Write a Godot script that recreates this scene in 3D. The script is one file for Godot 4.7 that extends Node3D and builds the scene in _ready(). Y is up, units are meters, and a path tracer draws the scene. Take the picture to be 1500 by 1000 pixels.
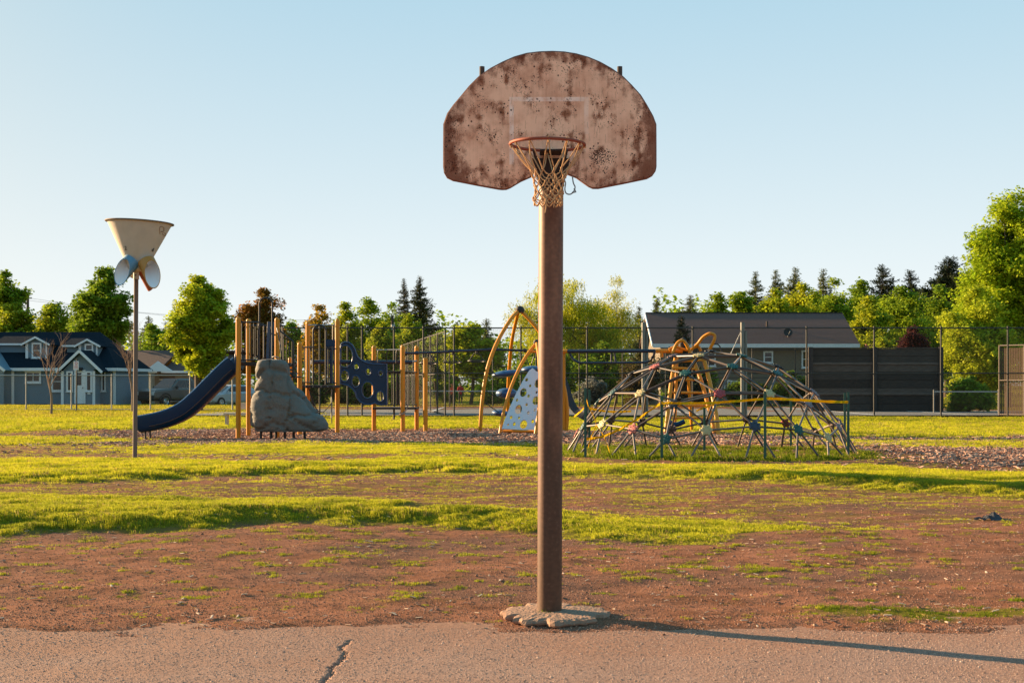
extends Node3D

# ---------- survey: pixel of the photograph + distance in metres -> a point of the place ----------
const F := 2083.0
const EYE := 1.49
const HY := 559.0

func at(px: float, py: float, d: float) -> Vector3:
	return Vector3((px - 750.0) / F * d, EYE + (HY - py) / F * d, -d)

func on_ground(px: float, py: float) -> Vector3:
	var d := F * EYE / (py - HY)
	return Vector3((px - 750.0) / F * d, 0, -d)

# ---------- mesh collector ----------
class MB:
	var v := PackedVector3Array()
	var n := PackedVector3Array()
	var c := PackedColorArray()
	var t := PackedVector2Array()
	var col := Color.WHITE
	func tri(a: Vector3, b: Vector3, d: Vector3, na: Vector3, nb: Vector3, nd: Vector3, ta := Vector2.ZERO, tb := Vector2.ZERO, td := Vector2.ZERO) -> void:
		if (d - a).cross(b - a).dot(na + nb + nd) < 0.0:
			v.append(a); v.append(d); v.append(b)
			n.append(na); n.append(nd); n.append(nb)
			t.append(ta); t.append(td); t.append(tb)
		else:
			v.append(a); v.append(b); v.append(d)
			n.append(na); n.append(nb); n.append(nd)
			t.append(ta); t.append(tb); t.append(td)
		c.append(col); c.append(col); c.append(col)
	func face(a: Vector3, b: Vector3, d: Vector3, hint: Vector3) -> void:
		var m := (d - a).cross(b - a).normalized()
		if m.dot(hint) < 0.0:
			m = -m
		tri(a, b, d, m, m, m)
	func quad(a: Vector3, b: Vector3, d: Vector3, e: Vector3, hint: Vector3) -> void:
		face(a, b, d, hint); face(a, d, e, hint)
	func box(o: Vector3, s: Vector3, bs := Basis.IDENTITY, bev := 0.0) -> void:
		var h := s * 0.5
		if bev <= 0.0:
			for ax in 3:
				for sg in [-1.0, 1.0]:
					var u := (ax + 1) % 3
					var w := (ax + 2) % 3
					var p: Array[Vector3] = []
					for k in [[-1, -1], [1, -1], [1, 1], [-1, 1]]:
						var q := Vector3.ZERO
						q[ax] = sg * h[ax]; q[u] = k[0] * h[u]; q[w] = k[1] * h[w]
						p.append(o + bs * q)
					var nn := Vector3.ZERO
					nn[ax] = sg
					quad(p[0], p[1], p[2], p[3], bs * nn)
			return
		bev = minf(bev, minf(h.x, minf(h.y, h.z)) * 0.9)
		for ax in 3:
			var u := (ax + 1) % 3
			var w := (ax + 2) % 3
			for sg in [-1.0, 1.0]:
				var p: Array[Vector3] = []
				for k in [[-1, -1], [1, -1], [1, 1], [-1, 1]]:
					var q := Vector3.ZERO
					q[ax] = sg * h[ax]; q[u] = k[0] * (h[u] - bev); q[w] = k[1] * (h[w] - bev)
					p.append(o + bs * q)
				var nn := Vector3.ZERO
				nn[ax] = sg
				quad(p[0], p[1], p[2], p[3], bs * nn)
			for su in [-1.0, 1.0]:
				for sw in [-1.0, 1.0]:
					var p: Array[Vector3] = []
					for k in [[-1, 0], [1, 0], [1, 1], [-1, 1]]:
						var q := Vector3.ZERO
						q[ax] = k[0] * (h[ax] - bev)
						q[u] = su * (h[u] - (0.0 if k[1] == 0 else bev))
						q[w] = sw * (h[w] - (bev if k[1] == 0 else 0.0))
						p.append(o + bs * q)
					var nn := Vector3.ZERO
					nn[u] = su; nn[w] = sw
					quad(p[0], p[1], p[2], p[3], bs * nn)
		for sx in [-1.0, 1.0]:
			for sy in [-1.0, 1.0]:
				for sz in [-1.0, 1.0]:
					var a := Vector3(sx * h.x, sy * (h.y - bev), sz * (h.z - bev))
					var b := Vector3(sx * (h.x - bev), sy * h.y, sz * (h.z - bev))
					var d := Vector3(sx * (h.x - bev), sy * (h.y - bev), sz * h.z)
					face(o + bs * a, o + bs * b, o + bs * d, bs * Vector3(sx, sy, sz))
	func tube(p: Array, r, sides := 8, caps := true) -> void:
		var rings := []
		var dirs := []
		var up := Vector3.UP
		for i in p.size():
			var d: Vector3 = (p[mini(i + 1, p.size() - 1)] - p[maxi(i - 1, 0)]).normalized()
			if i == 0 and absf(d.y) > 0.9:
				up = Vector3.RIGHT
			var x := up.cross(d).normalized()
			if x.length() < 0.1:
				x = Vector3.RIGHT.cross(d).normalized()
			var y := d.cross(x).normalized()
			up = y
			var ring := []
			var nr := []
			var rad: float = r[i] if r is Array else r
			for k in sides:
				var a := TAU * k / sides
				var m := x * cos(a) + y * sin(a)
				ring.append(p[i] + m * rad)
				nr.append(m)
			rings.append(ring); dirs.append(nr)
		var len := 0.0
		for i in p.size() - 1:
			var l2: float = len + p[i].distance_to(p[i + 1])
			for k in sides:
				var k2 := (k + 1) % sides
				var u0 := float(k) / sides
				var u1 := float(k + 1) / sides
				tri(rings[i][k], rings[i][k2], rings[i + 1][k2], dirs[i][k], dirs[i][k2], dirs[i + 1][k2], Vector2(u0, len), Vector2(u1, len), Vector2(u1, l2))
				tri(rings[i][k], rings[i + 1][k2], rings[i + 1][k], dirs[i][k], dirs[i + 1][k2], dirs[i + 1][k], Vector2(u0, len), Vector2(u1, l2), Vector2(u0, l2))
			len = l2
		if caps:
			for e in [0, p.size() - 1]:
				var out: Vector3 = (p[0] - p[1]) if e == 0 else (p[e] - p[e - 1])
				for k in range(1, sides - 1):
					face(rings[e][0], rings[e][k], rings[e][k + 1], out)
	func bar(a: Vector3, b: Vector3, r: float, sides := 8) -> void:
		tube([a, b], r, sides)
	# profile: Vector2(radius, height) list, turned about xf's y axis
	func lathe(prof: Array, sides: int, xf := Transform3D.IDENTITY) -> void:
		for i in prof.size() - 1:
			var a: Vector2 = prof[i]
			var b: Vector2 = prof[i + 1]
			var e := b - a
			if e.length() < 1e-6:
				continue
			var m2 := Vector2(e.y, -e.x).normalized()
			for k in sides:
				var a0 := TAU * k / sides
				var a1 := TAU * (k + 1) / sides
				var d0 := Vector3(cos(a0), 0, sin(a0))
				var d1 := Vector3(cos(a1), 0, sin(a1))
				var n0 := xf.basis * (d0 * m2.x + Vector3.UP * m2.y)
				var n1 := xf.basis * (d1 * m2.x + Vector3.UP * m2.y)
				var pa := xf * (d0 * a.x + Vector3.UP * a.y)
				var pb := xf * (d1 * a.x + Vector3.UP * a.y)
				var pc := xf * (d1 * b.x + Vector3.UP * b.y)
				var pd := xf * (d0 * b.x + Vector3.UP * b.y)
				if a.x > 1e-6:
					tri(pa, pb, pc, n0, n1, n1)
				if b.x > 1e-6:
					tri(pa, pc, pd, n0, n1, n0)
	# outline in the x-y plane of xf, from z = 0 to z = depth
	func prism(poly: PackedVector2Array, depth: float, xf := Transform3D.IDENTITY, uvbox := Rect2(0, 0, 1, 1)) -> void:
		var ix := Geometry2D.triangulate_polygon(poly)
		for z in [0.0, depth]:
			var m := xf.basis * Vector3(0, 0, 1 if (z > 0.0) == (depth > 0.0) and z != 0.0 else -1) * (1.0 if depth > 0.0 else -1.0)
			for i in range(0, ix.size(), 3):
				var q := [poly[ix[i]], poly[ix[i + 1]], poly[ix[i + 2]]]
				var w := []
				var tt := []
				for k in q:
					w.append(xf * Vector3(k.x, k.y, z))
					tt.append(Vector2((k.x - uvbox.position.x) / uvbox.size.x, 1.0 - (k.y - uvbox.position.y) / uvbox.size.y))
				tri(w[0], w[1], w[2], m, m, m, tt[0], tt[1], tt[2])
		var ctr := Vector2.ZERO
		var cw := Geometry2D.is_polygon_clockwise(poly)
		for i in poly.size():
			var a := poly[i]
			var b := poly[(i + 1) % poly.size()]
			var e := b - a
			var m2 := Vector2(e.y, -e.x).normalized() * (-1.0 if cw else 1.0)
			var m := xf.basis * Vector3(m2.x, m2.y, 0)
			var ta := Vector2((a.x - uvbox.position.x) / uvbox.size.x, 1.0 - (a.y - uvbox.position.y) / uvbox.size.y)
			var tb := Vector2((b.x - uvbox.position.x) / uvbox.size.x, 1.0 - (b.y - uvbox.position.y) / uvbox.size.y)
			var p0 := xf * Vector3(a.x, a.y, 0)
			var p1 := xf * Vector3(b.x, b.y, 0)
			var p2 := xf * Vector3(b.x, b.y, depth)
			var p3 := xf * Vector3(a.x, a.y, depth)
			tri(p0, p1, p2, m, m, m, ta, tb, tb)
			tri(p0, p2, p3, m, m, m, ta, tb, ta)
	func ellipsoid(o: Vector3, r: Vector3, seg := 12, bs := Basis.IDENTITY) -> void:
		var rows := seg / 2
		for i in rows:
			for k in seg:
				var q := []
				for ij in [[i, k], [i, k + 1], [i + 1, k + 1], [i + 1, k]]:
					var ph: float = PI * ij[0] / rows - PI / 2
					var th: float = TAU * ij[1] / seg
					q.append(Vector3(cos(ph) * cos(th), sin(ph), cos(ph) * sin(th)))
				var w := []
				var m := []
				for s in q:
					w.append(o + bs * (s * r))
					m.append((bs * (s / r)).normalized())
				if i > 0:
					tri(w[0], w[1], w[2], m[0], m[1], m[2])
				if i < rows - 1:
					tri(w[0], w[2], w[3], m[0], m[2], m[3])
				elif i == rows - 1:
					tri(w[0], w[1], w[2], m[0], m[1], m[2])
	func mesh(shift := Vector3.ZERO, tint := false) -> ArrayMesh:
		var a := []
		a.resize(Mesh.ARRAY_MAX)
		var vv := v
		if shift != Vector3.ZERO:
			vv = PackedVector3Array()
			vv.resize(v.size())
			for i in v.size():
				vv[i] = v[i] - shift
		a[Mesh.ARRAY_VERTEX] = vv
		a[Mesh.ARRAY_NORMAL] = n
		a[Mesh.ARRAY_TEX_UV] = t
		if tint:
			a[Mesh.ARRAY_COLOR] = c
		var m := ArrayMesh.new()
		m.add_surface_from_arrays(Mesh.PRIMITIVE_TRIANGLES, a)
		return m

# ---------- objects ----------
var used := {}

func numbered(called: String) -> String:
	var k: int = used.get(called, 0)
	used[called] = k + 1
	return called if k == 0 else "%s_%03d" % [called, k]

func tag(o: Node, label: String, category: String, group := "", kind := "") -> void:
	if label: o.set_meta("label", label)
	if category: o.set_meta("category", category)
	if group: o.set_meta("group", group)
	if kind: o.set_meta("kind", kind)

func thing(called: String, label: String, category: String, where := Vector3.ZERO, group := "") -> Node3D:
	var o := Node3D.new()
	o.name = numbered(called)
	add_child(o)
	o.position = where
	tag(o, label, category, group)
	return o

func offset_of(p: Node) -> Vector3:
	var o := Vector3.ZERO
	while p != self and p is Node3D:
		o += p.position
		p = p.get_parent()
	return o

# commits world-space geometry under a parent that is moved but not turned
func part(called: String, m: MB, mt: Material, parent: Node, kind := "") -> MeshInstance3D:
	var o := MeshInstance3D.new()
	o.mesh = m.mesh(offset_of(parent), mt is BaseMaterial3D and mt.vertex_color_use_as_albedo)
	o.material_override = null
	o.set_surface_override_material(0, mt)
	if parent == self:
		o.name = numbered(called)
		parent.add_child(o)
	else:
		var k := 0
		var nm := called
		while parent.has_node(nm):
			k += 1
			nm = "%s_%03d" % [called, k]
		o.name = nm
		parent.add_child(o)
	if kind: o.set_meta("kind", kind)
	return o

func shared_part(called: String, m: Mesh, mt: Material, parent: Node, xf: Transform3D) -> MeshInstance3D:
	var o := MeshInstance3D.new()
	o.mesh = m
	o.set_surface_override_material(0, mt)
	var k := 0
	var nm := called
	while parent.has_node(nm):
		k += 1
		nm = "%s_%03d" % [called, k]
	o.name = nm
	parent.add_child(o)
	o.transform = xf
	return o

func copies(called: String, m: Mesh, mt: Material, parent: Node, tr: Array, cols: Array, kind := "") -> MultiMeshInstance3D:
	var mm := MultiMesh.new()
	mm.transform_format = MultiMesh.TRANSFORM_3D
	mm.use_colors = true
	mm.mesh = m
	mm.instance_count = tr.size()
	for i in tr.size():
		mm.set_instance_transform(i, tr[i])
		mm.set_instance_color(i, cols[i])
	var o := MultiMeshInstance3D.new()
	o.multimesh = mm
	o.material_override = mt
	o.name = numbered(called) if parent == self else called
	parent.add_child(o)
	if kind: o.set_meta("kind", kind)
	return o

func line_bar(called: String, a: Vector3, b: Vector3, r: float, mt: Material, parent: Node, sides := 8) -> MeshInstance3D:
	var m := MB.new()
	m.bar(a, b, r, sides)
	return part(called, m, mt, parent)

func tube_part(called: String, p: Array, r, mt: Material, parent: Node, sides := 8) -> MeshInstance3D:
	var m := MB.new()
	m.tube(p, r, sides)
	return part(called, m, mt, parent)

func box_part(called: String, o: Vector3, s: Vector3, mt: Material, parent: Node, bs := Basis.IDENTITY, bev := 0.0) -> MeshInstance3D:
	var m := MB.new()
	m.box(o, s, bs, bev)
	return part(called, m, mt, parent)

# a smooth curve through points
func curve(p: Array, per := 6) -> Array:
	var out := []
	for i in p.size() - 1:
		var a = p[maxi(i - 1, 0)]
		var b = p[i]
		var c = p[i + 1]
		var d = p[mini(i + 2, p.size() - 1)]
		for k in per:
			var s := float(k) / per
			out.append(b.cubic_interpolate(c, a, d, s))
	out.append(p[-1])
	return out

# ---------- materials ----------
func lin(r: float, g: float, b: float) -> Color:
	return Color(r, g, b)

func mat(c: Color, rough := 0.7, metal := 0.0, tint := false) -> StandardMaterial3D:
	var m := StandardMaterial3D.new()
	m.albedo_color = c.linear_to_srgb()
	m.roughness = rough
	m.metallic = metal
	m.vertex_color_use_as_albedo = tint
	return m

func noise(freq: float, type: int, oct: int, sd: int) -> FastNoiseLite:
	var f := FastNoiseLite.new()
	f.seed = sd
	f.noise_type = type
	f.frequency = freq
	f.fractal_octaves = oct
	f.fractal_type = FastNoiseLite.FRACTAL_FBM if oct > 1 else FastNoiseLite.FRACTAL_NONE
	return f

func gray_bytes(f: FastNoiseLite, w: int, h: int, seamless := false) -> PackedByteArray:
	var im := f.get_seamless_image(w, h) if seamless else f.get_image(w, h)
	im.convert(Image.FORMAT_L8)
	return im.get_data()

# a grain map between two linear colours, and a matching normal map
func grain(m: StandardMaterial3D, size: int, freq: float, oct: int, lo: Color, hi: Color, bump: float, scale: float, sd := 1, cell := false, world := true) -> void:
	var f := noise(freq, FastNoiseLite.TYPE_CELLULAR if cell else FastNoiseLite.TYPE_SIMPLEX_SMOOTH, oct, sd)
	if cell:
		f.cellular_return_type = FastNoiseLite.RETURN_CELL_VALUE
	var g := gray_bytes(f, size, size, true)
	var out := PackedByteArray()
	out.resize(size * size * 3)
	var lut := []
	for i in 256:
		lut.append(lo.lerp(hi, i / 255.0).linear_to_srgb())
	for i in g.size():
		var c: Color = lut[g[i]]
		out[i * 3] = int(clampf(c.r, 0, 1) * 255.0)
		out[i * 3 + 1] = int(clampf(c.g, 0, 1) * 255.0)
		out[i * 3 + 2] = int(clampf(c.b, 0, 1) * 255.0)
	m.albedo_texture = ImageTexture.create_from_image(Image.create_from_data(size, size, false, Image.FORMAT_RGB8, out))
	if bump > 0.0:
		var f2 := noise(freq, FastNoiseLite.TYPE_CELLULAR if cell else FastNoiseLite.TYPE_SIMPLEX_SMOOTH, oct, sd)
		if cell:
			f2.cellular_return_type = FastNoiseLite.RETURN_DISTANCE
		var im := f2.get_seamless_image(size, size)
		im.convert(Image.FORMAT_RGBA8)
		im.bump_map_to_normal_map(bump)
		m.normal_enabled = true
		m.normal_texture = ImageTexture.create_from_image(im)
	m.uv1_triplanar = true
	m.uv1_world_triplanar = world
	m.uv1_scale = Vector3.ONE * scale

var M := {}

func make_materials() -> void:
	M.ground = mat(Color.WHITE, 1.0, 0.0, true)
	M.ground.metallic_specular = 0.15
	grain(M.ground, 1024, 0.10, 4, lin(0.36, 0.34, 0.33), lin(1, 1, 1), 7.0, 0.75, 3)
	M.pave = mat(Color.WHITE, 0.95, 0.0, true)
	M.pave.metallic_specular = 0.25
	grain(M.pave, 1024, 0.22, 3, lin(0.22, 0.20, 0.20), lin(1, 1, 1), 6.0, 0.62, 5)
	M.stone = mat(Color.WHITE, 0.95, 0.0, true)
	M.blade = mat(Color.WHITE, 0.75, 0.0, true)
	M.blade.backlight_enabled = true
	M.blade.backlight = Color(0.9, 0.9, 0.9)
	M.blade.metallic_specular = 0.2
	M.leaf = mat(Color.WHITE, 0.6, 0.0, true)
	M.leaf.backlight_enabled = true
	M.leaf.backlight = Color(1, 1, 1)
	M.leaf.metallic_specular = 0.25
	M.needle = mat(Color.WHITE, 0.75, 0.0, true)
	M.needle.metallic_specular = 0.2
	M.needle.backlight_enabled = true
	M.needle.backlight = Color(0.6, 0.6, 0.6)
	M.bark = mat(lin(0.11, 0.075, 0.05), 0.95)
	grain(M.bark, 256, 0.04, 3, lin(0.5, 0.5, 0.5), lin(1, 1, 1), 4.0, 1.5, 9)
	M.twig = mat(lin(0.2, 0.12, 0.08), 0.9)
	M.yellow = mat(lin(0.6, 0.22, 0.01), 0.42)
	M.yellow.metallic_specular = 0.4
	M.navy = mat(lin(0.002, 0.026, 0.066), 0.27)
	M.navy.metallic_specular = 0.35
	M.black = mat(lin(0.012, 0.013, 0.017), 0.45)
	M.navy_bar = mat(lin(0.012, 0.018, 0.04), 0.4)
	M.deck = mat(lin(0.02, 0.017, 0.016), 0.7)
	M.slate = mat(lin(0.05, 0.07, 0.11), 0.5)
	M.rock = mat(lin(0.135, 0.125, 0.11), 0.8)
	grain(M.rock, 256, 0.05, 4, lin(0.75, 0.75, 0.75), lin(1, 1, 1), 3.0, 1.3, 13)
	M.white_plastic = mat(lin(0.56, 0.58, 0.62), 0.5)
	M.galv = mat(lin(0.36, 0.36, 0.35), 0.5, 0.6)
	M.gate = mat(lin(0.15, 0.15, 0.14), 0.55, 0.3)
	M.wire = mat(lin(0.035, 0.032, 0.03), 0.6, 0.3)
	M.dark_post = mat(lin(0.03, 0.03, 0.028), 0.6, 0.2)
	M.green_post = mat(lin(0.012, 0.07, 0.045), 0.5)
	M.tape = mat(Color.WHITE, 0.8, 0.0, true)
	M.tape.metallic_specular = 0.1
	M.tape.backlight_enabled = true
	M.tape.backlight = Color(0.5, 0.5, 0.5)
	M.rope = mat(lin(0.3, 0.2, 0.13), 0.95)
	M.net = mat(lin(0.5, 0.29, 0.14), 0.95)
	M.net_gray = mat(lin(0.22, 0.22, 0.22), 0.95)
	M.rim = mat(lin(0.27, 0.055, 0.025), 0.7, 0.2)
	M.rust_dark = mat(lin(0.03, 0.016, 0.012), 0.9)
	M.concrete = mat(lin(0.33, 0.19, 0.125), 0.95)
	grain(M.concrete, 256, 0.06, 4, lin(0.6, 0.58, 0.55), lin(1, 1, 1), 5.0, 2.2, 17)
	M.funnel = mat(lin(0.62, 0.55, 0.47), 0.6)
	grain(M.funnel, 256, 0.02, 4, lin(0.82, 0.8, 0.76), lin(1, 1, 1), 0.0, 0.6, 19)
	M.funnel_in = mat(lin(0.8, 0.8, 0.82), 0.5)
	M.chute_blue = mat(lin(0.10, 0.24, 0.36), 0.5)
	M.chute_gold = mat(lin(0.42, 0.2, 0.035), 0.5)
	M.chute_red = mat(lin(0.36, 0.09, 0.04), 0.55)
	M.funnel_pole = mat(lin(0.16, 0.11, 0.085), 0.8, 0.1)
	M.ink = mat(lin(0.02, 0.02, 0.02), 0.8)
	M.glass = mat(lin(0.02, 0.024, 0.03), 0.08)
	M.trim = mat(lin(0.62, 0.65, 0.68), 0.6)
	M.blue_siding = mat(lin(0.125, 0.185, 0.235), 0.75)
	M.dark_roof = mat(lin(0.018, 0.027, 0.038), 0.95)
	M.dark_roof.metallic_specular = 0.1
	grain(M.dark_roof, 256, 0.12, 2, lin(0.5, 0.5, 0.5), lin(1, 1, 1), 3.0, 0.8, 21, true)
	M.cream_siding = mat(lin(0.62, 0.52, 0.4), 0.8)
	M.brown_wall = mat(lin(0.3, 0.21, 0.14), 0.85)
	M.brown_roof = mat(lin(0.115, 0.062, 0.047), 0.95)
	grain(M.brown_roof, 256, 0.12, 2, lin(0.55, 0.5, 0.5), lin(1, 1, 1), 3.0, 0.8, 23, true)
	M.gray_roof = mat(lin(0.2, 0.13, 0.115), 0.95)
	M.gray_roof.metallic_specular = 0.15
	grain(M.gray_roof, 512, 0.12, 2, lin(0.55, 0.52, 0.5), lin(1, 1, 1), 3.0, 0.55, 25, true)
	M.tan_siding = mat(lin(0.16, 0.13, 0.095), 0.85)
	M.plank = mat(Color.WHITE, 0.95, 0.0, true)
	grain(M.plank, 256, 0.03, 4, lin(0.55, 0.53, 0.5), lin(1, 1, 1), 3.0, 0.7, 27)
	M.plank.uv1_scale = Vector3(0.25, 1.6, 0.9)
	M.court = mat(lin(0.11, 0.11, 0.105), 0.95)
	M.line = mat(lin(0.7, 0.7, 0.68), 0.8)
	M.tyre = mat(lin(0.015, 0.015, 0.016), 0.9)
	M.chrome = mat(lin(0.5, 0.5, 0.5), 0.25, 0.9)
	M.truck = mat(lin(0.11, 0.105, 0.10), 0.35, 0.3)
	M.silver = mat(lin(0.42, 0.43, 0.46), 0.3, 0.2)
	M.blue_car = mat(lin(0.12, 0.16, 0.22), 0.3, 0.2)
	M.lamp_glass = mat(lin(0.6, 0.6, 0.6), 0.15)
	M.red = mat(lin(0.55, 0.03, 0.03), 0.6)
	M.brick = mat(lin(0.3, 0.11, 0.06), 0.9)
	M.body = mat(Color.WHITE, 0.85, 0.0, true)
	M.steel_bar = mat(Color.WHITE, 0.5, 0.25, true)
	M.pole_dark = mat(lin(0.07, 0.05, 0.04), 0.95)
	M.screen = mat(lin(0.10, 0.062, 0.04), 0.95)
	M.pale_wood = mat(lin(0.5, 0.38, 0.28), 0.9)

# ---------- ground ----------
var n_low: FastNoiseLite
var n_mid: FastNoiseLite
var n_edge: FastNoiseLite
var n_fine: FastNoiseLite
var n_patch: FastNoiseLite
var bands := []
const X_MIN := -26.0
const DX := 0.1
const DOME := Vector3(4.09, 0, -29.3)

func edge(pts: Array, high := 0.0) -> PackedFloat32Array:
	var w := []
	for p in pts:
		w.append(on_ground(p[0], p[1]) * ((EYE - (p[2] if p.size() > 2 else high)) / EYE))
	var out := PackedFloat32Array()
	for i in int(-2 * X_MIN / DX) + 1:
		var x := X_MIN + i * DX
		var z: float = w[0].z
		if x >= w[-1].x:
			z = w[-1].z
		else:
			for k in w.size() - 1:
				if x >= w[k].x and x < w[k + 1].x:
					z = lerpf(w[k].z, w[k + 1].z, (x - w[k].x) / (w[k + 1].x - w[k].x))
		out.append(z)
	return out

func band(near: Array, far: Array, strength: float, fade: float, rough: float, high := 0.0) -> Dictionary:
	var b := {"near": edge(near), "far": edge(far, high), "s": strength, "fade": fade, "rough": rough}
	b.x0 = on_ground(near[0][0], near[0][1]).x
	b.x1 = on_ground(near[-1][0], near[-1][1]).x
	return b

func in_band(b: Dictionary, x: float, z: float, wob: float) -> float:
	var i := clampi(int((x - X_MIN) / DX), 0, b.near.size() - 1)
	var d := minf(b.near[i] - z, z - b.far[i])
	d = minf(d, minf(x - b.x0, b.x1 - x) * 0.5)
	return smoothstep(-b.fade, b.fade, d + wob * b.rough) * b.s

func make_ground_plan() -> void:
	n_low = noise(0.16, FastNoiseLite.TYPE_SIMPLEX_SMOOTH, 2, 11)
	n_mid = noise(1.3, FastNoiseLite.TYPE_SIMPLEX_SMOOTH, 3, 12)
	n_edge = noise(0.9, FastNoiseLite.TYPE_SIMPLEX_SMOOTH, 3, 13)
	n_fine = noise(7.0, FastNoiseLite.TYPE_SIMPLEX_SMOOTH, 3, 14)
	n_patch = noise(2.2, FastNoiseLite.TYPE_SIMPLEX_SMOOTH, 3, 15)
	bands = [
		band([[-900, 784], [-60, 783], [200, 780], [400, 773], [520, 772], [650, 772], [780, 780], [900, 792], [1010, 794], [1130, 780], [1180, 776]], [[-900, 724], [-60, 722], [200, 729], [400, 727], [520, 731], [600, 738], [780, 748, 0.12], [900, 756, 0.08], [1010, 759, 0.05], [1130, 767, 0.03], [1180, 770, 0.02]], 1.0, 0.3, 0.5, 0.17),
		band([[-900, 710], [-60, 710], [100, 708], [200, 704], [300, 699], [450, 696], [620, 692], [800, 699], [1000, 706], [1200, 715], [1400, 724], [2300, 760]], [[-900, 670], [-60, 671], [150, 672], [300, 676], [450, 675], [620, 669], [800, 678], [900, 681], [1100, 682], [1260, 682], [1400, 688], [2300, 720]], 1.0, 0.6, 0.9, 0.10),
		band([[190, 664], [400, 665], [600, 666], [900, 668]], [[190, 653], [400, 651], [600, 649], [900, 651]], 0.85, 1.2, 1.6),
		band([[-900, 655], [-60, 655], [60, 653], [150, 649]], [[-900, 640], [-60, 641], [60, 641], [150, 642]], 0.8, 0.8, 1.4),
		band([[-900, 634], [-60, 634], [100, 630], [200, 630], [340, 628], [500, 628], [700, 627], [850, 630], [1000, 634], [1200, 640], [1400, 641], [2300, 641]], [[-900, 592], [-60, 592], [200, 592], [340, 596], [500, 610], [700, 611], [850, 612], [1000, 612], [1200, 612], [1400, 613], [2300, 612]], 1.0, 0.8, 1.5),
		band([[1240, 655], [1400, 656], [2300, 656]], [[1240, 645], [1400, 645], [2300, 645]], 0.7, 0.8, 1.6),
		band([[1280, 914], [1330, 913], [1420, 912], [1500, 914], [1560, 916]], [[1280, 893], [1330, 892], [1420, 893], [1500, 896], [1560, 896]], 0.85, 0.12, 0.35),
	]

func grass_at(x: float, z: float) -> float:
	if z > -8.7:
		return 0.0
	if z < -85.0 or absf(x) > 25.9:
		return 1.0
	var wob := n_edge.get_noise_2d(x, z * 1.6)
	var g := 0.0
	for b in bands:
		g = maxf(g, in_band(b, x, z, wob))
	var dx := x - DOME.x
	var dz := z - DOME.z
	var r := sqrt(dx * dx + dz * dz)
	if r < 4.0:
		g = maxf(g, smoothstep(0.6, 0.1, absf(r - 2.8 + wob * 0.5)) * (0.9 if dz > -0.5 else 0.4))
		if r < 2.4:
			g = maxf(g, clampf(wob * 1.2 - 0.1, 0, 0.6))
	return g

func mulch_at(x: float, z: float) -> float:
	var wob := n_edge.get_noise_2d(x + 40, z * 1.4) * 1.6
	var m := 0.0
	if z < -31.5 and z > -47.0:
		m = smoothstep(0.0, 1.6, minf(minf(z + 45.0, -32.5 - z), x + 12.5 + wob) + wob)
	if x > 5.0 and z < -23.0 and z > -34.0:
		m = maxf(m, smoothstep(0.0, 1.4, minf(minf(x - 7.2, -23.8 - z), z + 33.0) + wob))
	return m

func berm(b: Dictionary, x: float, z: float, wob: float, run: float) -> float:
	var i := clampi(int((x - X_MIN) / DX), 0, b.near.size() - 1)
	var e := smoothstep(0.0, 1.2, minf(x - b.x0, b.x1 - x))
	return smoothstep(-0.15, run, b.near[i] - z + wob) * smoothstep(-1.4, 0.15, z - b.far[i]) * e

func ground_h(x: float, z: float) -> float:
	var h := 0.0
	if z > -7.5:
		return -0.06
	h += n_low.get_noise_2d(x, z) * 0.05 * smoothstep(-9.0, -14.0, z)
	if z > -30.0:
		var wob := 0.0
		wob = n_edge.get_noise_2d(x, z * 1.6)
		h += berm(bands[0], x, z, wob * 0.3, 0.8) * (0.02 + 0.15 * smoothstep(2.2, -1.0, x))
		h += berm(bands[1], x, z, wob * 0.7, 1.1) * 0.10
	if z < -85.0:
		h -= smoothstep(-85.0, -105.0, z) * 0.3
	if z > -26.0 and absf(x) < 8.0:
		h += n_mid.get_noise_2d(x * 0.7, z * 1.2) * 0.024 * smoothstep(-7.9, -8.9, z)
		h += n_fine.get_noise_2d(x * 0.8, z * 1.2) * 0.006
	# the dirt laps over the edge of the pavement
	var e := -8.32 + n_edge.get_noise_2d(x * 0.6, 3.0) * 0.3 + n_mid.get_noise_2d(x * 1.4, z * 2.0) * 0.18
	h += 0.012 - 0.07 * smoothstep(e - 0.5, e + 0.55, z)
	return h

func axis(steps: Array) -> PackedFloat32Array:
	var out := PackedFloat32Array()
	for s in steps:
		var k := int(round(absf(s[1] - s[0]) / s[2]))
		for i in k:
			out.append(s[0] + (s[1] - s[0]) * i / k)
	out.append(steps[-1][1])
	return out

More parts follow.
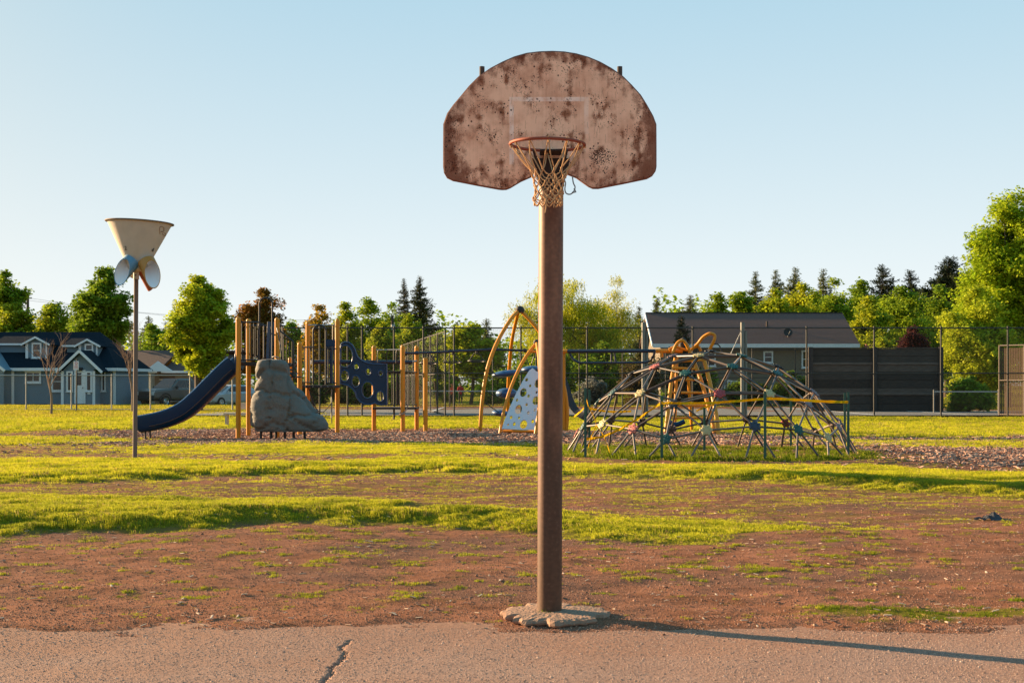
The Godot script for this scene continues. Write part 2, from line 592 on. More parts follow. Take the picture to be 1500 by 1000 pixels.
func make_ground() -> void:
	var xs := axis([[-500.0, -60.0, 40.0], [-60.0, -20.0, 1.0], [-20.0, -6.0, 0.2], [-6.0, 6.0, 0.04], [6.0, 20.0, 0.2], [20.0, 60.0, 1.0], [60.0, 500.0, 40.0]])
	var zs := axis([[60.0, -4.0, 8.0], [-4.0, -7.4, 0.4], [-7.4, -20.0, 0.04], [-20.0, -32.0, 0.12], [-32.0, -52.0, 0.25], [-52.0, -120.0, 1.0], [-120.0, -620.0, 25.0]])
	var nx := xs.size()
	var nz := zs.size()
	var v := PackedVector3Array()
	var c := PackedColorArray()
	var nn := PackedVector3Array()
	v.resize(nx * nz); c.resize(nx * nz); nn.resize(nx * nz)
	var dirt := lin(0.405, 0.179, 0.104)
	var dirt2 := lin(0.278, 0.118, 0.0647)
	var straw := lin(0.272, 0.176, 0.056)
	var mulch := lin(0.25, 0.106, 0.0748)
	var soil := lin(0.202, 0.184, 0.014)
	var far_green := lin(0.351, 0.344, 0.0158)
	for j in nz:
		var z := zs[j]
		for i in nx:
			var x := xs[i]
			var k := j * nx + i
			v[k] = Vector3(x, ground_h(x, z), z)
			var g := grass_at(x, z)
			var p := n_patch.get_noise_2d(x * 0.5, z)
			var q := n_fine.get_noise_2d(x * 0.7, z * 1.2)
			var d := dirt.lerp(dirt2, clampf(0.4 + p * 1.2 + q * 0.9, 0, 1))
			if z < -15.0:
				d = d.lerp(straw, clampf(0.25 + n_edge.get_noise_2d(x * 0.8 + 7, z * 2.0) * 1.5, 0, 0.75))
			d = d.lerp(lin(0.17, 0.115, 0.035), smoothstep(0.12, 0.45, n_patch.get_noise_2d(x, z * 1.7) + 0.35 * n_edge.get_noise_2d(x * 0.45 + 20, z * 0.6)) * 0.55 * smoothstep(-8.9, -10.0, z))
			d = d.lerp(lin(0.22, 0.12, 0.085), smoothstep(0.0, 0.5, n_edge.get_noise_2d(x * 0.35 - 30, z * 0.6)) * 0.7)
			d = d.lerp(mulch, mulch_at(x, z))
			c[k] = d.lerp(soil.lerp(far_green, smoothstep(-35.0, -50.0, z)), clampf(g * 1.15, 0, 1) * 0.9)
	for j in nz:
		for i in nx:
			var l := v[j * nx + maxi(i - 1, 0)]
			var r := v[j * nx + mini(i + 1, nx - 1)]
			var u := v[maxi(j - 1, 0) * nx + i]
			var w := v[mini(j + 1, nz - 1) * nx + i]
			nn[j * nx + i] = (w - u).cross(r - l).normalized() * -1.0
			if nn[j * nx + i].y < 0:
				nn[j * nx + i] = -nn[j * nx + i]
	var ix := PackedInt32Array()
	ix.resize((nx - 1) * (nz - 1) * 6)
	var at_ := 0
	for j in nz - 1:
		for i in nx - 1:
			var a := j * nx + i
			# z falls with j: a (near left), a+1 (near right), a+nx (far left)
			for q in [a, a + nx, a + nx + 1, a, a + nx + 1, a + 1]:
				ix[at_] = q
				at_ += 1
	var arr := []
	arr.resize(Mesh.ARRAY_MAX)
	arr[Mesh.ARRAY_VERTEX] = v
	arr[Mesh.ARRAY_NORMAL] = nn
	arr[Mesh.ARRAY_COLOR] = c
	arr[Mesh.ARRAY_INDEX] = ix
	var m := ArrayMesh.new()
	m.add_surface_from_arrays(Mesh.PRIMITIVE_TRIANGLES, arr)
	var o := MeshInstance3D.new()
	o.mesh = m
	o.set_surface_override_material(0, M.ground)
	o.name = numbered("ground")
	add_child(o)
	tag(o, "uneven reddish dirt ground with bands of short grass", "ground", "", "structure")

func crack_dist(x: float, z: float) -> float:
	# the crack runs from the dirt edge towards the viewer
	var t := clampf((-z - 6.4) / 2.1, 0, 1)
	var cx := lerpf(-0.93, -0.92, t) + n_mid.get_noise_2d(3.0, z * 1.3) * 0.05 + n_fine.get_noise_2d(5.0, z * 2.5) * 0.018
	if z < -8.2:
		return 9.0
	return absf(x - cx)

func make_pavement() -> void:
	var xs := axis([[-60.0, -4.0, 4.0], [-4.0, -3.2, 0.2], [-3.2, 3.2, 0.0133], [3.2, 4.0, 0.2], [4.0, 60.0, 4.0]])
	var zs := axis([[40.0, -6.0, 4.0], [-6.0, -6.6, 0.2], [-6.6, -9.0, 0.0133]])
	var nx := xs.size()
	var nz := zs.size()
	var v := PackedVector3Array()
	var c := PackedColorArray()
	var nn := PackedVector3Array()
	var f := noise(28.0, FastNoiseLite.TYPE_SIMPLEX_SMOOTH, 2, 31)
	v.resize(nx * nz); c.resize(nx * nz); nn.resize(nx * nz)
	for j in nz:
		for i in nx:
			var x := xs[i]
			var z := zs[j]
			var k := j * nx + i
			var q := f.get_noise_2d(x, z)
			var cd := crack_dist(x, z)
			var w := 0.006 + 0.003 * smoothstep(-8.2, -7.2, z) + 0.006 * n_mid.get_noise_2d(x * 3.0, z * 5.0)
			var y := q * 0.0015 + n_mid.get_noise_2d(x * 0.4, z * 0.4) * 0.008 - 0.03 * smoothstep(w * 1.5, w * 0.4, cd)
			v[k] = Vector3(x, y, z)
			var dust := clampf(0.35 + n_edge.get_noise_2d(x * 0.5, z * 0.8) * 0.9 + smoothstep(-7.6, -8.5, z) * 0.9, 0, 1)
			c[k] = lin(0.50, 0.325, 0.25).lerp(lin(0.50, 0.28, 0.19), dust) * (1.0 + q * 0.25)
	for j in nz:
		for i in nx:
			var l := v[j * nx + maxi(i - 1, 0)]
			var r := v[j * nx + mini(i + 1, nx - 1)]
			var u := v[maxi(j - 1, 0) * nx + i]
			var w := v[mini(j + 1, nz - 1) * nx + i]
			var q := (w - u).cross(r - l).normalized()
			nn[j * nx + i] = q if q.y > 0 else -q
	var ix := PackedInt32Array()
	ix.resize((nx - 1) * (nz - 1) * 6)
	var at_ := 0
	for j in nz - 1:
		for i in nx - 1:
			var a := j * nx + i
			for q in [a, a + nx, a + nx + 1, a, a + nx + 1, a + 1]:
				ix[at_] = q
				at_ += 1
	var arr := []
	arr.resize(Mesh.ARRAY_MAX)
	arr[Mesh.ARRAY_VERTEX] = v
	arr[Mesh.ARRAY_NORMAL] = nn
	arr[Mesh.ARRAY_COLOR] = c
	arr[Mesh.ARRAY_INDEX] = ix
	var m := ArrayMesh.new()
	m.add_surface_from_arrays(Mesh.PRIMITIVE_TRIANGLES, arr)
	var o := MeshInstance3D.new()
	o.mesh = m
	o.set_surface_override_material(0, M.pave)
	o.name = numbered("pavement")
	add_child(o)
	tag(o, "dusty cracked asphalt court surface in front of the hoop", "pavement", "", "structure")

# ---------- ground cover ----------
func tuft(blades: int, spread: float, height: float, width: float, sd: int) -> ArrayMesh:
	var r := RandomNumberGenerator.new()
	r.seed = sd
	var m := MB.new()
	for b in blades:
		var a := r.randf() * TAU
		var o := Vector3(cos(a), 0, sin(a)) * spread * sqrt(r.randf())
		var lean := Vector3(r.randf_range(-1, 1), 0, r.randf_range(-1, 1)) * height * 0.55
		var h := height * r.randf_range(0.55, 1.1)
		var s := Vector3(r.randf_range(-1, 1), 0, r.randf_range(-1, 1)).normalized() * width * 0.5
		var mid := o + lean * 0.35 + Vector3.UP * h * 0.6
		var top := o + lean + Vector3.UP * h
		var nn := (Vector3(lean.x, 0, lean.z).normalized() * 0.6 + Vector3.UP * 0.5 + s.cross(Vector3.UP).normalized() * 0.5).normalized()
		m.tri(o - s - Vector3.UP * 0.02, o + s - Vector3.UP * 0.02, mid + s * 0.7, nn, nn, nn)
		m.tri(o - s - Vector3.UP * 0.02, mid + s * 0.7, mid - s * 0.7, nn, nn, nn)
		m.tri(mid - s * 0.7, mid + s * 0.7, top, nn, nn, nn)
	return m.mesh()

func scatter_grass() -> void:
	var r := RandomNumberGenerator.new()
	r.seed = 77
	var fresh := lin(0.377, 0.41, 0.0229)
	var yellow := lin(0.558, 0.525, 0.0304)
	var deep := lin(0.0963, 0.146, 0.0072)
	# [z near, z far, half width at near, at far, tries, tuft mesh, size]
	for zone in [
		[-8.7, -13.0, 4.2, 6.0, 34000, tuft(22, 0.05, 0.024, 0.005, 1), "sparse"],
		[-13.0, -20.5, 6.0, 8.2, 130000, tuft(16, 0.07, 0.034, 0.005, 2), "near"],
		[-20.5, -33.0, 8.5, 13.5, 100000, tuft(18, 0.12, 0.05, 0.008, 3), "mid"],
		[-33.0, -58.0, 14.0, 23.0, 70000, tuft(18, 0.2, 0.08, 0.018, 4), "lawn"],
		[-58.0, -92.0, 23.0, 38.0, 40000, tuft(16, 0.35, 0.11, 0.03, 5), "lawn far"],
	]:
		var tr := []
		var cl := []
		for i in zone[4]:
			var s := r.randf()
			var z: float = lerpf(zone[0], zone[1], s)
			var x := r.randf_range(-1, 1) * lerpf(zone[2], zone[3], s)
			var g := grass_at(x, z)
			var sparse := 0.0
			if z > -24.0:
				# stray tufts on the dirt, in loose clusters
				var pt := n_patch.get_noise_2d(x, z * 1.7) + 0.35 * n_edge.get_noise_2d(x * 0.45 + 20, z * 0.6)
				sparse = smoothstep(0.22, 0.5, pt + 0.12 * smoothstep(2.5, 0.0, absf(x - 1.8)) - 0.05) * (0.7 if z > -15.0 else 0.35)
				if z > -9.6:
					sparse *= 0.35
			else:
				sparse = 0.10 * (1.0 - mulch_at(x, z))
			if z < -16.8 and z > -23.0:
				sparse = maxf(sparse, 0.30 * smoothstep(-0.25, 0.35, n_edge.get_noise_2d(x * 0.6 - 9, z * 1.3)))
			var gg := maxf(g, sparse)
			if z > -24.0 and g < 0.9:
				gg *= clampf(0.6 + 1.6 * n_patch.get_noise_2d(x * 1.4, z * 2.0), 0.05, 1.0) if g >= sparse else 1.0
			if r.randf() > gg:
				continue
			if z < -58.5 and x > -8.0 and z > -85.0:
				continue
			var sc := r.randf_range(0.55, 1.2) * (0.45 + 0.55 * clampf(gg, 0, 1)) * (0.8 + 0.5 * n_patch.get_noise_2d(x * 0.9 + 30, z))
			var dome_r := Vector2(x - DOME.x, z - DOME.z).length()
			var lush := dome_r < 3.5
			if lush:
				sc *= r.randf_range(1.5, 2.8)
			if z < -9.4 and z > -12.0 or (x > 2.5 and z > -10.5):
				sc *= 1.0
			var b := Basis(Vector3.UP, r.randf() * TAU).scaled(Vector3(sc, sc * r.randf_range(0.8, 1.2), sc))
			tr.append(Transform3D(b, Vector3(x, ground_h(x, z), z)))
			var p := 0.5 + 0.5 * n_edge.get_noise_2d(x * 0.7 + 11, z * 0.9)
			var col := fresh.lerp(yellow, clampf(p * 1.1 + r.randf_range(-0.25, 0.25), 0, 1))
			if lush or (z > -10.2 and x > 2.0):
				col = deep.lerp(fresh, r.randf() * 0.4)
			elif z > -14.0 and g < 0.5:
				col = col.lerp(deep, 0.45)
			if p < 0.42 and not lush:
				col = col.lerp(deep, clampf((0.42 - p) * 3.0, 0, 0.55))
			if r.randf() < 0.09:
				col = lin(0.5, 0.35, 0.12) * r.randf_range(0.6, 1.1)
			if zone[6] == "lawn far":
				col = col.lerp(lin(0.36, 0.25, 0.05), r.randf() * 0.6)
			cl.append(col)
		var label := {"sparse": "sparse grass tufts scattered over the dirt by the pavement", "near": "thick green grass berm crossing behind the basketball pole", "mid": "second band of grass in front of the playground", "lawn": "bright lawn around the play equipment", "lawn far": "dry edged lawn along the far fence"}
		var o := copies("grass", zone[5], M.blade, self, tr, cl, "stuff")
		tag(o, label[zone[6]], "grass")
	# wood chips and pebbles
	var chip := MB.new()
	chip.box(Vector3.ZERO, Vector3(1, 0.16, 0.28), Basis.IDENTITY, 0.05)
	var cm := chip.mesh()
	var tr := []
	var cl := []
	for i in 52000:
		var z := -r.randf_range(23.0, 46.5)
		var x := r.randf_range(-1, 1) * (-z * 0.37)
		if r.randf() > mulch_at(x, z) * 0.9 + 0.05 * (1.0 - grass_at(x, z)):
			continue
		var sc := r.randf_range(0.05, 0.13)
		var b := Basis.from_euler(Vector3(r.randf_range(-0.4, 0.4), r.randf() * TAU, r.randf_range(-0.4, 0.4))).scaled(Vector3.ONE * sc)
		tr.append(Transform3D(b, Vector3(x, ground_h(x, z) + 0.012, z)))
		cl.append(lin(0.17, 0.075, 0.05).lerp(lin(0.62, 0.37, 0.25), pow(r.randf(), 1.6)))
	tag(copies("wood_chips", cm, M.stone, self, tr, cl, "stuff"), "reddish wood chip mulch around the play equipment", "mulch")
	tr = []
	cl = []
	var stone := MB.new()
	stone.ellipsoid(Vector3.ZERO, Vector3(0.5, 0.32, 0.4), 6)
	var sm := stone.mesh()
	for i in 75000:
		var z := -lerpf(8.1, 26.0, pow(r.randf(), 1.7))
		var x := r.randf_range(-1, 1) * (-z * 0.38)
		if r.randf() < grass_at(x, z) * 0.97:
			continue
		var sc := r.randf_range(0.005, 0.014) * (1.0 + (1.6 if r.randf() < 0.006 else 0.0)) * (1.0 + 0.03 * (-z - 8.0))
		var b := Basis.from_euler(Vector3(0, r.randf() * TAU, r.randf_range(-0.3, 0.3))).scaled(Vector3.ONE * sc)
		tr.append(Transform3D(b, Vector3(x, ground_h(x, z) + sc * 0.1, z)))
		cl.append(lin(0.2, 0.09, 0.055).lerp(lin(0.52, 0.29, 0.19), pow(r.randf(), 1.8)))
	tag(copies("gravel", sm, M.stone, self, tr, cl, "stuff"), "loose pebbles strewn across the bare dirt", "gravel")
	tr = []
	cl = []
	for i in 34000:
		var z := -r.randf_range(6.8, 8.6)
		var x := r.randf_range(-3.4, 3.4)
		if crack_dist(x, z) < 0.012:
			continue
		var sc := r.randf_range(0.005, 0.010) * (2.0 if r.randf() < 0.02 else 1.0)
		var b := Basis.from_euler(Vector3(0, r.randf() * TAU, r.randf_range(-0.3, 0.3))).scaled(Vector3.ONE * sc)
		tr.append(Transform3D(b, Vector3(x, maxf(0.0, ground_h(x, z)) + n_mid.get_noise_2d(x * 0.4, z * 0.4) * 0.008, z)))
		var k := r.randf()
		cl.append(lin(0.22, 0.14, 0.11).lerp(lin(0.66, 0.45, 0.34), k))
	tag(copies("pavement_grit", sm, M.stone, self, tr, cl, "stuff"), "coarse grit worn loose on the asphalt", "grit")
	# pale leaf litter and bark scraps on the dirt
	tr = []
	cl = []
	for i in 1500:
		var z := -lerpf(8.6, 25.0, pow(r.randf(), 1.2))
		var x := r.randf_range(-1, 1) * (-z * 0.38)
		var sc := r.randf_range(0.02, 0.055)
		var b := Basis.from_euler(Vector3(r.randf_range(-0.3, 0.3), r.randf() * TAU, r.randf_range(-0.3, 0.3))).scaled(Vector3(sc, sc * 0.7, sc))
		tr.append(Transform3D(b, Vector3(x, ground_h(x, z) + 0.008, z)))
		cl.append(lin(0.16, 0.08, 0.05).lerp(lin(0.55, 0.42, 0.3), r.randf()))
	tag(copies("litter", cm, M.stone, self, tr, cl, "stuff"), "scattered bark scraps and dry leaf litter on the dirt", "litter")

# ---------- the basketball hoop ----------
func rust_image(w: int, h: int, mask_edge: bool) -> ImageTexture:
	var lo := gray_bytes(noise(0.006, FastNoiseLite.TYPE_SIMPLEX_SMOOTH, 4, 101), w, h)
	var blot := gray_bytes(noise(0.02, FastNoiseLite.TYPE_SIMPLEX_SMOOTH, 5, 102), w, h)
	var spk := gray_bytes(noise(0.13, FastNoiseLite.TYPE_SIMPLEX_SMOOTH, 2, 103), w, h)
	var fine := gray_bytes(noise(0.35, FastNoiseLite.TYPE_SIMPLEX_SMOOTH, 2, 104), w, h)
	var sf := noise(0.06, FastNoiseLite.TYPE_SIMPLEX_SMOOTH, 2, 105)
	var clus := gray_bytes(noise(0.009, FastNoiseLite.TYPE_SIMPLEX_SMOOTH, 3, 106), w, h)
	var run := gray_bytes(noise(0.022, FastNoiseLite.TYPE_SIMPLEX_SMOOTH, 4, 107), w, h / 4 + 1)
	var pale := Color(0.94, 0.54, 0.36)
	var dusty := Color(0.62, 0.275, 0.165)
	var rust := Color(0.16, 0.037, 0.015)
	var rust2 := Color(0.27, 0.09, 0.042)
	var dark := Color(0.03, 0.010, 0.007)
	var out := PackedByteArray()
	out.resize(w * h * 3)
	var streak := PackedFloat32Array()
	streak.resize(w)
	for x in w:
		streak[x] = sf.get_noise_2d(x * 1.7, 0.0)
	for y in h:
		var v := float(y) / h
		for x in w:
			var u := float(x) / w
			var i := y * w + x
			var L := lo[i] / 255.0
			var B := blot[i] / 255.0
			var S := spk[i] / 255.0
			var Fi := fine[i] / 255.0
			var c := pale.lerp(dusty, clampf((L - 0.30) * 1.3 + streak[x] * 0.16 + (Fi - 0.5) * 0.5 + (B - 0.5) * 0.35, 0, 1))
			# rust creeps in from the rolled edge and the lower lip
			var dx := (u - 0.5) * 2.0
			var e := 0.0
			if mask_edge:
				var rr := sqrt(dx * dx + pow(maxf(0.0, (0.52 - v)) / 0.52, 2.0))
				e = smoothstep(0.62, 1.03, rr) * 0.46 + smoothstep(0.70, 1.0, v) * 0.42 + smoothstep(0.80, 1.0, absf(dx)) * 0.24
			var V := run[(y / 4) * w + x] / 255.0
			var patch := smoothstep(0.36, 0.78, clus[i] / 255.0) * smoothstep(0.46, 0.72, V * 0.6 + B * 0.45 + (Fi - 0.5) * 0.35)
			c = c.lerp(rust2, patch * 0.95)
			c = c.lerp(rust, smoothstep(0.60, 1.10, B * 0.5 + V * 0.38 + e * 1.15 + (Fi - 0.5) * 0.22 + (S - 0.5) * 0.16) * 0.85)
			# ghost of the painted square
			if mask_edge:
				var gx := absf(u - 0.495)
				var on := 0.0
				if v > 0.335 and v < 0.365 and gx < 0.182: on = 0.75
				if gx > 0.165 and gx < 0.185 and v > 0.335 and v < (0.82 if u < 0.5 else 0.6): on = 0.75 if u < 0.5 else 0.4
				c = c.lerp(Color(0.98, 0.74, 0.62), on * clampf(1.6 - B * 1.6, 0.2, 1))
			var k := clus[i] / 255.0
			var thr := 0.86 - 0.16 * smoothstep(0.45, 0.85, k) - e * 0.10
			if mask_edge:
				# the burnt looking patch right of the rim
				var px := (u - 0.745) / 0.075
				var py := (v - 0.76) / 0.075
				thr -= 0.33 * clampf(1.2 - px * px - py * py, 0, 1)
			c = c.lerp(dark, smoothstep(thr, thr + 0.06, S + (Fi - 0.5) * 0.1) * 0.95)
			c = c.linear_to_srgb()
			out[i * 3] = int(clampf(c.r, 0, 1) * 255.0)
			out[i * 3 + 1] = int(clampf(c.g, 0, 1) * 255.0)
			out[i * 3 + 2] = int(clampf(c.b, 0, 1) * 255.0)
	var im := Image.create_from_data(w, h, false, Image.FORMAT_RGB8, out)
	if mask_edge:
		# run marks and scratches
		var r := RandomNumberGenerator.new()
		r.seed = 9
		for k in 150:
			var x := r.randi_range(20, w - 20)
			var y := r.randi_range(int(h * 0.2), int(h * 0.9))
			for q in r.randi_range(5, 46):
				if y + q >= h: break
				if r.randf() < 0.25: x = clampi(x + r.randi_range(-1, 1), 0, w - 2)
				im.set_pixel(x, y + q, im.get_pixel(x, y + q).lerp(Color(0.30, 0.14, 0.09), 0.4))
		for k in 1100:
			var x := r.randi_range(6, w - 6)
			var y := r.randi_range(6, h - 6)
			var s := 0.9 + 2.6 * pow(r.randf(), 2.4)
			if clus[y * w + x] < 105 + r.randi_range(-30, 45): continue
			for yy in range(-3, 4):
				for xx in range(-3, 4):
					if xx * xx + yy * yy * 0.7 < s * s * r.randf_range(0.6, 1.2):
						im.set_pixel(x + xx, y + yy, im.get_pixel(x + xx, y + yy).lerp(Color(0.2, 0.09, 0.06), 0.8))
	return ImageTexture.create_from_image(im)

func pole_image() -> ImageTexture:
	var w := 128
	var h := 1024
	var a := gray_bytes(noise(0.03, FastNoiseLite.TYPE_SIMPLEX_SMOOTH, 4, 201), w, h / 8, true)
	var b := gray_bytes(noise(0.09, FastNoiseLite.TYPE_SIMPLEX_SMOOTH, 3, 202), w, h, true)
	var out := PackedByteArray()
	out.resize(w * h * 3)
	for y in h:
		var v := float(y) / h
		for x in w:
			var i := y * w + x
			var k := a[(y / 8) * w + x] / 255.0
			var q := b[i] / 255.0
			var c := Color(0.33, 0.17, 0.10).lerp(Color(0.2, 0.09, 0.05), clampf(k * 1.8 - 0.3, 0, 1))
			# darker brown towards the bottom, uneven along the streaks
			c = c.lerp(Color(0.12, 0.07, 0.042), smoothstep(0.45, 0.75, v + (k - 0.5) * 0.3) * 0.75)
			c = c * (0.78 + 0.44 * q)
			if q > 0.78 and k > 0.5:
				c = c.lerp(Color(0.45, 0.33, 0.26), 0.12)
			c = c.linear_to_srgb()
			out[i * 3] = int(clampf(c.r, 0, 1) * 255.0)
			out[i * 3 + 1] = int(clampf(c.g, 0, 1) * 255.0)
			out[i * 3 + 2] = int(clampf(c.b, 0, 1) * 255.0)
	return ImageTexture.create_from_image(Image.create_from_data(w, h, false, Image.FORMAT_RGB8, out))

func make_hoop() -> void:
	var base := Vector3(0.236, 0.0, -8.95)
	var t := thing("basketball_hoop", "tall rusty basketball hoop with fan shaped backboard on one steel pole", "basketball hoop", base)
	# concrete footing, broken round its rim
	var r := RandomNumberGenerator.new()
	r.seed = 5
	var f := MB.new()
	var nf := noise(2.0, FastNoiseLite.TYPE_SIMPLEX_SMOOTH, 3, 41)
	var seg := 72
	var prof := [Vector2(0.0, 0.056), Vector2(0.3, 0.055), Vector2(0.6, 0.053), Vector2(0.86, 0.049), Vector2(0.96, 0.043), Vector2(1.0, 0.027), Vector2(0.99, 0.016), Vector2(0.93, 0.006), Vector2(0.9, -0.03)]
	var grid := []
	for k in seg + 1:
		var a := TAU * k / seg
		var d := Vector2(cos(a), sin(a))
		var rad := 0.325 + nf.get_noise_2d(d.x * 0.7, d.y * 0.7) * 0.10 + nf.get_noise_2d(d.x * 3.0, d.y * 3.0) * 0.03 + nf.get_noise_2d(d.x * 9.0, d.y * 9.0) * 0.011
		var row := []
		for p in prof:
			var q: float = p.x * rad
			row.append(base + Vector3(d.x * q + 0.02, p.y + nf.get_noise_2d(d.x * q * 9.0 + 5, d.y * q * 9.0) * 0.009 * p.x, d.y * q * 1.12 + 0.02))
		grid.append(row)
	for k in seg:
		for i in prof.size() - 1:
			var hint: Vector3 = Vector3.UP if i < 5 else (grid[k][i] - base) * Vector3(1, 0, 1)
			f.face(grid[k][i], grid[k + 1][i], grid[k + 1][i + 1], hint)
			f.face(grid[k][i], grid[k + 1][i + 1], grid[k][i + 1], hint)
	part("concrete_footing", f, M.concrete, t)
	# pole, leaning by a hair
	var pm := mat(lin(0.62, 0.53, 0.5), 0.5, 0.0)
	pm.metallic_specular = 0.4
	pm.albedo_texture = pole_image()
	pm.uv1_scale = Vector3(1, 0.31, 1)
	pm.uv1_offset = Vector3(0, 0.0, 0)
	var top := base + Vector3(0.012, 3.1, 0)
	var pts := []
	for i in 15:
		pts.append((base + Vector3(0, -0.05, 0)).lerp(top, 1.0 - i / 14.0))
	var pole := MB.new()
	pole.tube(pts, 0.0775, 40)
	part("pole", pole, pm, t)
	line_bar("pole_cap", top, top + Vector3(0, 0.012, 0), 0.085, M.rust_dark, t, 24)
	# backboard
	var bd := 8.70
	var k := bd / F
	var poly := PackedVector2Array()
	for p in [[649.2, 182.3], [649, 215], [649, 244], [650.2, 253], [654.5, 260.5], [663, 264.7], [700, 272], [730, 277.4], [736, 278], [742, 277.6], [747.5, 275.4], [763, 266], [779, 259], [786, 247], [795, 240], [806, 238], [817, 240], [826, 247], [832, 256], [844, 260.6], [862, 273.5], [868.5, 276.3], [876.5, 276.4], [912, 269.5], [948, 262], [956, 257.5], [960.5, 251], [961.8, 244.4], [961.8, 215], [961.6, 182.3], [957, 170], [947.5, 153], [938.7, 139], [926, 125], [913, 112], [896, 100], [879, 90.5], [862, 83.5], [844, 78.4], [826, 75.6], [809, 74.8], [790, 75.5], [771, 77.8], [753, 83], [736, 90.5], [718, 100], [701, 112], [687, 126], [674, 141.8], [664, 153.5], [655, 166]]:
		poly.append(Vector2((p[0] - 750.0) * k, EYE + (HY - p[1]) * k))
	var ctr := Vector2((805.5 - 750) * k, EYE + (HY - 182) * k)
	var inner := PackedVector2Array()
	for p in poly:
		inner.append(p + (ctr - p).normalized() * 0.008)
	var ub := Rect2(Vector2((649.0 - 750) * k, EYE + (HY - 278) * k), Vector2(313 * k, 203.5 * k))
	var b := MB.new()
	var bm := mat(Color.WHITE, 0.75, 0.0)
	bm.albedo_texture = rust_image(840, 546, true)
	bm.metallic_specular = 0.3
	# front face slightly inside a rounded rolled edge
	var zf := -bd + 0.015
	var tri_ix := Geometry2D.triangulate_polygon(inner)
	for i in range(0, tri_ix.size(), 3):
		var w := []
		var tt := []
		for q in 3:
			var p := inner[tri_ix[i + q]]
			w.append(Vector3(p.x, p.y, zf))
			tt.append(Vector2((p.x - ub.position.x) / ub.size.x, 1.0 - (p.y - ub.position.y) / ub.size.y))
		b.tri(w[0], w[1], w[2], Vector3.BACK, Vector3.BACK, Vector3.BACK, tt[0], tt[1], tt[2])
	part("backboard", b, bm, t)
	var rimm := MB.new()
	var em := mat(lin(0.27, 0.10, 0.065), 0.8)
	grain(em, 256, 0.06, 3, lin(0.35, 0.3, 0.3), lin(1, 1, 1), 0.0, 3.0, 44)
	for i in poly.size():
		var j := (i + 1) % poly.size()
		var steps := [[inner, zf, 0.0], [poly, zf - 0.006, 0.7], [poly, zf - 0.034, 0.0], [inner, zf - 0.034, 0.0]]
		for s in 3:
			var A: PackedVector2Array = steps[s][0]
			var B: PackedVector2Array = steps[s + 1][0]
			var o2 := (poly[i] + poly[j]) * 0.5 - ctr
			var hint: Vector3 = Vector3(o2.x, o2.y, 0.8 if s == 0 else 0.0) if s < 2 else Vector3(0, 0, -1)
			rimm.quad(Vector3(A[i].x, A[i].y, steps[s][1]), Vector3(A[j].x, A[j].y, steps[s][1]), Vector3(B[j].x, B[j].y, steps[s + 1][1]), Vector3(B[i].x, B[i].y, steps[s + 1][1]), hint)
	part("rolled_edge", rimm, em, t)
	var back := MB.new()
	for i in range(0, tri_ix.size(), 3):
		var w := []
		for q in 3:
			var p := inner[tri_ix[i + q]]
			w.append(Vector3(p.x, p.y, zf - 0.012))
		back.face(w[0], w[1], w[2], Vector3.FORWARD)
	part("back_sheet", back, M.rust_dark, t)
	# the frame behind: two uprights whose ends show over the top, arms to the pole
	for px in [706.0, 908.0]:
		var a := at(px, 98, bd + 0.06)
		line_bar("upright", Vector3(a.x, at(0, 97.5, bd + 0.06).y, -bd - 0.06), Vector3(a.x, at(0, 268, bd + 0.06).y, -bd - 0.06), 0.016, M.pole_dark, t, 12)
	for py in [150.0, 225.0]:
		var y := at(0, py, bd).y
		line_bar("cross_arm", Vector3(at(706, 0, bd).x, y, -bd - 0.095), Vector3(at(908, 0, bd).x, y, -bd - 0.095), 0.02, M.pole_dark, t, 10)
		box_part("mount_arm", Vector3(base.x + 0.01, y, -bd - 0.16), Vector3(0.12, 0.08, 0.17), M.rust_dark, t, Basis.IDENTITY, 0.006)
	# rim
	var rc := Vector3(at(802, 0, 8.34).x, 2.882, -8.345)
	var R := 0.218
	var rm := MB.new()
	var ring := []
	for i in 49:
		var a := TAU * i / 48
		ring.append(rc + Vector3(cos(a) * R, sin(a) * 0.0 - cos(a) * 0.004, sin(a) * R))
	rm.tube(ring, 0.0095, 10, false)
	part("rim", rm, M.rim, t)
	# mounting plate and braces under the rim
	var pl := MB.new()
	var pp := PackedVector2Array([Vector2(-0.115, 0.03), Vector2(0.115, 0.03), Vector2(0.10, -0.06), Vector2(0.05, -0.16), Vector2(-0.05, -0.16), Vector2(-0.10, -0.06)])
	pl.prism(pp, 0.02, Transform3D(Basis.IDENTITY, Vector3(rc.x + 0.03, rc.y - 0.06, zf)))
	pl.box(Vector3(rc.x + 0.03, rc.y - 0.005, zf + 0.09), Vector3(0.14, 0.012, 0.17), Basis.IDENTITY, 0.003)
	part("mounting_plate", pl, M.rust_dark, t)
	for s in [-1.0, 1.0]:
		line_bar("rim_brace", Vector3(rc.x + 0.03 + s * 0.05, rc.y - 0.19, zf + 0.012), Vector3(rc.x + 0.02 + s * 0.1, rc.y - 0.008, zf + 0.19), 0.008, M.rust_dark, t, 8)
	# net: twelve hooks, diamonds below
	var net := MB.new()
	var lv := [[0.0, 0.218], [0.08, 0.162], [0.155, 0.113], [0.19, 0.099], [0.222, 0.091], [0.254, 0.087], [0.284, 0.086], [0.31, 0.084], [0.333, 0.084]]
	var node := []
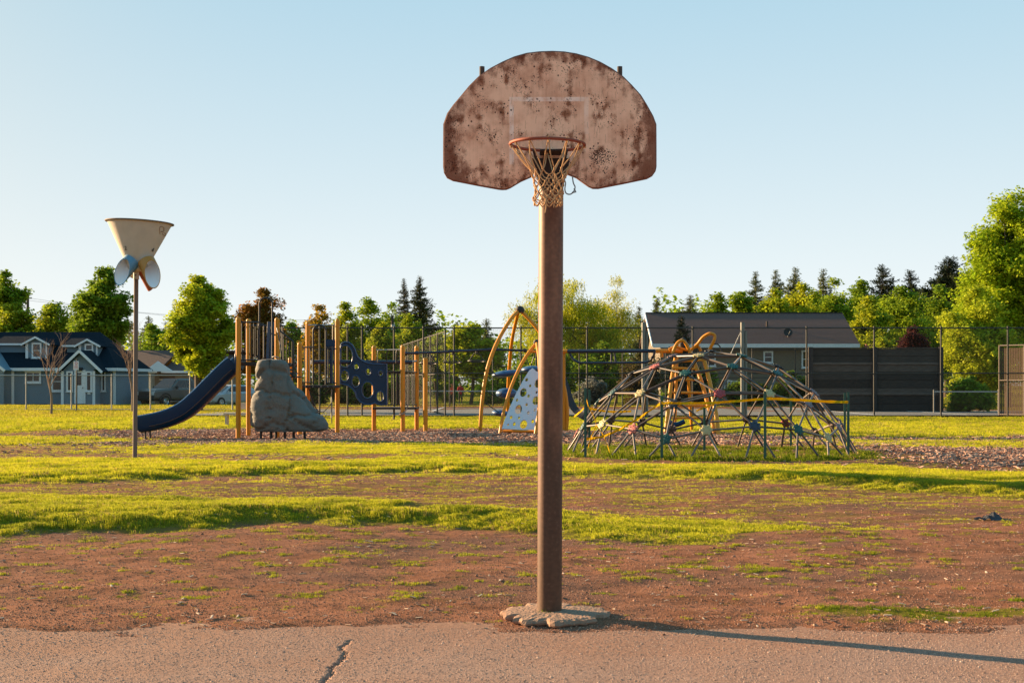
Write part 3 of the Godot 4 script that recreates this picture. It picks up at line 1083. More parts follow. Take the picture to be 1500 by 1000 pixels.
	for L in lv.size():
		var row := []
		for i in 12:
			var a := TAU * (i + (0.5 if L % 2 == 0 and L > 1 else 0.0)) / 12.0
			if L == 1:
				a = TAU * i / 12.0
			var jr := 0.0 if L == 0 else 0.009
			row.append(rc + Vector3(cos(a) * lv[L][1] + r.randf_range(-jr, jr), -lv[L][0] - (0.008 if L == 0 else 0.0) + r.randf_range(-jr, jr) * 0.8, sin(a) * lv[L][1] + r.randf_range(-jr, jr)) + Vector3(0.01 * lv[L][0] / 0.37, 0, 0))
		node.append(row)
	for i in 12:
		# two cords leave each hook
		for s in [0, -1]:
			var end: Vector3 = node[2][(i + s + 12) % 12]
			var st: Vector3 = node[0][i] + Vector3(0, 0.012, 0)
			net.tube(curve([st, st.lerp(end, 0.5) + Vector3(r.randf_range(-0.012, 0.012), -0.01, r.randf_range(-0.012, 0.012)), end], 3), 0.0036, 6, false)
		net.tube([node[0][i] + Vector3(0, 0.020, 0), node[0][i] + Vector3(0.004, -0.012, 0)], 0.006, 6)
	for L in range(2, lv.size() - 1):
		for i in 12:
			for s in [0, 1] if L % 2 == 0 else [0, -1]:
				var a: Vector3 = node[L][i]
				var q: Vector3 = node[L + 1][(i + s + 12) % 12]
				net.tube([a, a.lerp(q, 0.5) + Vector3(r.randf_range(-0.006, 0.006), -0.006, r.randf_range(-0.006, 0.006)), q], 0.0036, 6, false)
			net.ellipsoid(node[L][i], Vector3(0.007, 0.008, 0.007), 6)
	for i in 12:
		var a: Vector3 = node[-1][i]
		var q: Vector3 = node[-1][(i + 1) % 12]
		net.tube(curve([a, (a + q) * 0.5 + Vector3(0, -0.025, 0), q], 3), 0.0036, 6, false)
		if i % 3 == 0:
			net.tube([a, a + Vector3(r.randf_range(-0.015, 0.015), -0.03, 0.01)], 0.0032, 5)
	var tail: Vector3 = rc + Vector3(-0.012, -0.31, 0.082)
	net.tube(curve([tail, tail + Vector3(0.004, -0.045, 0.005), tail + Vector3(-0.003, -0.1, 0)], 4), 0.0042, 6)
	part("net", net, M.net, t)
	var lp := MB.new()
	var L0 := []
	for p in [[838.5, 258], [840, 268], [842.5, 274], [840, 281], [835, 284.5], [829.5, 283], [827.5, 277], [828.5, 268], [826, 262]]:
		L0.append(at(p[0], p[1], 8.3))
	lp.tube(curve(L0, 4), 0.0042, 6)
	lp.tube([at(838, 282, 8.3), at(843.5, 281, 8.3), at(841, 276, 8.3)], 0.0055, 6)
	part("loose_net_strand", lp, M.net_gray, t)

# ---------- funnel ball ----------
func make_funnel() -> void:
	var d := 27.0
	var k := d / F
	var p0 := at(197, 676, d)
	p0.y = ground_h(p0.x, p0.z)
	var t := thing("funnel_ball_goal", "white funnel shaped ball toss goal with coloured chutes on thin pole", "funnel goal", p0)
	var top := at(199, 404, d)
	line_bar("pole", Vector3(p0.x, p0.y - 0.02, -d), top, 0.043, M.funnel_pole, t, 16)
	line_bar("collar", at(199, 409, d), at(199, 392, d), 0.056, M.funnel, t, 16)
	line_bar("pole_base", p0 + Vector3(0, -0.03, 0), p0 + Vector3(0, 0.05, 0), 0.07, M.funnel_pole, t, 12)
	# cone, tipped a little to the right
	var axis_ := Basis(Vector3(0, 0, 1), -0.05)
	var o := at(200.5, 397, d)
	var xf := Transform3D(axis_, o)
	var cone := MB.new()
	cone.lathe([Vector2(0.0, -0.005), Vector2(0.13, -0.005), Vector2(0.16, 0.02), Vector2(0.595, 0.905), Vector2(0.625, 0.915)], 56, xf)
	cone.lathe([Vector2(0.635, 0.925), Vector2(0.58, 0.905), Vector2(0.15, 0.03), Vector2(0.0, 0.03)], 56, xf)
	part("cone", cone, M.funnel, t)
	var lip := MB.new()
	var ring := []
	for i in 49:
		var a := TAU * i / 48
		ring.append(xf * Vector3(cos(a) * 0.63, 0.92, sin(a) * 0.63))
	lip.tube(ring, 0.014, 8, false)
	part("lip", lip, M.funnel_pole, t)
	# chutes: tubes cut upright so that each mouth is a tall oval
	var names := ["chute", "chute", "chute", "chute"]
	var dirs := [Vector3(-0.55, -0.80, 0.52), Vector3(0.50, -0.85, 0.42), Vector3(0.42, -0.95, -0.45), Vector3(-0.45, -0.8, -0.55)]
	var mouths := [Vector3(-0.38, 0.02, 0.92), Vector3(0.66, 0.0, 0.75), Vector3(0.6, -0.5, -0.6), Vector3(-0.6, -0.3, -0.7)]
	var mats := [M.chute_blue, M.chute_gold, M.chute_red, M.funnel]
	var heads := [at(193, 382, d - 0.15), at(214, 383, d - 0.15), at(207, 390, d + 0.1), at(197, 388, d + 0.1)]
	var reach := [0.30, 0.31, 0.42, 0.16]
	var said := ["pale blue chute", "mustard yellow chute", "faded red chute", "white chute"]
	for i in 4:
		var ax: Vector3 = dirs[i].normalized()
		var mn: Vector3 = mouths[i].normalized()
		var x := ax.cross(Vector3.UP).normalized()
		var y := x.cross(ax).normalized()
		var end: Vector3 = heads[i] + ax * reach[i]
		var outer := MB.new()
		var inside := MB.new()
		var rr := 0.165 if i < 2 else 0.12
		var sides := 36
		var s0 := []
		var e0 := []
		var s1 := []
		var e1 := []
		var nn := []
		for q in sides:
			var a := TAU * q / sides
			var m := x * cos(a) + y * sin(a)
			nn.append(m)
			for w in 2:
				var st: Vector3 = heads[i] + m * (rr - w * 0.012)
				var tt: float = (end - st).dot(mn) / ax.dot(mn)
				if w == 0:
					s0.append(st); e0.append(st + ax * tt)
				else:
					s1.append(st); e1.append(st + ax * tt)
		for q in sides:
			var w := (q + 1) % sides
			outer.tri(s0[q], s0[w], e0[w], nn[q], nn[w], nn[w])
			outer.tri(s0[q], e0[w], e0[q], nn[q], nn[w], nn[q])
			outer.quad(e0[q], e0[w], e1[w], e1[q], mn)
			inside.tri(s1[q], s1[w], e1[w], -nn[q], -nn[w], -nn[w])
			inside.tri(s1[q], e1[w], e1[q], -nn[q], -nn[w], -nn[q])
		for q in range(1, sides - 1):
			inside.face(s1[0], s1[q], s1[q + 1], ax)
		var c := part("chute", outer, mats[i], t)
		c.set_meta("label", said[i])
		part("chute_lining", inside, M.funnel_in, c)
	# the numerals over the chutes
	for q in [["2", 184.2, 363.5, -0.25], ["4", 220.5, 365, 0.5]]:
		var tm := TextMesh.new()
		var fnt := SystemFont.new()
		fnt.font_names = PackedStringArray(["Droid Sans"])
		tm.font = fnt
		tm.text = q[0]
		tm.font_size = 16
		tm.pixel_size = 0.0062
		tm.depth = 0.006
		var ps := at(q[1], q[2], d - 0.28)
		# onto the cone's skin
		var hgt := (xf.affine_inverse() * ps).y
		var rad := 0.16 + (hgt - 0.02) / 0.885 * 0.435
		var lx := (xf.affine_inverse() * ps).x
		var lz := sqrt(maxf(rad * rad - lx * lx, 0.0004))
		var yaw := atan2(lx, lz)
		var bs := xf.basis * Basis(Vector3.UP, yaw) * Basis(Vector3.RIGHT, 0.456)
		var pt := xf * Vector3(lx, hgt, lz)
		var m := shared_part("numeral", tm, M.ink, t, Transform3D(bs, pt + bs.z * 0.006 - t.position))
	# a brown scrawl near the lip
	var sc := MB.new()
	var path := []
	for q in [[-3.4, -5.5], [-1.5, 4.5], [2.2, 4.5], [1.2, -0.5], [-1.6, -1.5], [1.6, -3], [0.5, -6.5], [-1.0, -4]]:
		var ps := at(235.5 + q[0], 337 - q[1], d - 0.3)
		var l := xf.affine_inverse() * ps
		var rad := 0.16 + (l.y - 0.02) / 0.885 * 0.435 + 0.004
		path.append(xf * Vector3(l.x, l.y, sqrt(maxf(rad * rad - l.x * l.x, 0.0))))
	sc.tube(curve(path, 5), 0.0055, 5)
	part("scrawl", sc, mat(lin(0.3, 0.18, 0.11), 0.9), t)
	# bolts under the cone
	var bo := MB.new()
	bo.ellipsoid(at(199.5, 403, d) + Vector3(0, 0, 0.058), Vector3(0.014, 0.014, 0.008), 8)
	part("bolt", bo, M.ink, t)

# ---------- playground ----------
func post(parent: Node, px: float, top_py: float, base_py: float, d: float) -> void:
	var a := at(px, base_py, d)
	a.y = ground_h(a.x, a.z) - 0.03
	var b := at(px, top_py, d)
	var m := MB.new()
	var r := 0.066
	m.tube([a, b - Vector3(0, 0.06, 0)], r, 20, false)
	m.lathe([Vector2(r, 0), Vector2(r * 0.94, 0.022), Vector2(r * 0.72, 0.045), Vector2(r * 0.4, 0.058), Vector2(0, 0.062)], 20, Transform3D(Basis.IDENTITY, b - Vector3(0, 0.06, 0)))
	part("post", m, M.yellow, parent)
	# clamp collars
	
func railing(parent: Node, a: Vector3, b: Vector3, h: float, n: int, mt: Material, r := 0.016) -> void:
	var u := Vector3(0, h, 0)
	line_bar("top_rail", a + u, b + u, r * 1.25, mt, parent)
	line_bar("bottom_rail", a, b, r * 1.1, mt, parent)
	for i in n:
		var p := a.lerp(b, (i + 0.5) / n)
		line_bar("baluster", p, p + u, r * 0.75, mt, parent, 6)

func hoop_rail(parent: Node, x0: float, x1: float, top: float, bottom: float, d: float, mt: Material, r := 0.02) -> void:
	var p := [at(x0, bottom, d)]
	var rad := (x1 - x0) * 0.5
	for i in 9:
		var a := PI - PI * i / 8.0
		p.append(at((x0 + x1) * 0.5 + cos(a) * rad, top + rad * 0.9 - sin(a) * rad * 0.9, d))
	p.append(at(x1, bottom, d))
	tube_part("arch_rail", p, r, mt, parent, 8)

func make_climbing_rock(t: Node3D) -> void:
	# --- climbing rock: one moulded shell, narrow on top and flaring to a wide foot
	var rd := 36.3
	var cells := noise(1.0, FastNoiseLite.TYPE_CELLULAR, 1, 61)
	cells.cellular_return_type = FastNoiseLite.RETURN_CELL_VALUE
	cells.cellular_jitter = 0.9
	var gaps := noise(1.0, FastNoiseLite.TYPE_CELLULAR, 1, 61)
	gaps.cellular_return_type = FastNoiseLite.RETURN_DISTANCE2_SUB
	gaps.cellular_jitter = 0.9
	var lump := noise(1.6, FastNoiseLite.TYPE_SIMPLEX_SMOOTH, 3, 62)
	var rows_r := [[526.5, 388, 412, 0.25], [528, 383, 419, 0.34], [533, 380.5, 423, 0.38], [545, 379, 425, 0.40], [556, 378, 429, 0.42], [566, 377, 434, 0.44], [576, 374.5, 440, 0.47], [586, 372.5, 447, 0.50], [596, 371.5, 455, 0.52], [605, 371, 465, 0.54], [612, 370.5, 475, 0.54], [620, 370.5, 478.5, 0.52], [628, 371, 478, 0.5], [631.5, 374, 474, 0.46]]
	var N := 72
	var shell := []
	for step in 14 * 5 - 4:
		var f := step / 5.0
		var a: Array = rows_r[mini(int(f), 13)]
		var b: Array = rows_r[mini(int(f) + 1, 13)]
		var u := f - int(f)
		var y := lerpf(a[0], b[0], u)
		var lo := at(lerpf(a[1], b[1], u), y, rd)
		var hi := at(lerpf(a[2], b[2], u), y, rd)
		var dep := lerpf(a[3], b[3], u)
		var ctr := (lo + hi) * 0.5
		var row := []
		for k in N:
			var an := TAU * k / N
			var cx := cos(an)
			var cz := sin(an)
			var l := pow(pow(absf(cx), 3.4) + pow(absf(cz), 3.4), -1.0 / 3.4)
			var p := ctr + Vector3(cx * l * (hi.x - lo.x) * 0.5, 0, cz * l * dep)
			var q := p + Vector3(lump.get_noise_3dv(p), lump.get_noise_3dv(p + Vector3(9, 0, 0)), 0) * 0.12
			q *= Vector3(1.9, 1.5, 1.5)
			var out := Vector3(cx, 0, cz)
			var crease := smoothstep(0.16, 0.0, gaps.get_noise_3dv(q) + 1.0)
			p += out * (cells.get_noise_3dv(q) * 0.075 - crease * 0.07 + lump.get_noise_3dv(p * 1.2) * 0.05 + lump.get_noise_3dv(p * 5.0) * 0.012)
			row.append(p)
		shell.append(row)
	var sm := MB.new()
	var last_r := shell.size() - 1
	for i in last_r:
		for k in N:
			var nn := []
			for ik in [[i, k], [i + 1, k], [i + 1, k + 1], [i, k + 1]]:
				var e1: Vector3 = shell[mini(ik[0] + 1, last_r)][ik[1] % N] - shell[maxi(ik[0] - 1, 0)][ik[1] % N]
				var e2: Vector3 = shell[ik[0]][(ik[1] + 1) % N] - shell[ik[0]][(ik[1] + N - 1) % N]
				var c := e1.cross(e2).normalized()
				var mid: Vector3 = (shell[ik[0]][0] + shell[ik[0]][N / 2]) * 0.5
				nn.append(c if c.dot(shell[ik[0]][ik[1] % N] - mid) > 0 else -c)
			var k2 := (k + 1) % N
			sm.tri(shell[i][k], shell[i + 1][k], shell[i + 1][k2], nn[0], nn[1], nn[2])
			sm.tri(shell[i][k], shell[i + 1][k2], shell[i][k2], nn[0], nn[2], nn[3])
	for e in [0, last_r]:
		var mid: Vector3 = (shell[e][0] + shell[e][N / 2]) * 0.5 + Vector3(0, 0.015 if e == 0 else 0.0, 0)
		for k in N:
			sm.face(shell[e][k], shell[e][(k + 1) % N], mid, Vector3.UP if e == 0 else Vector3.DOWN)
	part("rock_climber", sm, M.rock, t)

# an outlined board with round holes, as one solid
func holed_panel(called: String, parent: Node, outline: Array, holes: Array, depth: float, mt: Material, frame: Transform3D) -> CSGCombiner3D:
	var c := CSGCombiner3D.new()
	c.name = called
	parent.add_child(c)
	c.transform = Transform3D(frame.basis, frame.origin - offset_of(parent))
	var p := CSGPolygon3D.new()
	p.name = "sheet"
	var poly := PackedVector2Array()
	for q in outline:
		poly.append(q)
	p.polygon = poly
	p.depth = depth
	p.material = mt
	c.add_child(p)
	for h in holes:
		var cy := CSGCylinder3D.new()
		cy.name = "hole"
		cy.operation = CSGShape3D.OPERATION_SUBTRACTION
		cy.radius = 1.0
		cy.height = depth * 4.0
		cy.sides = 24
		cy.material = mt
		c.add_child(cy, true)
		cy.transform = Transform3D(Basis(Vector3(h[2], 0, 0), Vector3(0, 0, 1), Vector3(0, -h[3], 0)), Vector3(h[0], h[1], -depth * 0.5))
	return c

func make_play_structure() -> void:
	var t := thing("play_structure", "playground set with yellow posts, navy slide, grey climbing rock and raised decks", "playground set", Vector3(-5.6, 0, -39.0))
	# --- slide: a U shaped trough swept along its run
	var d := 37.3
	var line := []
	for p in [[345, 533, 1.0], [331, 545, 1.0], [310, 566, 1.0], [294, 582, 1.0], [275, 598.5, 1.0], [258, 608, 1.0], [240, 614.5, 0.9], [222, 618.5, 0.95], [208, 621, 0.85], [201.5, 622.5, 0.6]]:
		line.append(at(p[0], p[1], d))
	line = curve(line, 4)
	var prof := [Vector2(-0.30, 0.20), Vector2(-0.345, 0.215), Vector2(-0.355, 0.16), Vector2(-0.33, -0.10), Vector2(-0.26, -0.20), Vector2(-0.15, -0.225), Vector2(0.15, -0.225), Vector2(0.26, -0.20), Vector2(0.33, -0.10), Vector2(0.355, 0.16), Vector2(0.345, 0.215), Vector2(0.30, 0.20), Vector2(0.29, 0.15), Vector2(0.27, -0.08), Vector2(0.2, -0.16), Vector2(-0.2, -0.16), Vector2(-0.27, -0.08), Vector2(-0.29, 0.15), Vector2(-0.30, 0.20)]
	var s := MB.new()
	var rows := []
	for i in line.size():
		var dir: Vector3 = (line[mini(i + 1, line.size() - 1)] - line[maxi(i - 1, 0)]).normalized()
		var up := Vector3(dir.y, -dir.x, 0)
		if up.y < 0: up = -up
		var row := []
		var k := 1.0
		if i > line.size() - 4:
			k = 0.92 - 0.09 * (i - line.size() + 4)
		for q in prof:
			row.append(line[i] + Vector3(0, 0, 1) * q.x * lerpf(1.0, k, 0.5) + up * q.y * k)
		rows.append(row)
	for i in rows.size() - 1:
		for j in prof.size() - 1:
			var nn := []
			for ij in [[i, j], [i + 1, j], [i + 1, j + 1], [i, j + 1]]:
				var a: Vector3 = rows[mini(ij[0] + 1, rows.size() - 1)][ij[1]] - rows[maxi(ij[0] - 1, 0)][ij[1]]
				var j0: int = (ij[1] - 1 + 18) % 18
				var j1: int = (ij[1] + 1) % 18
				var b: Vector3 = rows[ij[0]][j1] - rows[ij[0]][j0]
				nn.append(a.cross(b).normalized())
			s.tri(rows[i][j], rows[i + 1][j], rows[i + 1][j + 1], nn[0], nn[1], nn[2])
			s.tri(rows[i][j], rows[i + 1][j + 1], rows[i][j + 1], nn[0], nn[2], nn[3])
	# rounded nose at the exit
	var last: Array = rows[-1]
	for j in range(2, 9):
		s.face(last[j], last[j + 1], (last[5] + last[6]) * 0.5 + Vector3(-0.06, 0.03, 0), Vector3(-1, -0.3, 0))
	var slide := part("slide", s, M.navy, t)
	var seam := MB.new()
	var low := []
	for i in range(2, rows.size() - 8):
		low.append(rows[i][4] + Vector3(0, 0, 0.0).lerp(Vector3.ZERO, 0) + Vector3(0, 0.02, 0.0))
	var low2 := []
	for i in range(2, rows.size() - 8):
		low2.append(rows[i][8] + Vector3(0, 0.01, 0.035))
	seam.tube(low2, 0.014, 6)
	part("seam", seam, mat(lin(0.05, 0.03, 0.03), 0.5), slide)
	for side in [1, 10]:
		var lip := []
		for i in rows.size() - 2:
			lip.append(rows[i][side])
		tube_part("lip", lip, 0.02, mat(lin(0.06, 0.16, 0.32), 0.25), slide, 8)  # rolled lip, its paler navy paints in a highlight along the top edge
	for p in [[212.5, 630], [219.5, 630.5]]:
		var a := at(p[0], p[1], d - 0.15)
		line_bar("slide_leg", Vector3(a.x, ground_h(a.x, a.z) - 0.02, a.z), a, 0.024, M.black, t)
	tube_part("slide_hood", curve([at(345, 545, d - 0.35), at(345, 520, d - 0.35), at(346, 512, d), at(345, 520, d + 0.35), at(345, 545, d + 0.35)], 4), 0.03, M.navy, t)
	# --- posts
	for p in [[348.7, 464, 643, 36.95], [363.7, 466.5, 638, 39.3], [405.7, 465, 641, 37.4], [438.8, 501, 637, 39.8], [450.8, 470.5, 633, 41.9], [425, 523, 632, 42.5], [494, 466.8, 633.6, 41.6], [547.6, 506, 631, 43.0], [589.8, 505, 632.4, 42.3], [610.3, 506, 630, 43.7], [623.2, 523, 632.2, 42.4]]:
		post(t, p[0], p[1], p[2], p[3])
	# --- upper deck
	var dm := MB.new()
	var y0 := at(0, 533, 37.5).y
	dm.box(Vector3((at(350, 0, 37).x + at(408, 0, 37).x) * 0.5, y0, -38.4), Vector3(1.12, 0.09, 2.5), Basis.IDENTITY, 0.01)
	part("deck", dm, M.deck, t)
	railing(t, at(350, 527, 37.1), at(350, 527, 39.4) + Vector3(0.05, 0, 0), 0.95, 8, M.black)
	railing(t, at(365, 527, 39.3), at(417, 527, 39.7), 0.95, 9, M.black)
	railing(t, at(351, 527, 37.0), at(380, 527, 37.0), 0.98, 5, M.black)
	hoop_rail(t, 379.5, 398.5, 436, 528, 37.2, M.black, 0.022)
	hoop_rail(t, 379, 386.5, 474, 528, 36.95, M.black, 0.018)
	for q in [[392.5, 471], [398, 471]]:
		var pb := MB.new()
		var a := at(q[0], 499, 39.2)
		pb.box(a, Vector3(0.085, 1.05, 0.03), Basis(Vector3(0, 0, 1), -0.04), 0.006)
		part("slat_panel", pb, M.slate, t)
	# grab loop beside the rock
	tube_part("grab_bar", curve([at(404, 526, 36.9), at(412, 526, 36.6), at(409, 500, 36.6), at(405, 480, 36.9)], 4), 0.014, M.black, t, 6)
	tube_part("grab_bar", curve([at(397, 524, 36.8), at(402, 522, 36.6), at(408, 524, 36.7)], 4), 0.014, M.galv, t, 6)
	# --- stair down to the middle deck, with sloping rails
	for zz in [38.2, 39.4]:
		tube_part("stair_rail", [at(409, 484, zz), at(428, 499, zz), at(429.5, 503, zz), at(429.5, 548, zz)], 0.02, M.black, t)
		line_bar("stair_stringer", at(409, 533, zz), at(430, 551, zz), 0.03, M.black, t)
		for i in 5:
			var f := i / 4.0
			line_bar("baluster", at(411 + f * 16.5, 485.5 + f * 13, zz), at(411 + f * 16.5, 535 + f * 14, zz), 0.011, M.black, t, 6)
	for i in 4:
		var f := i / 3.0
		box_part("stair_tread", at(413 + f * 16, 536 + f * 16, 38.8), Vector3(0.3, 0.04, 1.15), M.deck, t, Basis.IDENTITY, 0.006)
	for i in 4:
		tube_part("loop_rung", curve([at(429, 522 + i * 9, 38.6), at(433.5, 520 + i * 9, 38.5), at(434, 525 + i * 9, 38.5), at(431, 527 + i * 9, 38.6)], 3), 0.012, M.galv, t, 6)
	# --- middle deck
	box_part("deck", at(467, 566, 40.9), Vector3(1.02, 0.075, 1.9), M.deck, t, Basis.IDENTITY, 0.008)
	for bx in [447, 458, 470, 480]:
		box_part("deck_bolt", at(bx, 566, 39.94), Vector3(0.025, 0.025, 0.012), M.galv, t)
	hoop_rail(t, 458.5, 477, 476, 563, 41.2, M.black, 0.026)
	line_bar("top_rail", at(442, 508.5, 40.6), at(459, 508.5, 41.2), 0.02, M.black, t)
	line_bar("bottom_rail", at(442, 560, 40.6), at(459, 560, 41.2), 0.018, M.black, t)
	for bx in [446, 450, 454]:
		line_bar("baluster", at(bx, 508.5, 40.8), at(bx, 560, 40.8), 0.012, M.black, t, 6)
	line_bar("top_bar", at(451, 476, 41.8), at(494, 476, 41.6), 0.018, M.galv, t)
	for bx in [487, 491]:
		line_bar("hanger_bar", at(bx, 477, 41.7), at(bx, 504, 41.7), 0.012, M.galv, t, 6)
	# ribbed navy panel
	box_part("panel_header", at(483.5, 502.5, 41.2), Vector3(0.29, 0.2, 0.05), M.navy, t, Basis.IDENTITY, 0.01)
	for i in 5:
		box_part("panel_slat", at(477.5 + i * 3.0, 534, 41.2), Vector3(0.036, 1.1, 0.04), M.navy if i != 3 else M.slate, t, Basis.IDENTITY, 0.006)
	railing(t, at(478, 561, 41.0), at(492, 561, 41.4), 1.0, 3, M.black)
	line_bar("spreader_tube", at(455, 530, 42.1), at(603, 530.5, 43.5), 0.06, M.navy_bar, t, 12)
	line_bar("spreader_tube", at(603, 530, 43.5), at(610, 528.5, 43.6), 0.03, M.galv, t, 8)
	# sagging rope climber under the deck
	for q in [[[452, 569], [461, 577], [473, 578], [487, 568]], [[453, 574], [460, 594], [472, 604], [486, 589]], [[456, 588], [466, 608], [484, 612]], [[452, 569], [462, 596], [476, 620], [491, 634]], [[487, 569], [485, 595], [486, 620]]]:
		var p := []
		for w in q: p.append(at(w[0], w[1], 40.4))
		tube_part("rope", curve(p, 5), 0.013, M.black, t, 6)
	line_bar("climber_leg", at(485.5, 568, 40.6), at(485.5, 612, 40.6), 0.02, M.galv, t)
	# --- the bubble panel
	var lip_highlight_m := mat(lin(0.015, 0.05, 0.12), 0.3)  # paler navy than the sheet, an edge highlight put into the colour
	var bd := 42.6
	var k := bd / F
	var ol := []
	for p in [[498.5, 509], [499.5, 503], [504, 500.3], [510, 500.8], [515, 504], [519, 510], [521, 517], [524, 523], [530, 528], [537, 531], [545, 532.5], [555, 532.8], [566.3, 532.8], [566.8, 560], [566.6, 594], [557, 593.4], [549, 590.4], [542, 592.8], [534, 592.3], [527, 588.5], [522.5, 582], [520.5, 575], [516, 569], [509, 564.5], [502, 562.5], [498, 562]]:
		ol.append(Vector2((p[0] - 532.0) * k, (560.0 - p[1]) * k))
	var hl := []
	for h in [[505.6, 522, 9.6, 14], [521.8, 536.8, 3.2, 4.2], [504.8, 550.5, 5.4, 7.2], [521, 558.5, 5.2, 7.4], [539.2, 544.7, 3.4, 4.8], [557.3, 546.7, 3.0, 3.8], [538.2, 571.2, 7.8, 10.6], [556.5, 580.6, 5.0, 6.8]]:
		hl.append([(h[0] - 532.0) * k, (560.0 - h[1]) * k, h[2] * k * 1.1, h[3] * k * 1.1])
	var o := at(532, 560, bd)
	holed_panel("bubble_panel", t, ol, hl, 0.07, M.navy, Transform3D(Basis(Vector3.UP, 0.12), o + Vector3(0, 0, 0.04)))
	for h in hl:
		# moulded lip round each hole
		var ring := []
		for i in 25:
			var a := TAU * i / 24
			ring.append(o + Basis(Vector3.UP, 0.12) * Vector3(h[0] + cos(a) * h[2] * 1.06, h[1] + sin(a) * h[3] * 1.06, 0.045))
		tube_part("hole_rim", ring, 0.022, lip_highlight_m, t, 8)
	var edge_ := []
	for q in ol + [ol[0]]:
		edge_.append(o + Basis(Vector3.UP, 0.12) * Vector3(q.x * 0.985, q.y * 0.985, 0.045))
	tube_part("panel_edge", edge_, 0.026, lip_highlight_m, t, 8)
	# --- low deck with hooped guard
	box_part("deck", at(580, 597.6, 43.2), Vector3(1.32, 0.06, 1.3), M.deck, t, Basis.IDENTITY, 0.008)
	line_bar("top_bar", at(549, 512.5, 43.0), at(589, 512, 42.5), 0.018, M.galv, t)
	for q in [[553, 558], [566.5, 571], [580, 585]]:
		tube_part("hanger_bar", curve([at(q[0] + 1, 513, 42.8), at(q[0], 518, 42.8), at(q[0], 532, 42.8)], 3), 0.014, M.black, t, 6)
	railing(t, at(566, 593, 42.9), at(590, 593, 42.4), 1.0, 5, M.black)
	railing(t, at(591, 593, 42.5), at(610, 593, 43.6), 1.0, 4, M.black)
	railing(t, at(552, 593, 43.9), at(609, 593, 43.9), 1.0, 9, M.black)
	for q in [[581.5, 512, 593], [584.5, 512, 593]]:
		line_bar("guard_bar", at(q[0], q[1], 42.6), at(q[0], q[2], 42.6), 0.016, M.black, t, 6)
	line_bar("deck_leg", at(577, 598, 43.4), at(577, 614, 43.4), 0.03, M.black, t)
	# rag knotted round a post
	tube_part("rope_knot", curve([at(586, 604, 42.15), at(589, 605.5, 42.18), at(594, 601, 42.2), at(598, 592, 42.3)], 4), 0.02, M.rope, t, 6)
	tube_part("rope_knot", curve([at(593.5, 604, 42.2), at(589, 606.8, 42.14), at(585.5, 606.5, 42.2)], 4), 0.022, M.rope, t, 6)
	# --- overhead beam with hanging rings
	tube_part("overhead_beam", curve([at(592, 517.5, 42.5), at(610, 517, 42.7), at(632, 516.2, 43), at(684, 513.6, 43.5), at(720, 512, 44), at(772, 513.4, 44)], 4), 0.038, M.navy_bar, t, 10)
	for c in [[594, 517.6], [718, 512.2], [769, 513.2], [610, 516.8]]:
		var a := at(c[0], c[1], 43.2)
		line_bar("clamp", a - Vector3(0.05, 0, 0), a + Vector3(0.05, 0, 0), 0.06, M.black, t, 10)
	for q in [[627.5, 516.6, 43.0], [663, 515.0, 43.4], [698, 513.4, 43.8]]:
		var c := at(q[0], q[1] + 15.5, q[2])
		var ring := []
		for i in 21:
			var a := TAU * i / 20
			ring.append(c + Vector3(cos(a) * 0.27, 0.02 * sin(a), sin(a) * 0.27))
		var rg := tube_part("ring_handle", ring, 0.02, M.black, t, 6)
		for sg in [-1.0, 1.0]:
			line_bar("ring_arm", at(q[0], q[1] + 3, q[2]) + Vector3(sg * 0.06, 0, 0), c + Vector3(sg * 0.24, 0, 0), 0.017, M.black, rg, 6)
		line_bar("ring_pivot", at(q[0], q[1], q[2]), at(q[0], q[1] + 5, q[2]), 0.03, M.black, rg, 8)
	make_climbing_rock(t)
	for q in [382, 397, 404, 417, 430, 446]:
		var a := at(q, 628, 36.3 + (0.3 if q == 404 else 0.0))
		line_bar("rock_leg", Vector3(a.x, ground_h(a.x, a.z) - 0.02, a.z), a, 0.035, M.black, t)

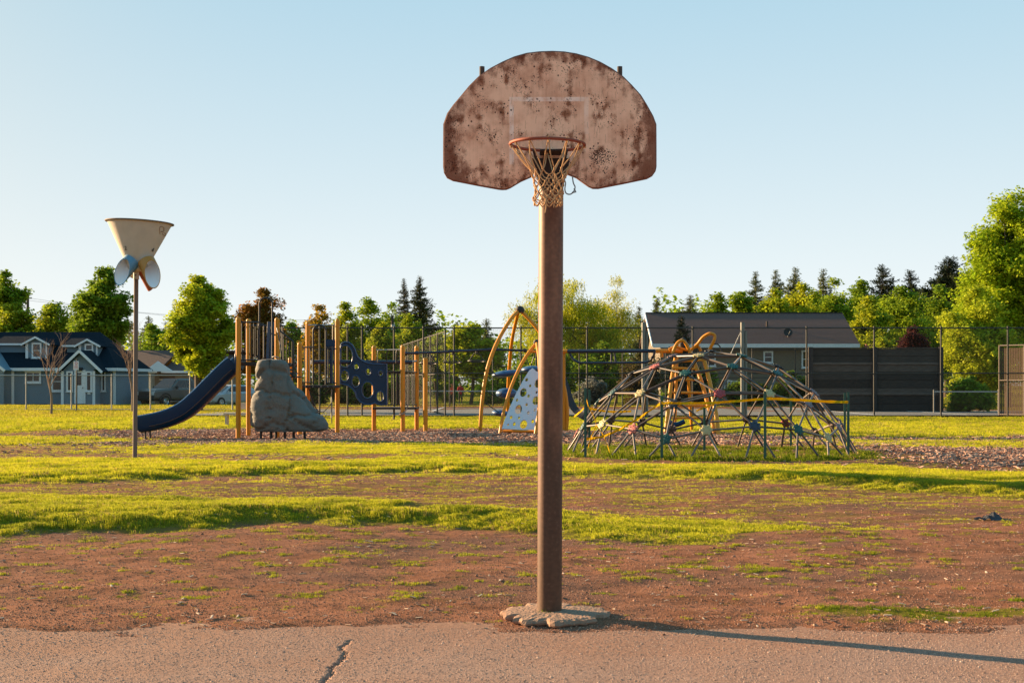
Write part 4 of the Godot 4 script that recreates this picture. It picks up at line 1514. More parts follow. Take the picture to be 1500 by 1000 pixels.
# ---------- yellow arch climbers ----------
func make_arch_climbers() -> void:
	var t := thing("arch_climber", "tall yellow three legged arch climber with blue pods strung between legs", "climber", at(765, 632, 42.5) * Vector3(1, 0, 1))
	tube_part("arch_leg", curve([at(761, 454, 43), at(746.4, 470, 42.6), at(725.6, 507, 42.2), at(712.6, 546, 41.9), at(706, 590, 41.8), at(703.4, 633, 41.8)], 5), 0.056, M.yellow, t, 14)
	tube_part("arch_leg", curve([at(761, 454, 43), at(758, 461, 43.6), at(750, 499, 44.8), at(746, 540, 45.6), at(744.5, 570, 46), at(743, 627, 46.4)], 5), 0.056, M.yellow, t, 14)
	tube_part("arch_leg", curve([at(761, 454, 43), at(767, 459, 43), at(789, 484, 42.9), at(811, 522, 42.8), at(825, 560, 42.8), at(831, 600, 42.8), at(829.5, 631, 42.8)], 5), 0.056, M.yellow, t, 14)
	var cap := MB.new()
	cap.lathe([Vector2(0.13, -0.1), Vector2(0.14, 0.0), Vector2(0.1, 0.08), Vector2(0.0, 0.11)], 12, Transform3D(Basis.IDENTITY, at(761.5, 453, 43)))
	part("apex_cap", cap, M.deck, t)
	# pods on a slack line
	for q in [[742, 547, 22, 5.2, -0.12, 43.6], [778, 541, 15, 5.5, -0.05, 43.9], [742, 576, 16, 8, 0.0, 43.8], [733, 605, 13, 5, 0.1, 43.6]]:
		var m := MB.new()
		m.ellipsoid(at(q[0], q[1], q[5]), Vector3(q[2] * 0.021, q[3] * 0.021, 0.34), 18, Basis(Vector3(0, 0, 1), -q[4]))
		part("pod", m, mat(lin(0.02, 0.075, 0.19), 0.4), t)
	for q in [[[716, 540], [727, 549]], [[712, 572], [727, 581], [735, 576]], [[709, 588], [722, 598], [731, 604]], [[770, 525], [775, 536]], [[782, 522], [778, 536]]]:
		var p := []
		for w in q: p.append(at(w[0], w[1], 43.0))
		tube_part("chain", curve(p, 4), 0.016, M.black, t, 6)
	# small arch in front with the white holed panel
	var u := thing("panel_climber", "low yellow arch holding a leaning white panel full of round holes", "climber", at(760, 640, 39.6) * Vector3(1, 0, 1))
	tube_part("arch_leg", curve([at(786, 502, 41.2), at(772, 520, 40.9), at(759, 543, 40.6), at(746.5, 573, 40.3), at(737, 607, 40.0), at(731.8, 639, 39.8)], 5), 0.047, M.yellow, u, 12)
	tube_part("arch_leg", curve([at(786, 502, 41.2), at(787, 506, 41.0), at(790, 530, 40.3), at(791, 575, 39.6), at(788, 610, 39.3), at(783.5, 642, 39.1)], 5), 0.047, M.yellow, u, 12)
	tube_part("arch_leg", curve([at(786, 502, 41.2), at(796, 512, 41.8), at(812, 540, 42.4), at(820, 580, 42.7), at(823, 628, 43)], 5), 0.047, M.yellow, u, 12)
	line_bar("cross_bar", at(737, 631, 39.8), at(786, 631.5, 39.3), 0.04, M.yellow, u, 10)
	line_bar("cross_bar", at(778, 515, 41.0), at(788, 515, 41.0), 0.04, M.yellow, u, 10)
	var cap2 := MB.new()
	cap2.lathe([Vector2(0.09, -0.07), Vector2(0.1, 0.0), Vector2(0.07, 0.06), Vector2(0.0, 0.08)], 12, Transform3D(Basis.IDENTITY, at(786, 501, 41.2)))
	part("apex_cap", cap2, M.deck, u)
	# the panel leans back with the arch
	var o := at(760, 629, 39.55)
	var topv := at(786, 540, 40.55) - at(760, 629, 39.55)
	var kx := 39.9 / F
	var lean := atan2(1.05, 89 * kx)
	var bs := Basis(Vector3.UP, -0.22) * Basis(Vector3.RIGHT, -lean)
	var stretch := 1.0 / cos(lean)
	var ol := []
	for p in [[734.5, 628], [737, 615], [742, 597], [749, 576], [757, 557], [764, 543], [769, 539], [775, 544], [782, 545.5], [788, 540], [791, 545], [791, 580], [788, 608], [783.5, 630]]:
		ol.append(Vector2((p[0] - 760.0) * kx, (629.0 - p[1]) * kx * stretch))
	var hl := []
	for h in [[779.8, 561.8, 5.2, 6.6], [759.4, 575.2, 5.2, 6.4], [780, 587, 5.2, 6.4], [755.5, 600, 5.2, 6.8], [766, 621.5, 5.4, 6.4], [785, 548.5, 1.8, 2.2], [762, 556.5, 2.4, 2.6], [768.5, 565.5, 1.8, 2.2], [779.5, 575, 1.6, 2], [768, 580.5, 2, 2.4], [751.5, 586.5, 1.8, 2.2], [766.8, 593, 1.8, 2.2], [771, 605, 2, 2.4], [746, 611.5, 2.2, 2.6], [758, 612.2, 1.6, 2], [780, 601, 1.6, 2.2], [779, 617, 2.2, 2.8], [752, 621, 2.2, 2.8], [743, 622, 1.4, 1.6]]:
		hl.append([(h[0] - 760.0) * kx, (629.0 - h[1]) * kx * stretch, h[2] * kx, h[3] * kx * stretch])
	holed_panel("holed_panel", u, ol, hl, 0.045, M.white_plastic, Transform3D(bs, o))
	# --- black curved chute right of the pole
	var c := thing("curved_slide", "black curved slide coming down behind the dome climber", "slide", at(845, 622, 44.5) * Vector3(1, 0, 1))
	var m := MB.new()
	var path := curve([at(819, 545, 45), at(826, 565, 44.8), at(833, 586, 44.6), at(841, 600, 44.4), at(851, 609, 44.2), at(862, 613, 44.1)], 5)
	var wd := 0.3
	var cs := [Vector2(-wd, 0.16), Vector2(-wd - 0.03, 0.16), Vector2(-wd - 0.03, -0.09), Vector2(wd + 0.03, -0.09), Vector2(wd + 0.03, 0.16), Vector2(wd, 0.16), Vector2(wd, -0.03), Vector2(-wd, -0.03), Vector2(-wd, 0.16)]
	var rows := []
	for i in path.size():
		var dir: Vector3 = (path[mini(i + 1, path.size() - 1)] - path[maxi(i - 1, 0)]).normalized()
		var up := Vector3(-dir.y, dir.x, 0)
		if up.y < 0: up = -up
		var row := []
		for q in cs:
			row.append(path[i] + Vector3(0, 0, q.x) + up * q.y)
		rows.append(row)
	for i in rows.size() - 1:
		for j in cs.size() - 1:
			var e: Vector3 = (rows[i + 1][j] - rows[i][j]).cross(rows[i][j + 1] - rows[i][j])
			m.quad(rows[i][j], rows[i + 1][j], rows[i + 1][j + 1], rows[i][j + 1], e)
	part("chute", m, M.black, c)
	for z in [-0.28, 0.28]:
		line_bar("slide_leg", at(858, 613, 44.1) + Vector3(0, 0, z), at(858, 632, 44.1) * Vector3(1, 0, 1) + Vector3(0, 0, z), 0.025, M.black, c)
	line_bar("slide_leg", at(824, 562, 44.9), at(822, 632, 44.9) * Vector3(1, 0, 1), 0.03, M.black, c)

func make_climbing_tower() -> void:
	var t := thing("climbing_tower", "yellow climbing frame with looped handles behind the dome climber", "climber", at(1015, 635, 40.5) * Vector3(1, 0, 1))
	var L := [[[991, 519, 41.2], [983, 565, 40.6], [975.5, 633, 40.0]], [[992, 522, 42.2], [990, 580, 42.2], [989, 632, 42.2]], [[1013, 520, 41.2], [1028, 560, 40.6], [1042, 610, 40.2], [1047, 634, 40.0]], [[1030, 520, 41.0], [1040, 560, 40.4], [1050, 610, 39.8], [1053, 642, 39.4]], [[1008, 545, 42.0], [1011, 590, 42.2], [1014, 632, 42.4]]]
	for i in L.size():
		var p := []
		for q in L[i]: p.append(at(q[0], q[1], q[2]))
		tube_part("leg", curve(p, 4), 0.06 if i in [0, 2, 3] else 0.045, M.yellow, t, 12)
	for q in [[983, 556, 1026, 556], [980, 575, 1033, 575], [978, 594, 1039, 594], [976, 612, 1043, 612], [986, 539, 1020, 540], [985, 530, 1030, 527]]:
		line_bar("rung", at(q[0], q[1], 40.6), at(q[2], q[3], 40.5), 0.034, M.yellow, t, 8)
	# beam end and the knot of loops on top
	line_bar("beam_end", at(961, 514, 41.4), at(1000, 514, 41.4), 0.06, M.yellow, t, 12)
	line_bar("beam_drop", at(969.5, 514, 41.4), at(969.5, 523, 41.4), 0.05, M.yellow, t, 12)
	tube_part("loop_handle", curve([at(1010, 514, 41.2), at(1022, 504, 41.1), at(1030, 494, 41.0), at(1040, 488.5, 40.9), at(1047, 491, 40.9), at(1046, 499, 40.9), at(1040, 511, 41.0)], 5), 0.047, M.yellow, t, 12)
	tube_part("loop_handle", curve([at(985, 518, 41.0), at(992, 503, 41.0), at(1001, 499, 41.0), at(1008, 509, 41.0), at(1012, 519, 41.0)], 5), 0.047, M.yellow, t, 12)
	tube_part("loop_handle", curve([at(980, 512, 41.2), at(990, 508, 41.2), at(1000, 511, 41.2), at(1010, 512, 41.2), at(1022, 507, 41.2), at(1027, 514, 41.2)], 5), 0.042, M.yellow, t, 12)
	tube_part("top_ring", curve([at(986, 519, 41.0), at(1005, 521, 40.6), at(1030, 517, 40.7)], 5), 0.05, M.deck, t, 10)
	var f := MB.new()
	f.lathe([Vector2(0.13, -0.12), Vector2(0.14, -0.02), Vector2(0.07, 0.12), Vector2(0.0, 0.17)], 12, Transform3D(Basis.IDENTITY, at(1001, 502, 41.4)))
	part("finial", f, M.deck, t)
	tube_part("grab_arm", curve([at(1040, 506, 41), at(1052, 504, 41), at(1058, 516, 41)], 4), 0.02, M.black, t, 6)
	tube_part("belt_seat", curve([at(979, 617, 40.2), at(990, 622, 40.2), at(1003, 617, 40.2)], 4), 0.07, M.navy, t, 8)
	# overhead track
	var o := thing("overhead_track", "dark overhead track bar with curved lower rail beside yellow frame", "overhead bar", at(895, 632, 42.5) * Vector3(1, 0, 1))
	line_bar("top_bar", at(832, 514.5, 42.6), at(961, 513.8, 41.5), 0.055, M.navy_bar, o, 12)
	tube_part("lower_rail", curve([at(834, 516, 42.6), at(838, 524, 42.6), at(846, 530, 42.5), at(858, 531.5, 42.4), at(900, 531.2, 42), at(940, 531, 41.7), at(952, 528, 41.6), at(958, 520, 41.5), at(959, 514.5, 41.5)], 4), 0.034, M.navy_bar, o, 10)
	line_bar("hanger", at(895.5, 514, 42.1), at(895.5, 531, 42.1), 0.026, M.navy_bar, o)
	line_bar("hanger", at(900, 514, 42.1), at(902, 531, 42.1), 0.026, M.navy_bar, o)
	line_bar("support_arm", at(818, 514, 42.8), at(832, 514.4, 42.6), 0.055, M.yellow, o, 12)
	line_bar("support_leg", at(825.5, 514, 42.8), Vector3(at(825.5, 514, 42.8).x, -0.02, -42.8), 0.06, M.yellow, o, 12)

# ---------- the dome ----------
func make_dome() -> void:
	var R := 3.08
	var c := Vector3(DOME.x, -0.99 + 0.02, DOME.z)
	var t := thing("dome_climber", "grey bar geodesic dome climber with coloured hub plates", "dome climber", Vector3(DOME.x, 0, DOME.z))
	var verts := {}
	var pos := []
	var tops := []
	var e := atan(0.5)
	var a0 := deg_to_rad(-25.6)
	for i in 5:
		var a := a0 + TAU * i / 5.0
		tops.append(Vector3(sin(a) * cos(e), sin(e), cos(a) * cos(e)))
	var edges := {}
	var ring4 := []
	for f in 5:
		var A := Vector3.UP
		var B: Vector3 = tops[f]
		var C: Vector3 = tops[(f + 1) % 5]
		var idx := {}
		for i in 5:
			for j in i + 1:
				var p := Vector3.UP
				if i > 0:
					p = (A * (4 - i) + B * (i - j) + C * j).normalized()
				var key := Vector3i((p * 1000.0).round())
				if not verts.has(key):
					verts[key] = pos.size()
					pos.append(c + p * R)
					if i == 4: ring4.append(pos.size() - 1)
				idx[Vector2i(i, j)] = verts[key]
		for i in 4:
			for j in i + 1:
				for pr in [[Vector2i(i, j), Vector2i(i + 1, j)], [Vector2i(i, j), Vector2i(i + 1, j + 1)], [Vector2i(i + 1, j), Vector2i(i + 1, j + 1)]]:
					var u: int = idx[pr[0]]
					var v: int = idx[pr[1]]
					edges[Vector2i(mini(u, v), maxi(u, v))] = true
	var rod := CylinderMesh.new()
	rod.top_radius = 0.0205
	rod.bottom_radius = 0.0205
	rod.height = 1.0
	rod.radial_segments = 10
	rod.rings = 0
	var r := RandomNumberGenerator.new()
	r.seed = 3
	var tones := [mat(lin(0.13, 0.105, 0.09), 0.5, 0.2), mat(lin(0.06, 0.05, 0.047), 0.55, 0.2), mat(lin(0.19, 0.15, 0.125), 0.45, 0.3), mat(lin(0.09, 0.06, 0.048), 0.6, 0.15)]
	var mids := []
	for k in edges:
		dome_bar(t, rod, tones[r.randi() % 4], pos[k.x], pos[k.y])
	# zigzag legs
	for v in ring4:
		var p: Vector3 = pos[v]
		var az := atan2(p.x - c.x, p.z - c.z)
		for s in [-1.0, 1.0]:
			var q: float = az + s * deg_to_rad(6.2)
			var ft := Vector3(c.x + sin(q) * 3.0, 0, c.z + cos(q) * 3.0)
			ft.y = ground_h(ft.x, ft.z) - 0.03
			dome_bar(t, rod, tones[r.randi() % 4], p, ft, "leg")
	# hub plates
	var hub := MB.new()
	var pr := []
	hub.lathe([Vector2(0.0, -0.03), Vector2(0.1, -0.028), Vector2(0.118, -0.012), Vector2(0.118, 0.008), Vector2(0.1, 0.022), Vector2(0.0, 0.03)], 12)
	for i in 6:
		var a := TAU * i / 6
		hub.box(Vector3(cos(a) * 0.1, 0.0, sin(a) * 0.1), Vector3(0.085, 0.04, 0.055), Basis(Vector3.UP, -a), 0.008)
	for i in 6:
		var a := TAU * i / 6
		hub.lathe([Vector2(0.013, 0.02), Vector2(0.013, 0.036), Vector2(0, 0.038)], 6, Transform3D(Basis.IDENTITY, Vector3(cos(a) * 0.07, 0, sin(a) * 0.07)))
	var hm := hub.mesh()
	var cols := {"cream": lin(0.55, 0.43, 0.2), "red": lin(0.40, 0.05, 0.05), "coral": lin(0.6, 0.16, 0.12), "green": lin(0.012, 0.09, 0.07), "black": lin(0.02, 0.016, 0.018), "navy": lin(0.03, 0.04, 0.07), "maroon": lin(0.06, 0.02, 0.02), "teal": lin(0.035, 0.1, 0.095), "gold": lin(0.3, 0.17, 0.03), "mauve": lin(0.25, 0.17, 0.18)}
	var hms := {}
	for k in cols: hms[k] = mat(cols[k] * 0.75, 0.55)
	var seen := [[954, 537, "coral"], [1004, 548, "green"], [1023, 522, "cream"], [935, 580, "cream"], [888, 576, "teal"], [989, 595, "black"], [1056, 580, "red"], [1132, 581, "cream"], [1071, 538, "mauve"], [1108, 575, "black"], [923, 632, "coral"], [976, 645, "green"], [1037, 634, "cream"], [1111, 628, "navy"], [1175, 635, "green"], [1219, 647, "cream"], [1141, 552, "teal"], [1190, 597, "mauve"], [1020, 627, "maroon"], [1085, 618, "black"], [1144, 622, "red"], [875, 625, "cream"], [843, 629, "coral"], [1038, 576, "gold"], [1080, 525, "mauve"], [1234, 632, "mauve"], [1190, 578, "coral"]]
	var pick := {}
	for s in seen:
		var best := -1
		var bdist := 15.0
		for i in pos.size():
			if pick.has(i): continue
			var w: Vector3 = pos[i]
			var scr := Vector2(750 + w.x / -w.z * F, HY - (w.y - EYE) / -w.z * F)
			var dd := scr.distance_to(Vector2(s[0], s[1])) + (4.0 if w.z < c.z and s[2] in ["cream", "green", "red"] else 0.0)
			if dd < bdist:
				bdist = dd
				best = i
		if best >= 0: pick[best] = s[2]
	var names := ["black", "maroon", "navy", "mauve", "black", "green", "cream"]
	for i in pos.size():
		var nrm: Vector3 = (pos[i] - c).normalized()
		var x := nrm.cross(Vector3(0.3, 0.2, 0.9)).normalized()
		var b := Basis(x, nrm, x.cross(nrm))
		var nm: String = pick.get(i, names[r.randi() % names.size()])
		var h := shared_part("hub_plate", hm, hms[nm], t, Transform3D(b, pos[i] + nrm * 0.012 - t.position).scaled_local(Vector3(0.86, 0.9, 0.86)))
		h.set_meta("label", "%s hub plate" % nm)

func dome_bar(t: Node3D, rod: Mesh, mt: Material, a: Vector3, b: Vector3, called := "bar") -> void:
	var y := b - a
	var l := y.length()
	y = y / l
	var x := y.cross(Vector3(0.31, 0.7, 0.64)).normalized()
	var z := x.cross(y)
	shared_part(called, rod, mt, t, Transform3D(Basis(x, y * l, z), (a + b) * 0.5 - t.position))

func tape_strip(called: String, pts: Array, w: float, label: String) -> void:
	var p := curve(pts, 8)
	var root := thing(called, label, "caution tape", Vector3.ZERO, "yellow tape round the dome climber")
	root.position = Vector3(p[0].x, 0, p[0].z)
	var m := MB.new()
	m.col = lin(0.55, 0.3, 0.006)
	for i in p.size() - 1:
		var tw0 := sin(i * 0.9 + p[0].x) * 0.7
		var tw1 := sin((i + 1) * 0.9 + p[0].x) * 0.7
		var u0 := Vector3(0, cos(tw0), sin(tw0)) * w * 0.5
		var u1 := Vector3(0, cos(tw1), sin(tw1)) * w * 0.5
		m.quad(p[i] - u0, p[i] + u0, p[i + 1] + u1, p[i + 1] - u1, Vector3.BACK)
	part("strip", m, M.tape, root)

func make_stakes_and_tape() -> void:
	var spots := [[857.5, 568, 673, "leaning behind the tangle of tape, leftmost in front of the dome"], [863.5, 570, 660, "close behind the leftmost green stake"], [969.6, 580, 676, "standing left of the dome middle with tape tied to it"], [1121, 573, 678, "tallest in front of the right half of the dome"], [1243, 574, 670, "at the right end of the dome"], [1238, 575, 657, "just behind the right end stake"], [1159, 572, 654, "seen through the right half of the dome"], [1032, 597, 660, "seen through the middle of the dome by the yellow frame"]]
	for s in spots:
		var g := on_ground(s[0], s[2])
		g.y = ground_h(g.x, g.z)
		var d := -g.z
		var top := at(s[0], s[1], d)
		var t := thing("fence_stake", "dark green steel stake " + s[3], "fence stake", g, "green stakes holding tape round the dome")
		var m := MB.new()
		var h := top.y - g.y
		m.box(g + Vector3(0, h * 0.5 - 0.05, 0), Vector3(0.05, h + 0.1, 0.008))
		m.box(g + Vector3(0, h * 0.5 - 0.05, -0.024), Vector3(0.008, h + 0.1, 0.038))
		part("stake", m, M.green_post, t)
		for i in 5:
			box_part("stud", g + Vector3(0, h * (0.3 + 0.15 * i), 0.008), Vector3(0.02, 0.012, 0.01), M.green_post, t)
	tape_strip("caution_tape", [at(857, 643, 27.4), at(880, 640, 27.2), at(905, 630, 27.0), at(935, 613, 26.8), at(967, 591, 26.5)], 0.05, "yellow caution tape rising from left stake to middle stake of dome")
	tape_strip("caution_tape", [at(969, 590, 26.5), at(1000, 590.5, 26.3), at(1040, 590, 26.2), at(1085, 587, 26.1), at(1121, 584, 26.1)], 0.05, "yellow caution tape stretched level across the front of the dome")
	tape_strip("caution_tape", [at(1121, 583.5, 26.1), at(1160, 585, 26.2), at(1200, 587.5, 26.5), at(1243, 589, 26.9)], 0.055, "yellow caution tape running to the right end stake of the dome")
	tape_strip("caution_tape", [at(858, 576, 27.4), at(861, 592, 27.3), at(868, 606, 27.3), at(873, 622, 27.35), at(866, 640, 27.3), at(862, 655, 27.3)], 0.05, "tangled yellow caution tape drooping from the leftmost stake")
	tape_strip("caution_tape", [at(864, 598, 28.5), at(885, 602, 29.5), at(905, 603, 30), at(925, 602, 30.5)], 0.05, "yellow caution tape behind the left bars of the dome")
	tape_strip("caution_tape", [at(841, 610, 28.0), at(850, 603, 27.6), at(857, 596, 27.4)], 0.04, "short yellow tape end left of the leftmost stake")
	tape_strip("caution_tape", [at(873, 622, 27.4), at(885, 640, 27.3), at(893, 662, 27.2)], 0.035, "yellow tape end hanging to the grass by the left bars")
	tape_strip("caution_tape", [at(1020, 602, 31), at(1032, 597, 31), at(1060, 588, 31)], 0.045, "yellow tape inside the dome near the yellow frame")

# ---------- fences ----------
func mesh_wires(a: Vector3, b: Vector3, h: float, y0: float, step: float, r: float) -> MB:
	var m := MB.new()
	var L := Vector2(b.x - a.x, b.z - a.z).length()
	var dir := Vector3(b.x - a.x, 0, b.z - a.z).normalized()
	var nz := dir.cross(Vector3.UP)
	var n := int((L + h) / step)
	for s in 2:
		for i in n:
			var t0 := -h + i * step
			var t1 := t0 + h
			var q0 := maxf(0.0, -t0)
			var q1 := minf(h, L - t0)
			if q1 - q0 < 0.02: continue
			var pa := a + dir * (t0 + q0)
			var pb := a + dir * (t0 + q1)
			if s == 0:
				pa.y = y0 + q0; pb.y = y0 + q1
			else:
				pa.y = y0 + h - q0; pb.y = y0 + h - q1
			m.tube([pa + nz * r * (1.5 if s else -1.5), pb + nz * r * (1.5 if s else -1.5)], r, 3, false)
	return m

func chain_fence(called: String, label: String, a: Vector3, b: Vector3, h: float, posts: Array, pr: float, pm: Material, rails: Array, rm: Material, step := 0.075, wr := 0.0024) -> Node3D:
	var y0 := ground_h((a.x + b.x) * 0.5, (a.z + b.z) * 0.5)
	var t := thing(called, label, "fence", Vector3((a.x + b.x) * 0.5, y0, (a.z + b.z) * 0.5))
	for p in posts:
		var q: Vector3 = a.lerp(b, p)
		line_bar("post", Vector3(q.x, y0 - 0.05, q.z), Vector3(q.x, y0 + h + 0.04, q.z), pr, pm, t, 8)
	for y in rails:
		line_bar("rail", Vector3(a.x, y0 + y, a.z - pr * 1.6), Vector3(b.x, y0 + y, b.z - pr * 1.6), pr * 0.7, rm, t, 8)
	part("wire_mesh", mesh_wires(a + Vector3(0, 0, pr * 1.5), b + Vector3(0, 0, pr * 1.5), h - 0.05, y0 + 0.04, step, wr), M.wire, t, "stuff")
	return t

func make_court() -> void:
	# court surface
	var m := MB.new()
	m.quad(Vector3(-14, ground_h(-10, -60) + 0.06, -59.2), Vector3(26, ground_h(10, -60) + 0.06, -59.2), Vector3(26, -0.02, -84), Vector3(-14, -0.02, -84), Vector3.UP)
	tag(part("tennis_court", m, M.court, self), "grey tennis court surface behind the tall fence", "court", "", "structure")
	var l := MB.new()
	for q in [[15.5, 15.7, -61, -82], [19.5, 19.65, -61, -82], [8.0, 8.12, -61, -82], [-4.0, -3.88, -61, -82]]:
		l.quad(Vector3(q[0], 0.075, q[2]), Vector3(q[1], 0.075, q[2]), Vector3(q[1], 0.015, q[3]), Vector3(q[0], 0.015, q[3]), Vector3.UP)
	tag(part("court_lines", l, M.line, self), "white painted court lines", "court lines", "", "structure")
	# front fence
	var d := 58.6
	var xa := at(413, 0, d).x
	var xb := at(1530, 0, d).x
	var ps := []
	for px in [413, 468, 509, 530, 577, 620, 665, 763, 860, 1015, 1182, 1281, 1379, 1477, 1530]:
		ps.append((at(px, 0, d).x - xa) / (xb - xa))
	var f := chain_fence("court_fence", "tall dark chain link fence along the front of the tennis court", Vector3(xa, 0, -d), Vector3(xb, 0, -d), 3.75, ps, 0.036, M.dark_post, [0.1, 1.85, 3.72], M.dark_post)
	var g := ground_h(5, -d)
	for px in [943, 948, 1088, 1093]:
		var x := at(px, 0, d - 0.2).x
		line_bar("gate_post", Vector3(x, g - 0.05, -d + 0.2), Vector3(x, g + (3.95 if px in [943, 1088] else 3.6), -d + 0.2), 0.085 if px in [943, 1088] else 0.05, M.gate, f, 12)
	line_bar("guy_rod", at(1086, 485, d - 0.1), at(1070, 520, d - 0.1), 0.018, M.galv, f, 6)
	# side and back fences
	chain_fence("court_side_fence", "dark chain link side fence running back along the court", Vector3(at(652, 0, 60).x, 0, -60), Vector3(-6.6, 0, -84), 3.6, [0.0, 0.13, 0.26, 0.39, 0.52, 0.65, 0.78, 0.9, 1.0], 0.034, M.dark_post, [0.1, 1.8, 3.58], M.dark_post, 0.4, 0.0022)
	var bp := []
	for i in 15: bp.append(i / 14.0)
	chain_fence("court_back_fence", "dark chain link fence along the back of the tennis court", Vector3(-14, 0, -84.5), Vector3(22, 0, -84.5), 3.4, bp, 0.034, M.dark_post, [0.1, 1.7, 3.38], M.dark_post, 0.26, 0.003)
	# nets
	for q in [["tennis net on its posts at the left court, in front of the two people", -5.2, 3.0, -78.0], ["low tennis net between posts right of the dark board wall", 19.6, 22.6, -66.0]]:
		var y0 := 0.05 if q[3] > -70 else 0.0
		var t := thing("tennis_net", q[0], "tennis net", Vector3(q[1], y0, q[3]), "nets on the tennis court")
		line_bar("net_post", Vector3(q[1], y0, q[3]), Vector3(q[1], y0 + 1.08, q[3]), 0.035, M.gate, t)
		line_bar("net_post", Vector3(q[2], y0, q[3]), Vector3(q[2], y0 + 1.08, q[3]), 0.035, M.gate, t)
		box_part("net_tape", Vector3((q[1] + q[2]) * 0.5, y0 + 0.98, q[3]), Vector3(q[2] - q[1], 0.06, 0.02), M.galv, t)
		part("net_cords", mesh_wires(Vector3(q[1], 0, q[3]), Vector3(q[2], 0, q[3]), 0.85, y0 + 0.08, 0.1, 0.003), M.wire, t, "stuff")
	# timber practice wall
	var wd := 70.5
	var x0 := at(1187, 0, wd).x
	var x1 := at(1378, 0, wd).x
	var yt := at(0, 510, wd).y
	var w := thing("timber_wall", "dark weathered timber practice wall of wide boards behind the fence", "timber wall", Vector3((x0 + x1) * 0.5, 0, -wd))
	var r := RandomNumberGenerator.new()
	r.seed = 21
	for bx in [1187, 1281, 1378]:
		box_part("wall_post", Vector3(at(bx, 0, wd).x, yt * 0.5 + 0.03, -wd + 0.1), Vector3(0.22, yt + 0.06, 0.16), M.plank_of.call(lin(0.05, 0.04, 0.036)), w, Basis.IDENTITY, 0.012)
	var rows := 8
	for bay in 2:
		var a := at(1187 if bay == 0 else 1281, 0, wd).x + 0.11
		var b := at(1281 if bay == 0 else 1378, 0, wd).x - 0.11
		for i in rows:
			var hh := yt / rows
			var k := r.randf_range(0.6, 1.5)
			var col := lin(0.046, 0.037, 0.031) * k
			if i in [2, 5] and r.randf() < 0.9: col = lin(0.11, 0.085, 0.07)
			box_part("board", Vector3((a + b) * 0.5, hh * (i + 0.5), -wd + r.randf_range(-0.015, 0.015)), Vector3(b - a, hh - 0.02, 0.05), M.plank_of.call(col), w, Basis(Vector3(0, 0, 1), r.randf_range(-0.002, 0.002)), 0.008)
		for y in [yt * 0.285, yt * 0.76]:
			box_part("batten", Vector3((a + b) * 0.5, y, -wd + 0.06), Vector3(b - a, 0.11, 0.05), M.plank_of.call(lin(0.14, 0.11, 0.092)), w, Basis.IDENTITY, 0.008)
		box_part("cap_board", Vector3((a + b) * 0.5, yt + 0.02, -wd), Vector3(b - a + 0.2, 0.04, 0.16), M.plank_of.call(lin(0.09, 0.075, 0.065)), w, Basis.IDENTITY, 0.006)
	box_part("back_sheet", Vector3((x0 + x1) * 0.5, yt * 0.5, -wd - 0.06), Vector3(x1 - x0 - 0.1, yt - 0.05, 0.04), M.deck, w)
	# right hand enclosure with a bronze wind screen
	var ex := at(1466, 0, 60.5)
	var e := thing("screened_enclosure", "tall fence with brown wind screen at the right edge", "fence", Vector3(ex.x, 0, ex.z))
	var e0 := Vector3(ex.x, 0, -60.6)
	var e1 := Vector3(ex.x + 6.0, 0, -54.0)
	for i in 9:
		var q := e0.lerp(e1, i / 8.0)
		line_bar("post", q, q + Vector3(0, 3.05, 0), 0.04, mat(lin(0.12, 0.085, 0.06), 0.6), e)
	for y in [0.1, 1.55, 3.03]:
		line_bar("rail", e0 + Vector3(0, y, 0.04), e1 + Vector3(0, y, 0.04), 0.03, mat(lin(0.2, 0.15, 0.11), 0.6), e)
	var sl := MB.new()
	var nn := (e1 - e0).normalized()
	for i in 120:
		var q := e0.lerp(e1, (i + 0.5) / 120.0)
		sl.box(q + Vector3(0, 1.5, -0.05), Vector3(0.055, 2.85, 0.006), Basis(Vector3.UP, -atan2(nn.z, nn.x)))
	part("privacy_slats", sl, M.screen, e, "stuff")

func make_yard_fence() -> void:
	var d := 72.0
	var xa := at(-40, 0, d).x
	var xb := at(400, 0, d).x
	var ps := []
	for px in [-22, 37.6, 104, 163, 220, 278, 340, 398]:
		ps.append((at(px, 0, d).x - xa) / (xb - xa))
	chain_fence("yard_fence", "low grey chain link fence in front of the blue house and parked vehicles", Vector3(xa, 0, -d), Vector3(xb, 0, -d), 1.83, ps, 0.036, M.galv, [0.08, 1.81], M.galv, 0.09, 0.0026)

# ---------- houses ----------
func siding(m: MB, a: Vector3, b: Vector3, h: float, course: float, out: Vector3, lap := 0.014) -> void:
	var n := maxi(1, int(round(h / course)))
	for i in n:
		var y0 := h * i / n
		var y1 := h * (i + 1) / n
		m.quad(a + Vector3(0, y0, 0) + out * lap, b + Vector3(0, y0, 0) + out * lap, b + Vector3(0, y1, 0), a + Vector3(0, y1, 0), out)
		m.quad(a + Vector3(0, y0, 0), b + Vector3(0, y0, 0), b + Vector3(0, y0, 0) + out * lap, a + Vector3(0, y0, 0) + out * lap, Vector3.DOWN)

# lapped boards filling a gable triangle
func gable_siding(m: MB, a: Vector3, b: Vector3, peak_h: float, course: float, out: Vector3, lap := 0.014) -> void:
	var n := maxi(2, int(round(peak_h / course)))
	var mid := (a + b) * 0.5
	for i in n:
		var f0 := float(i) / n
		var f1 := float(i + 1) / n
		var u := Vector3(0, peak_h * f0, 0)
		var w := Vector3(0, peak_h * f1, 0)
		m.quad(a.lerp(mid, f0) + u + out * lap, b.lerp(mid, f0) + u + out * lap, b.lerp(mid, f1) + w, a.lerp(mid, f1) + w, out)

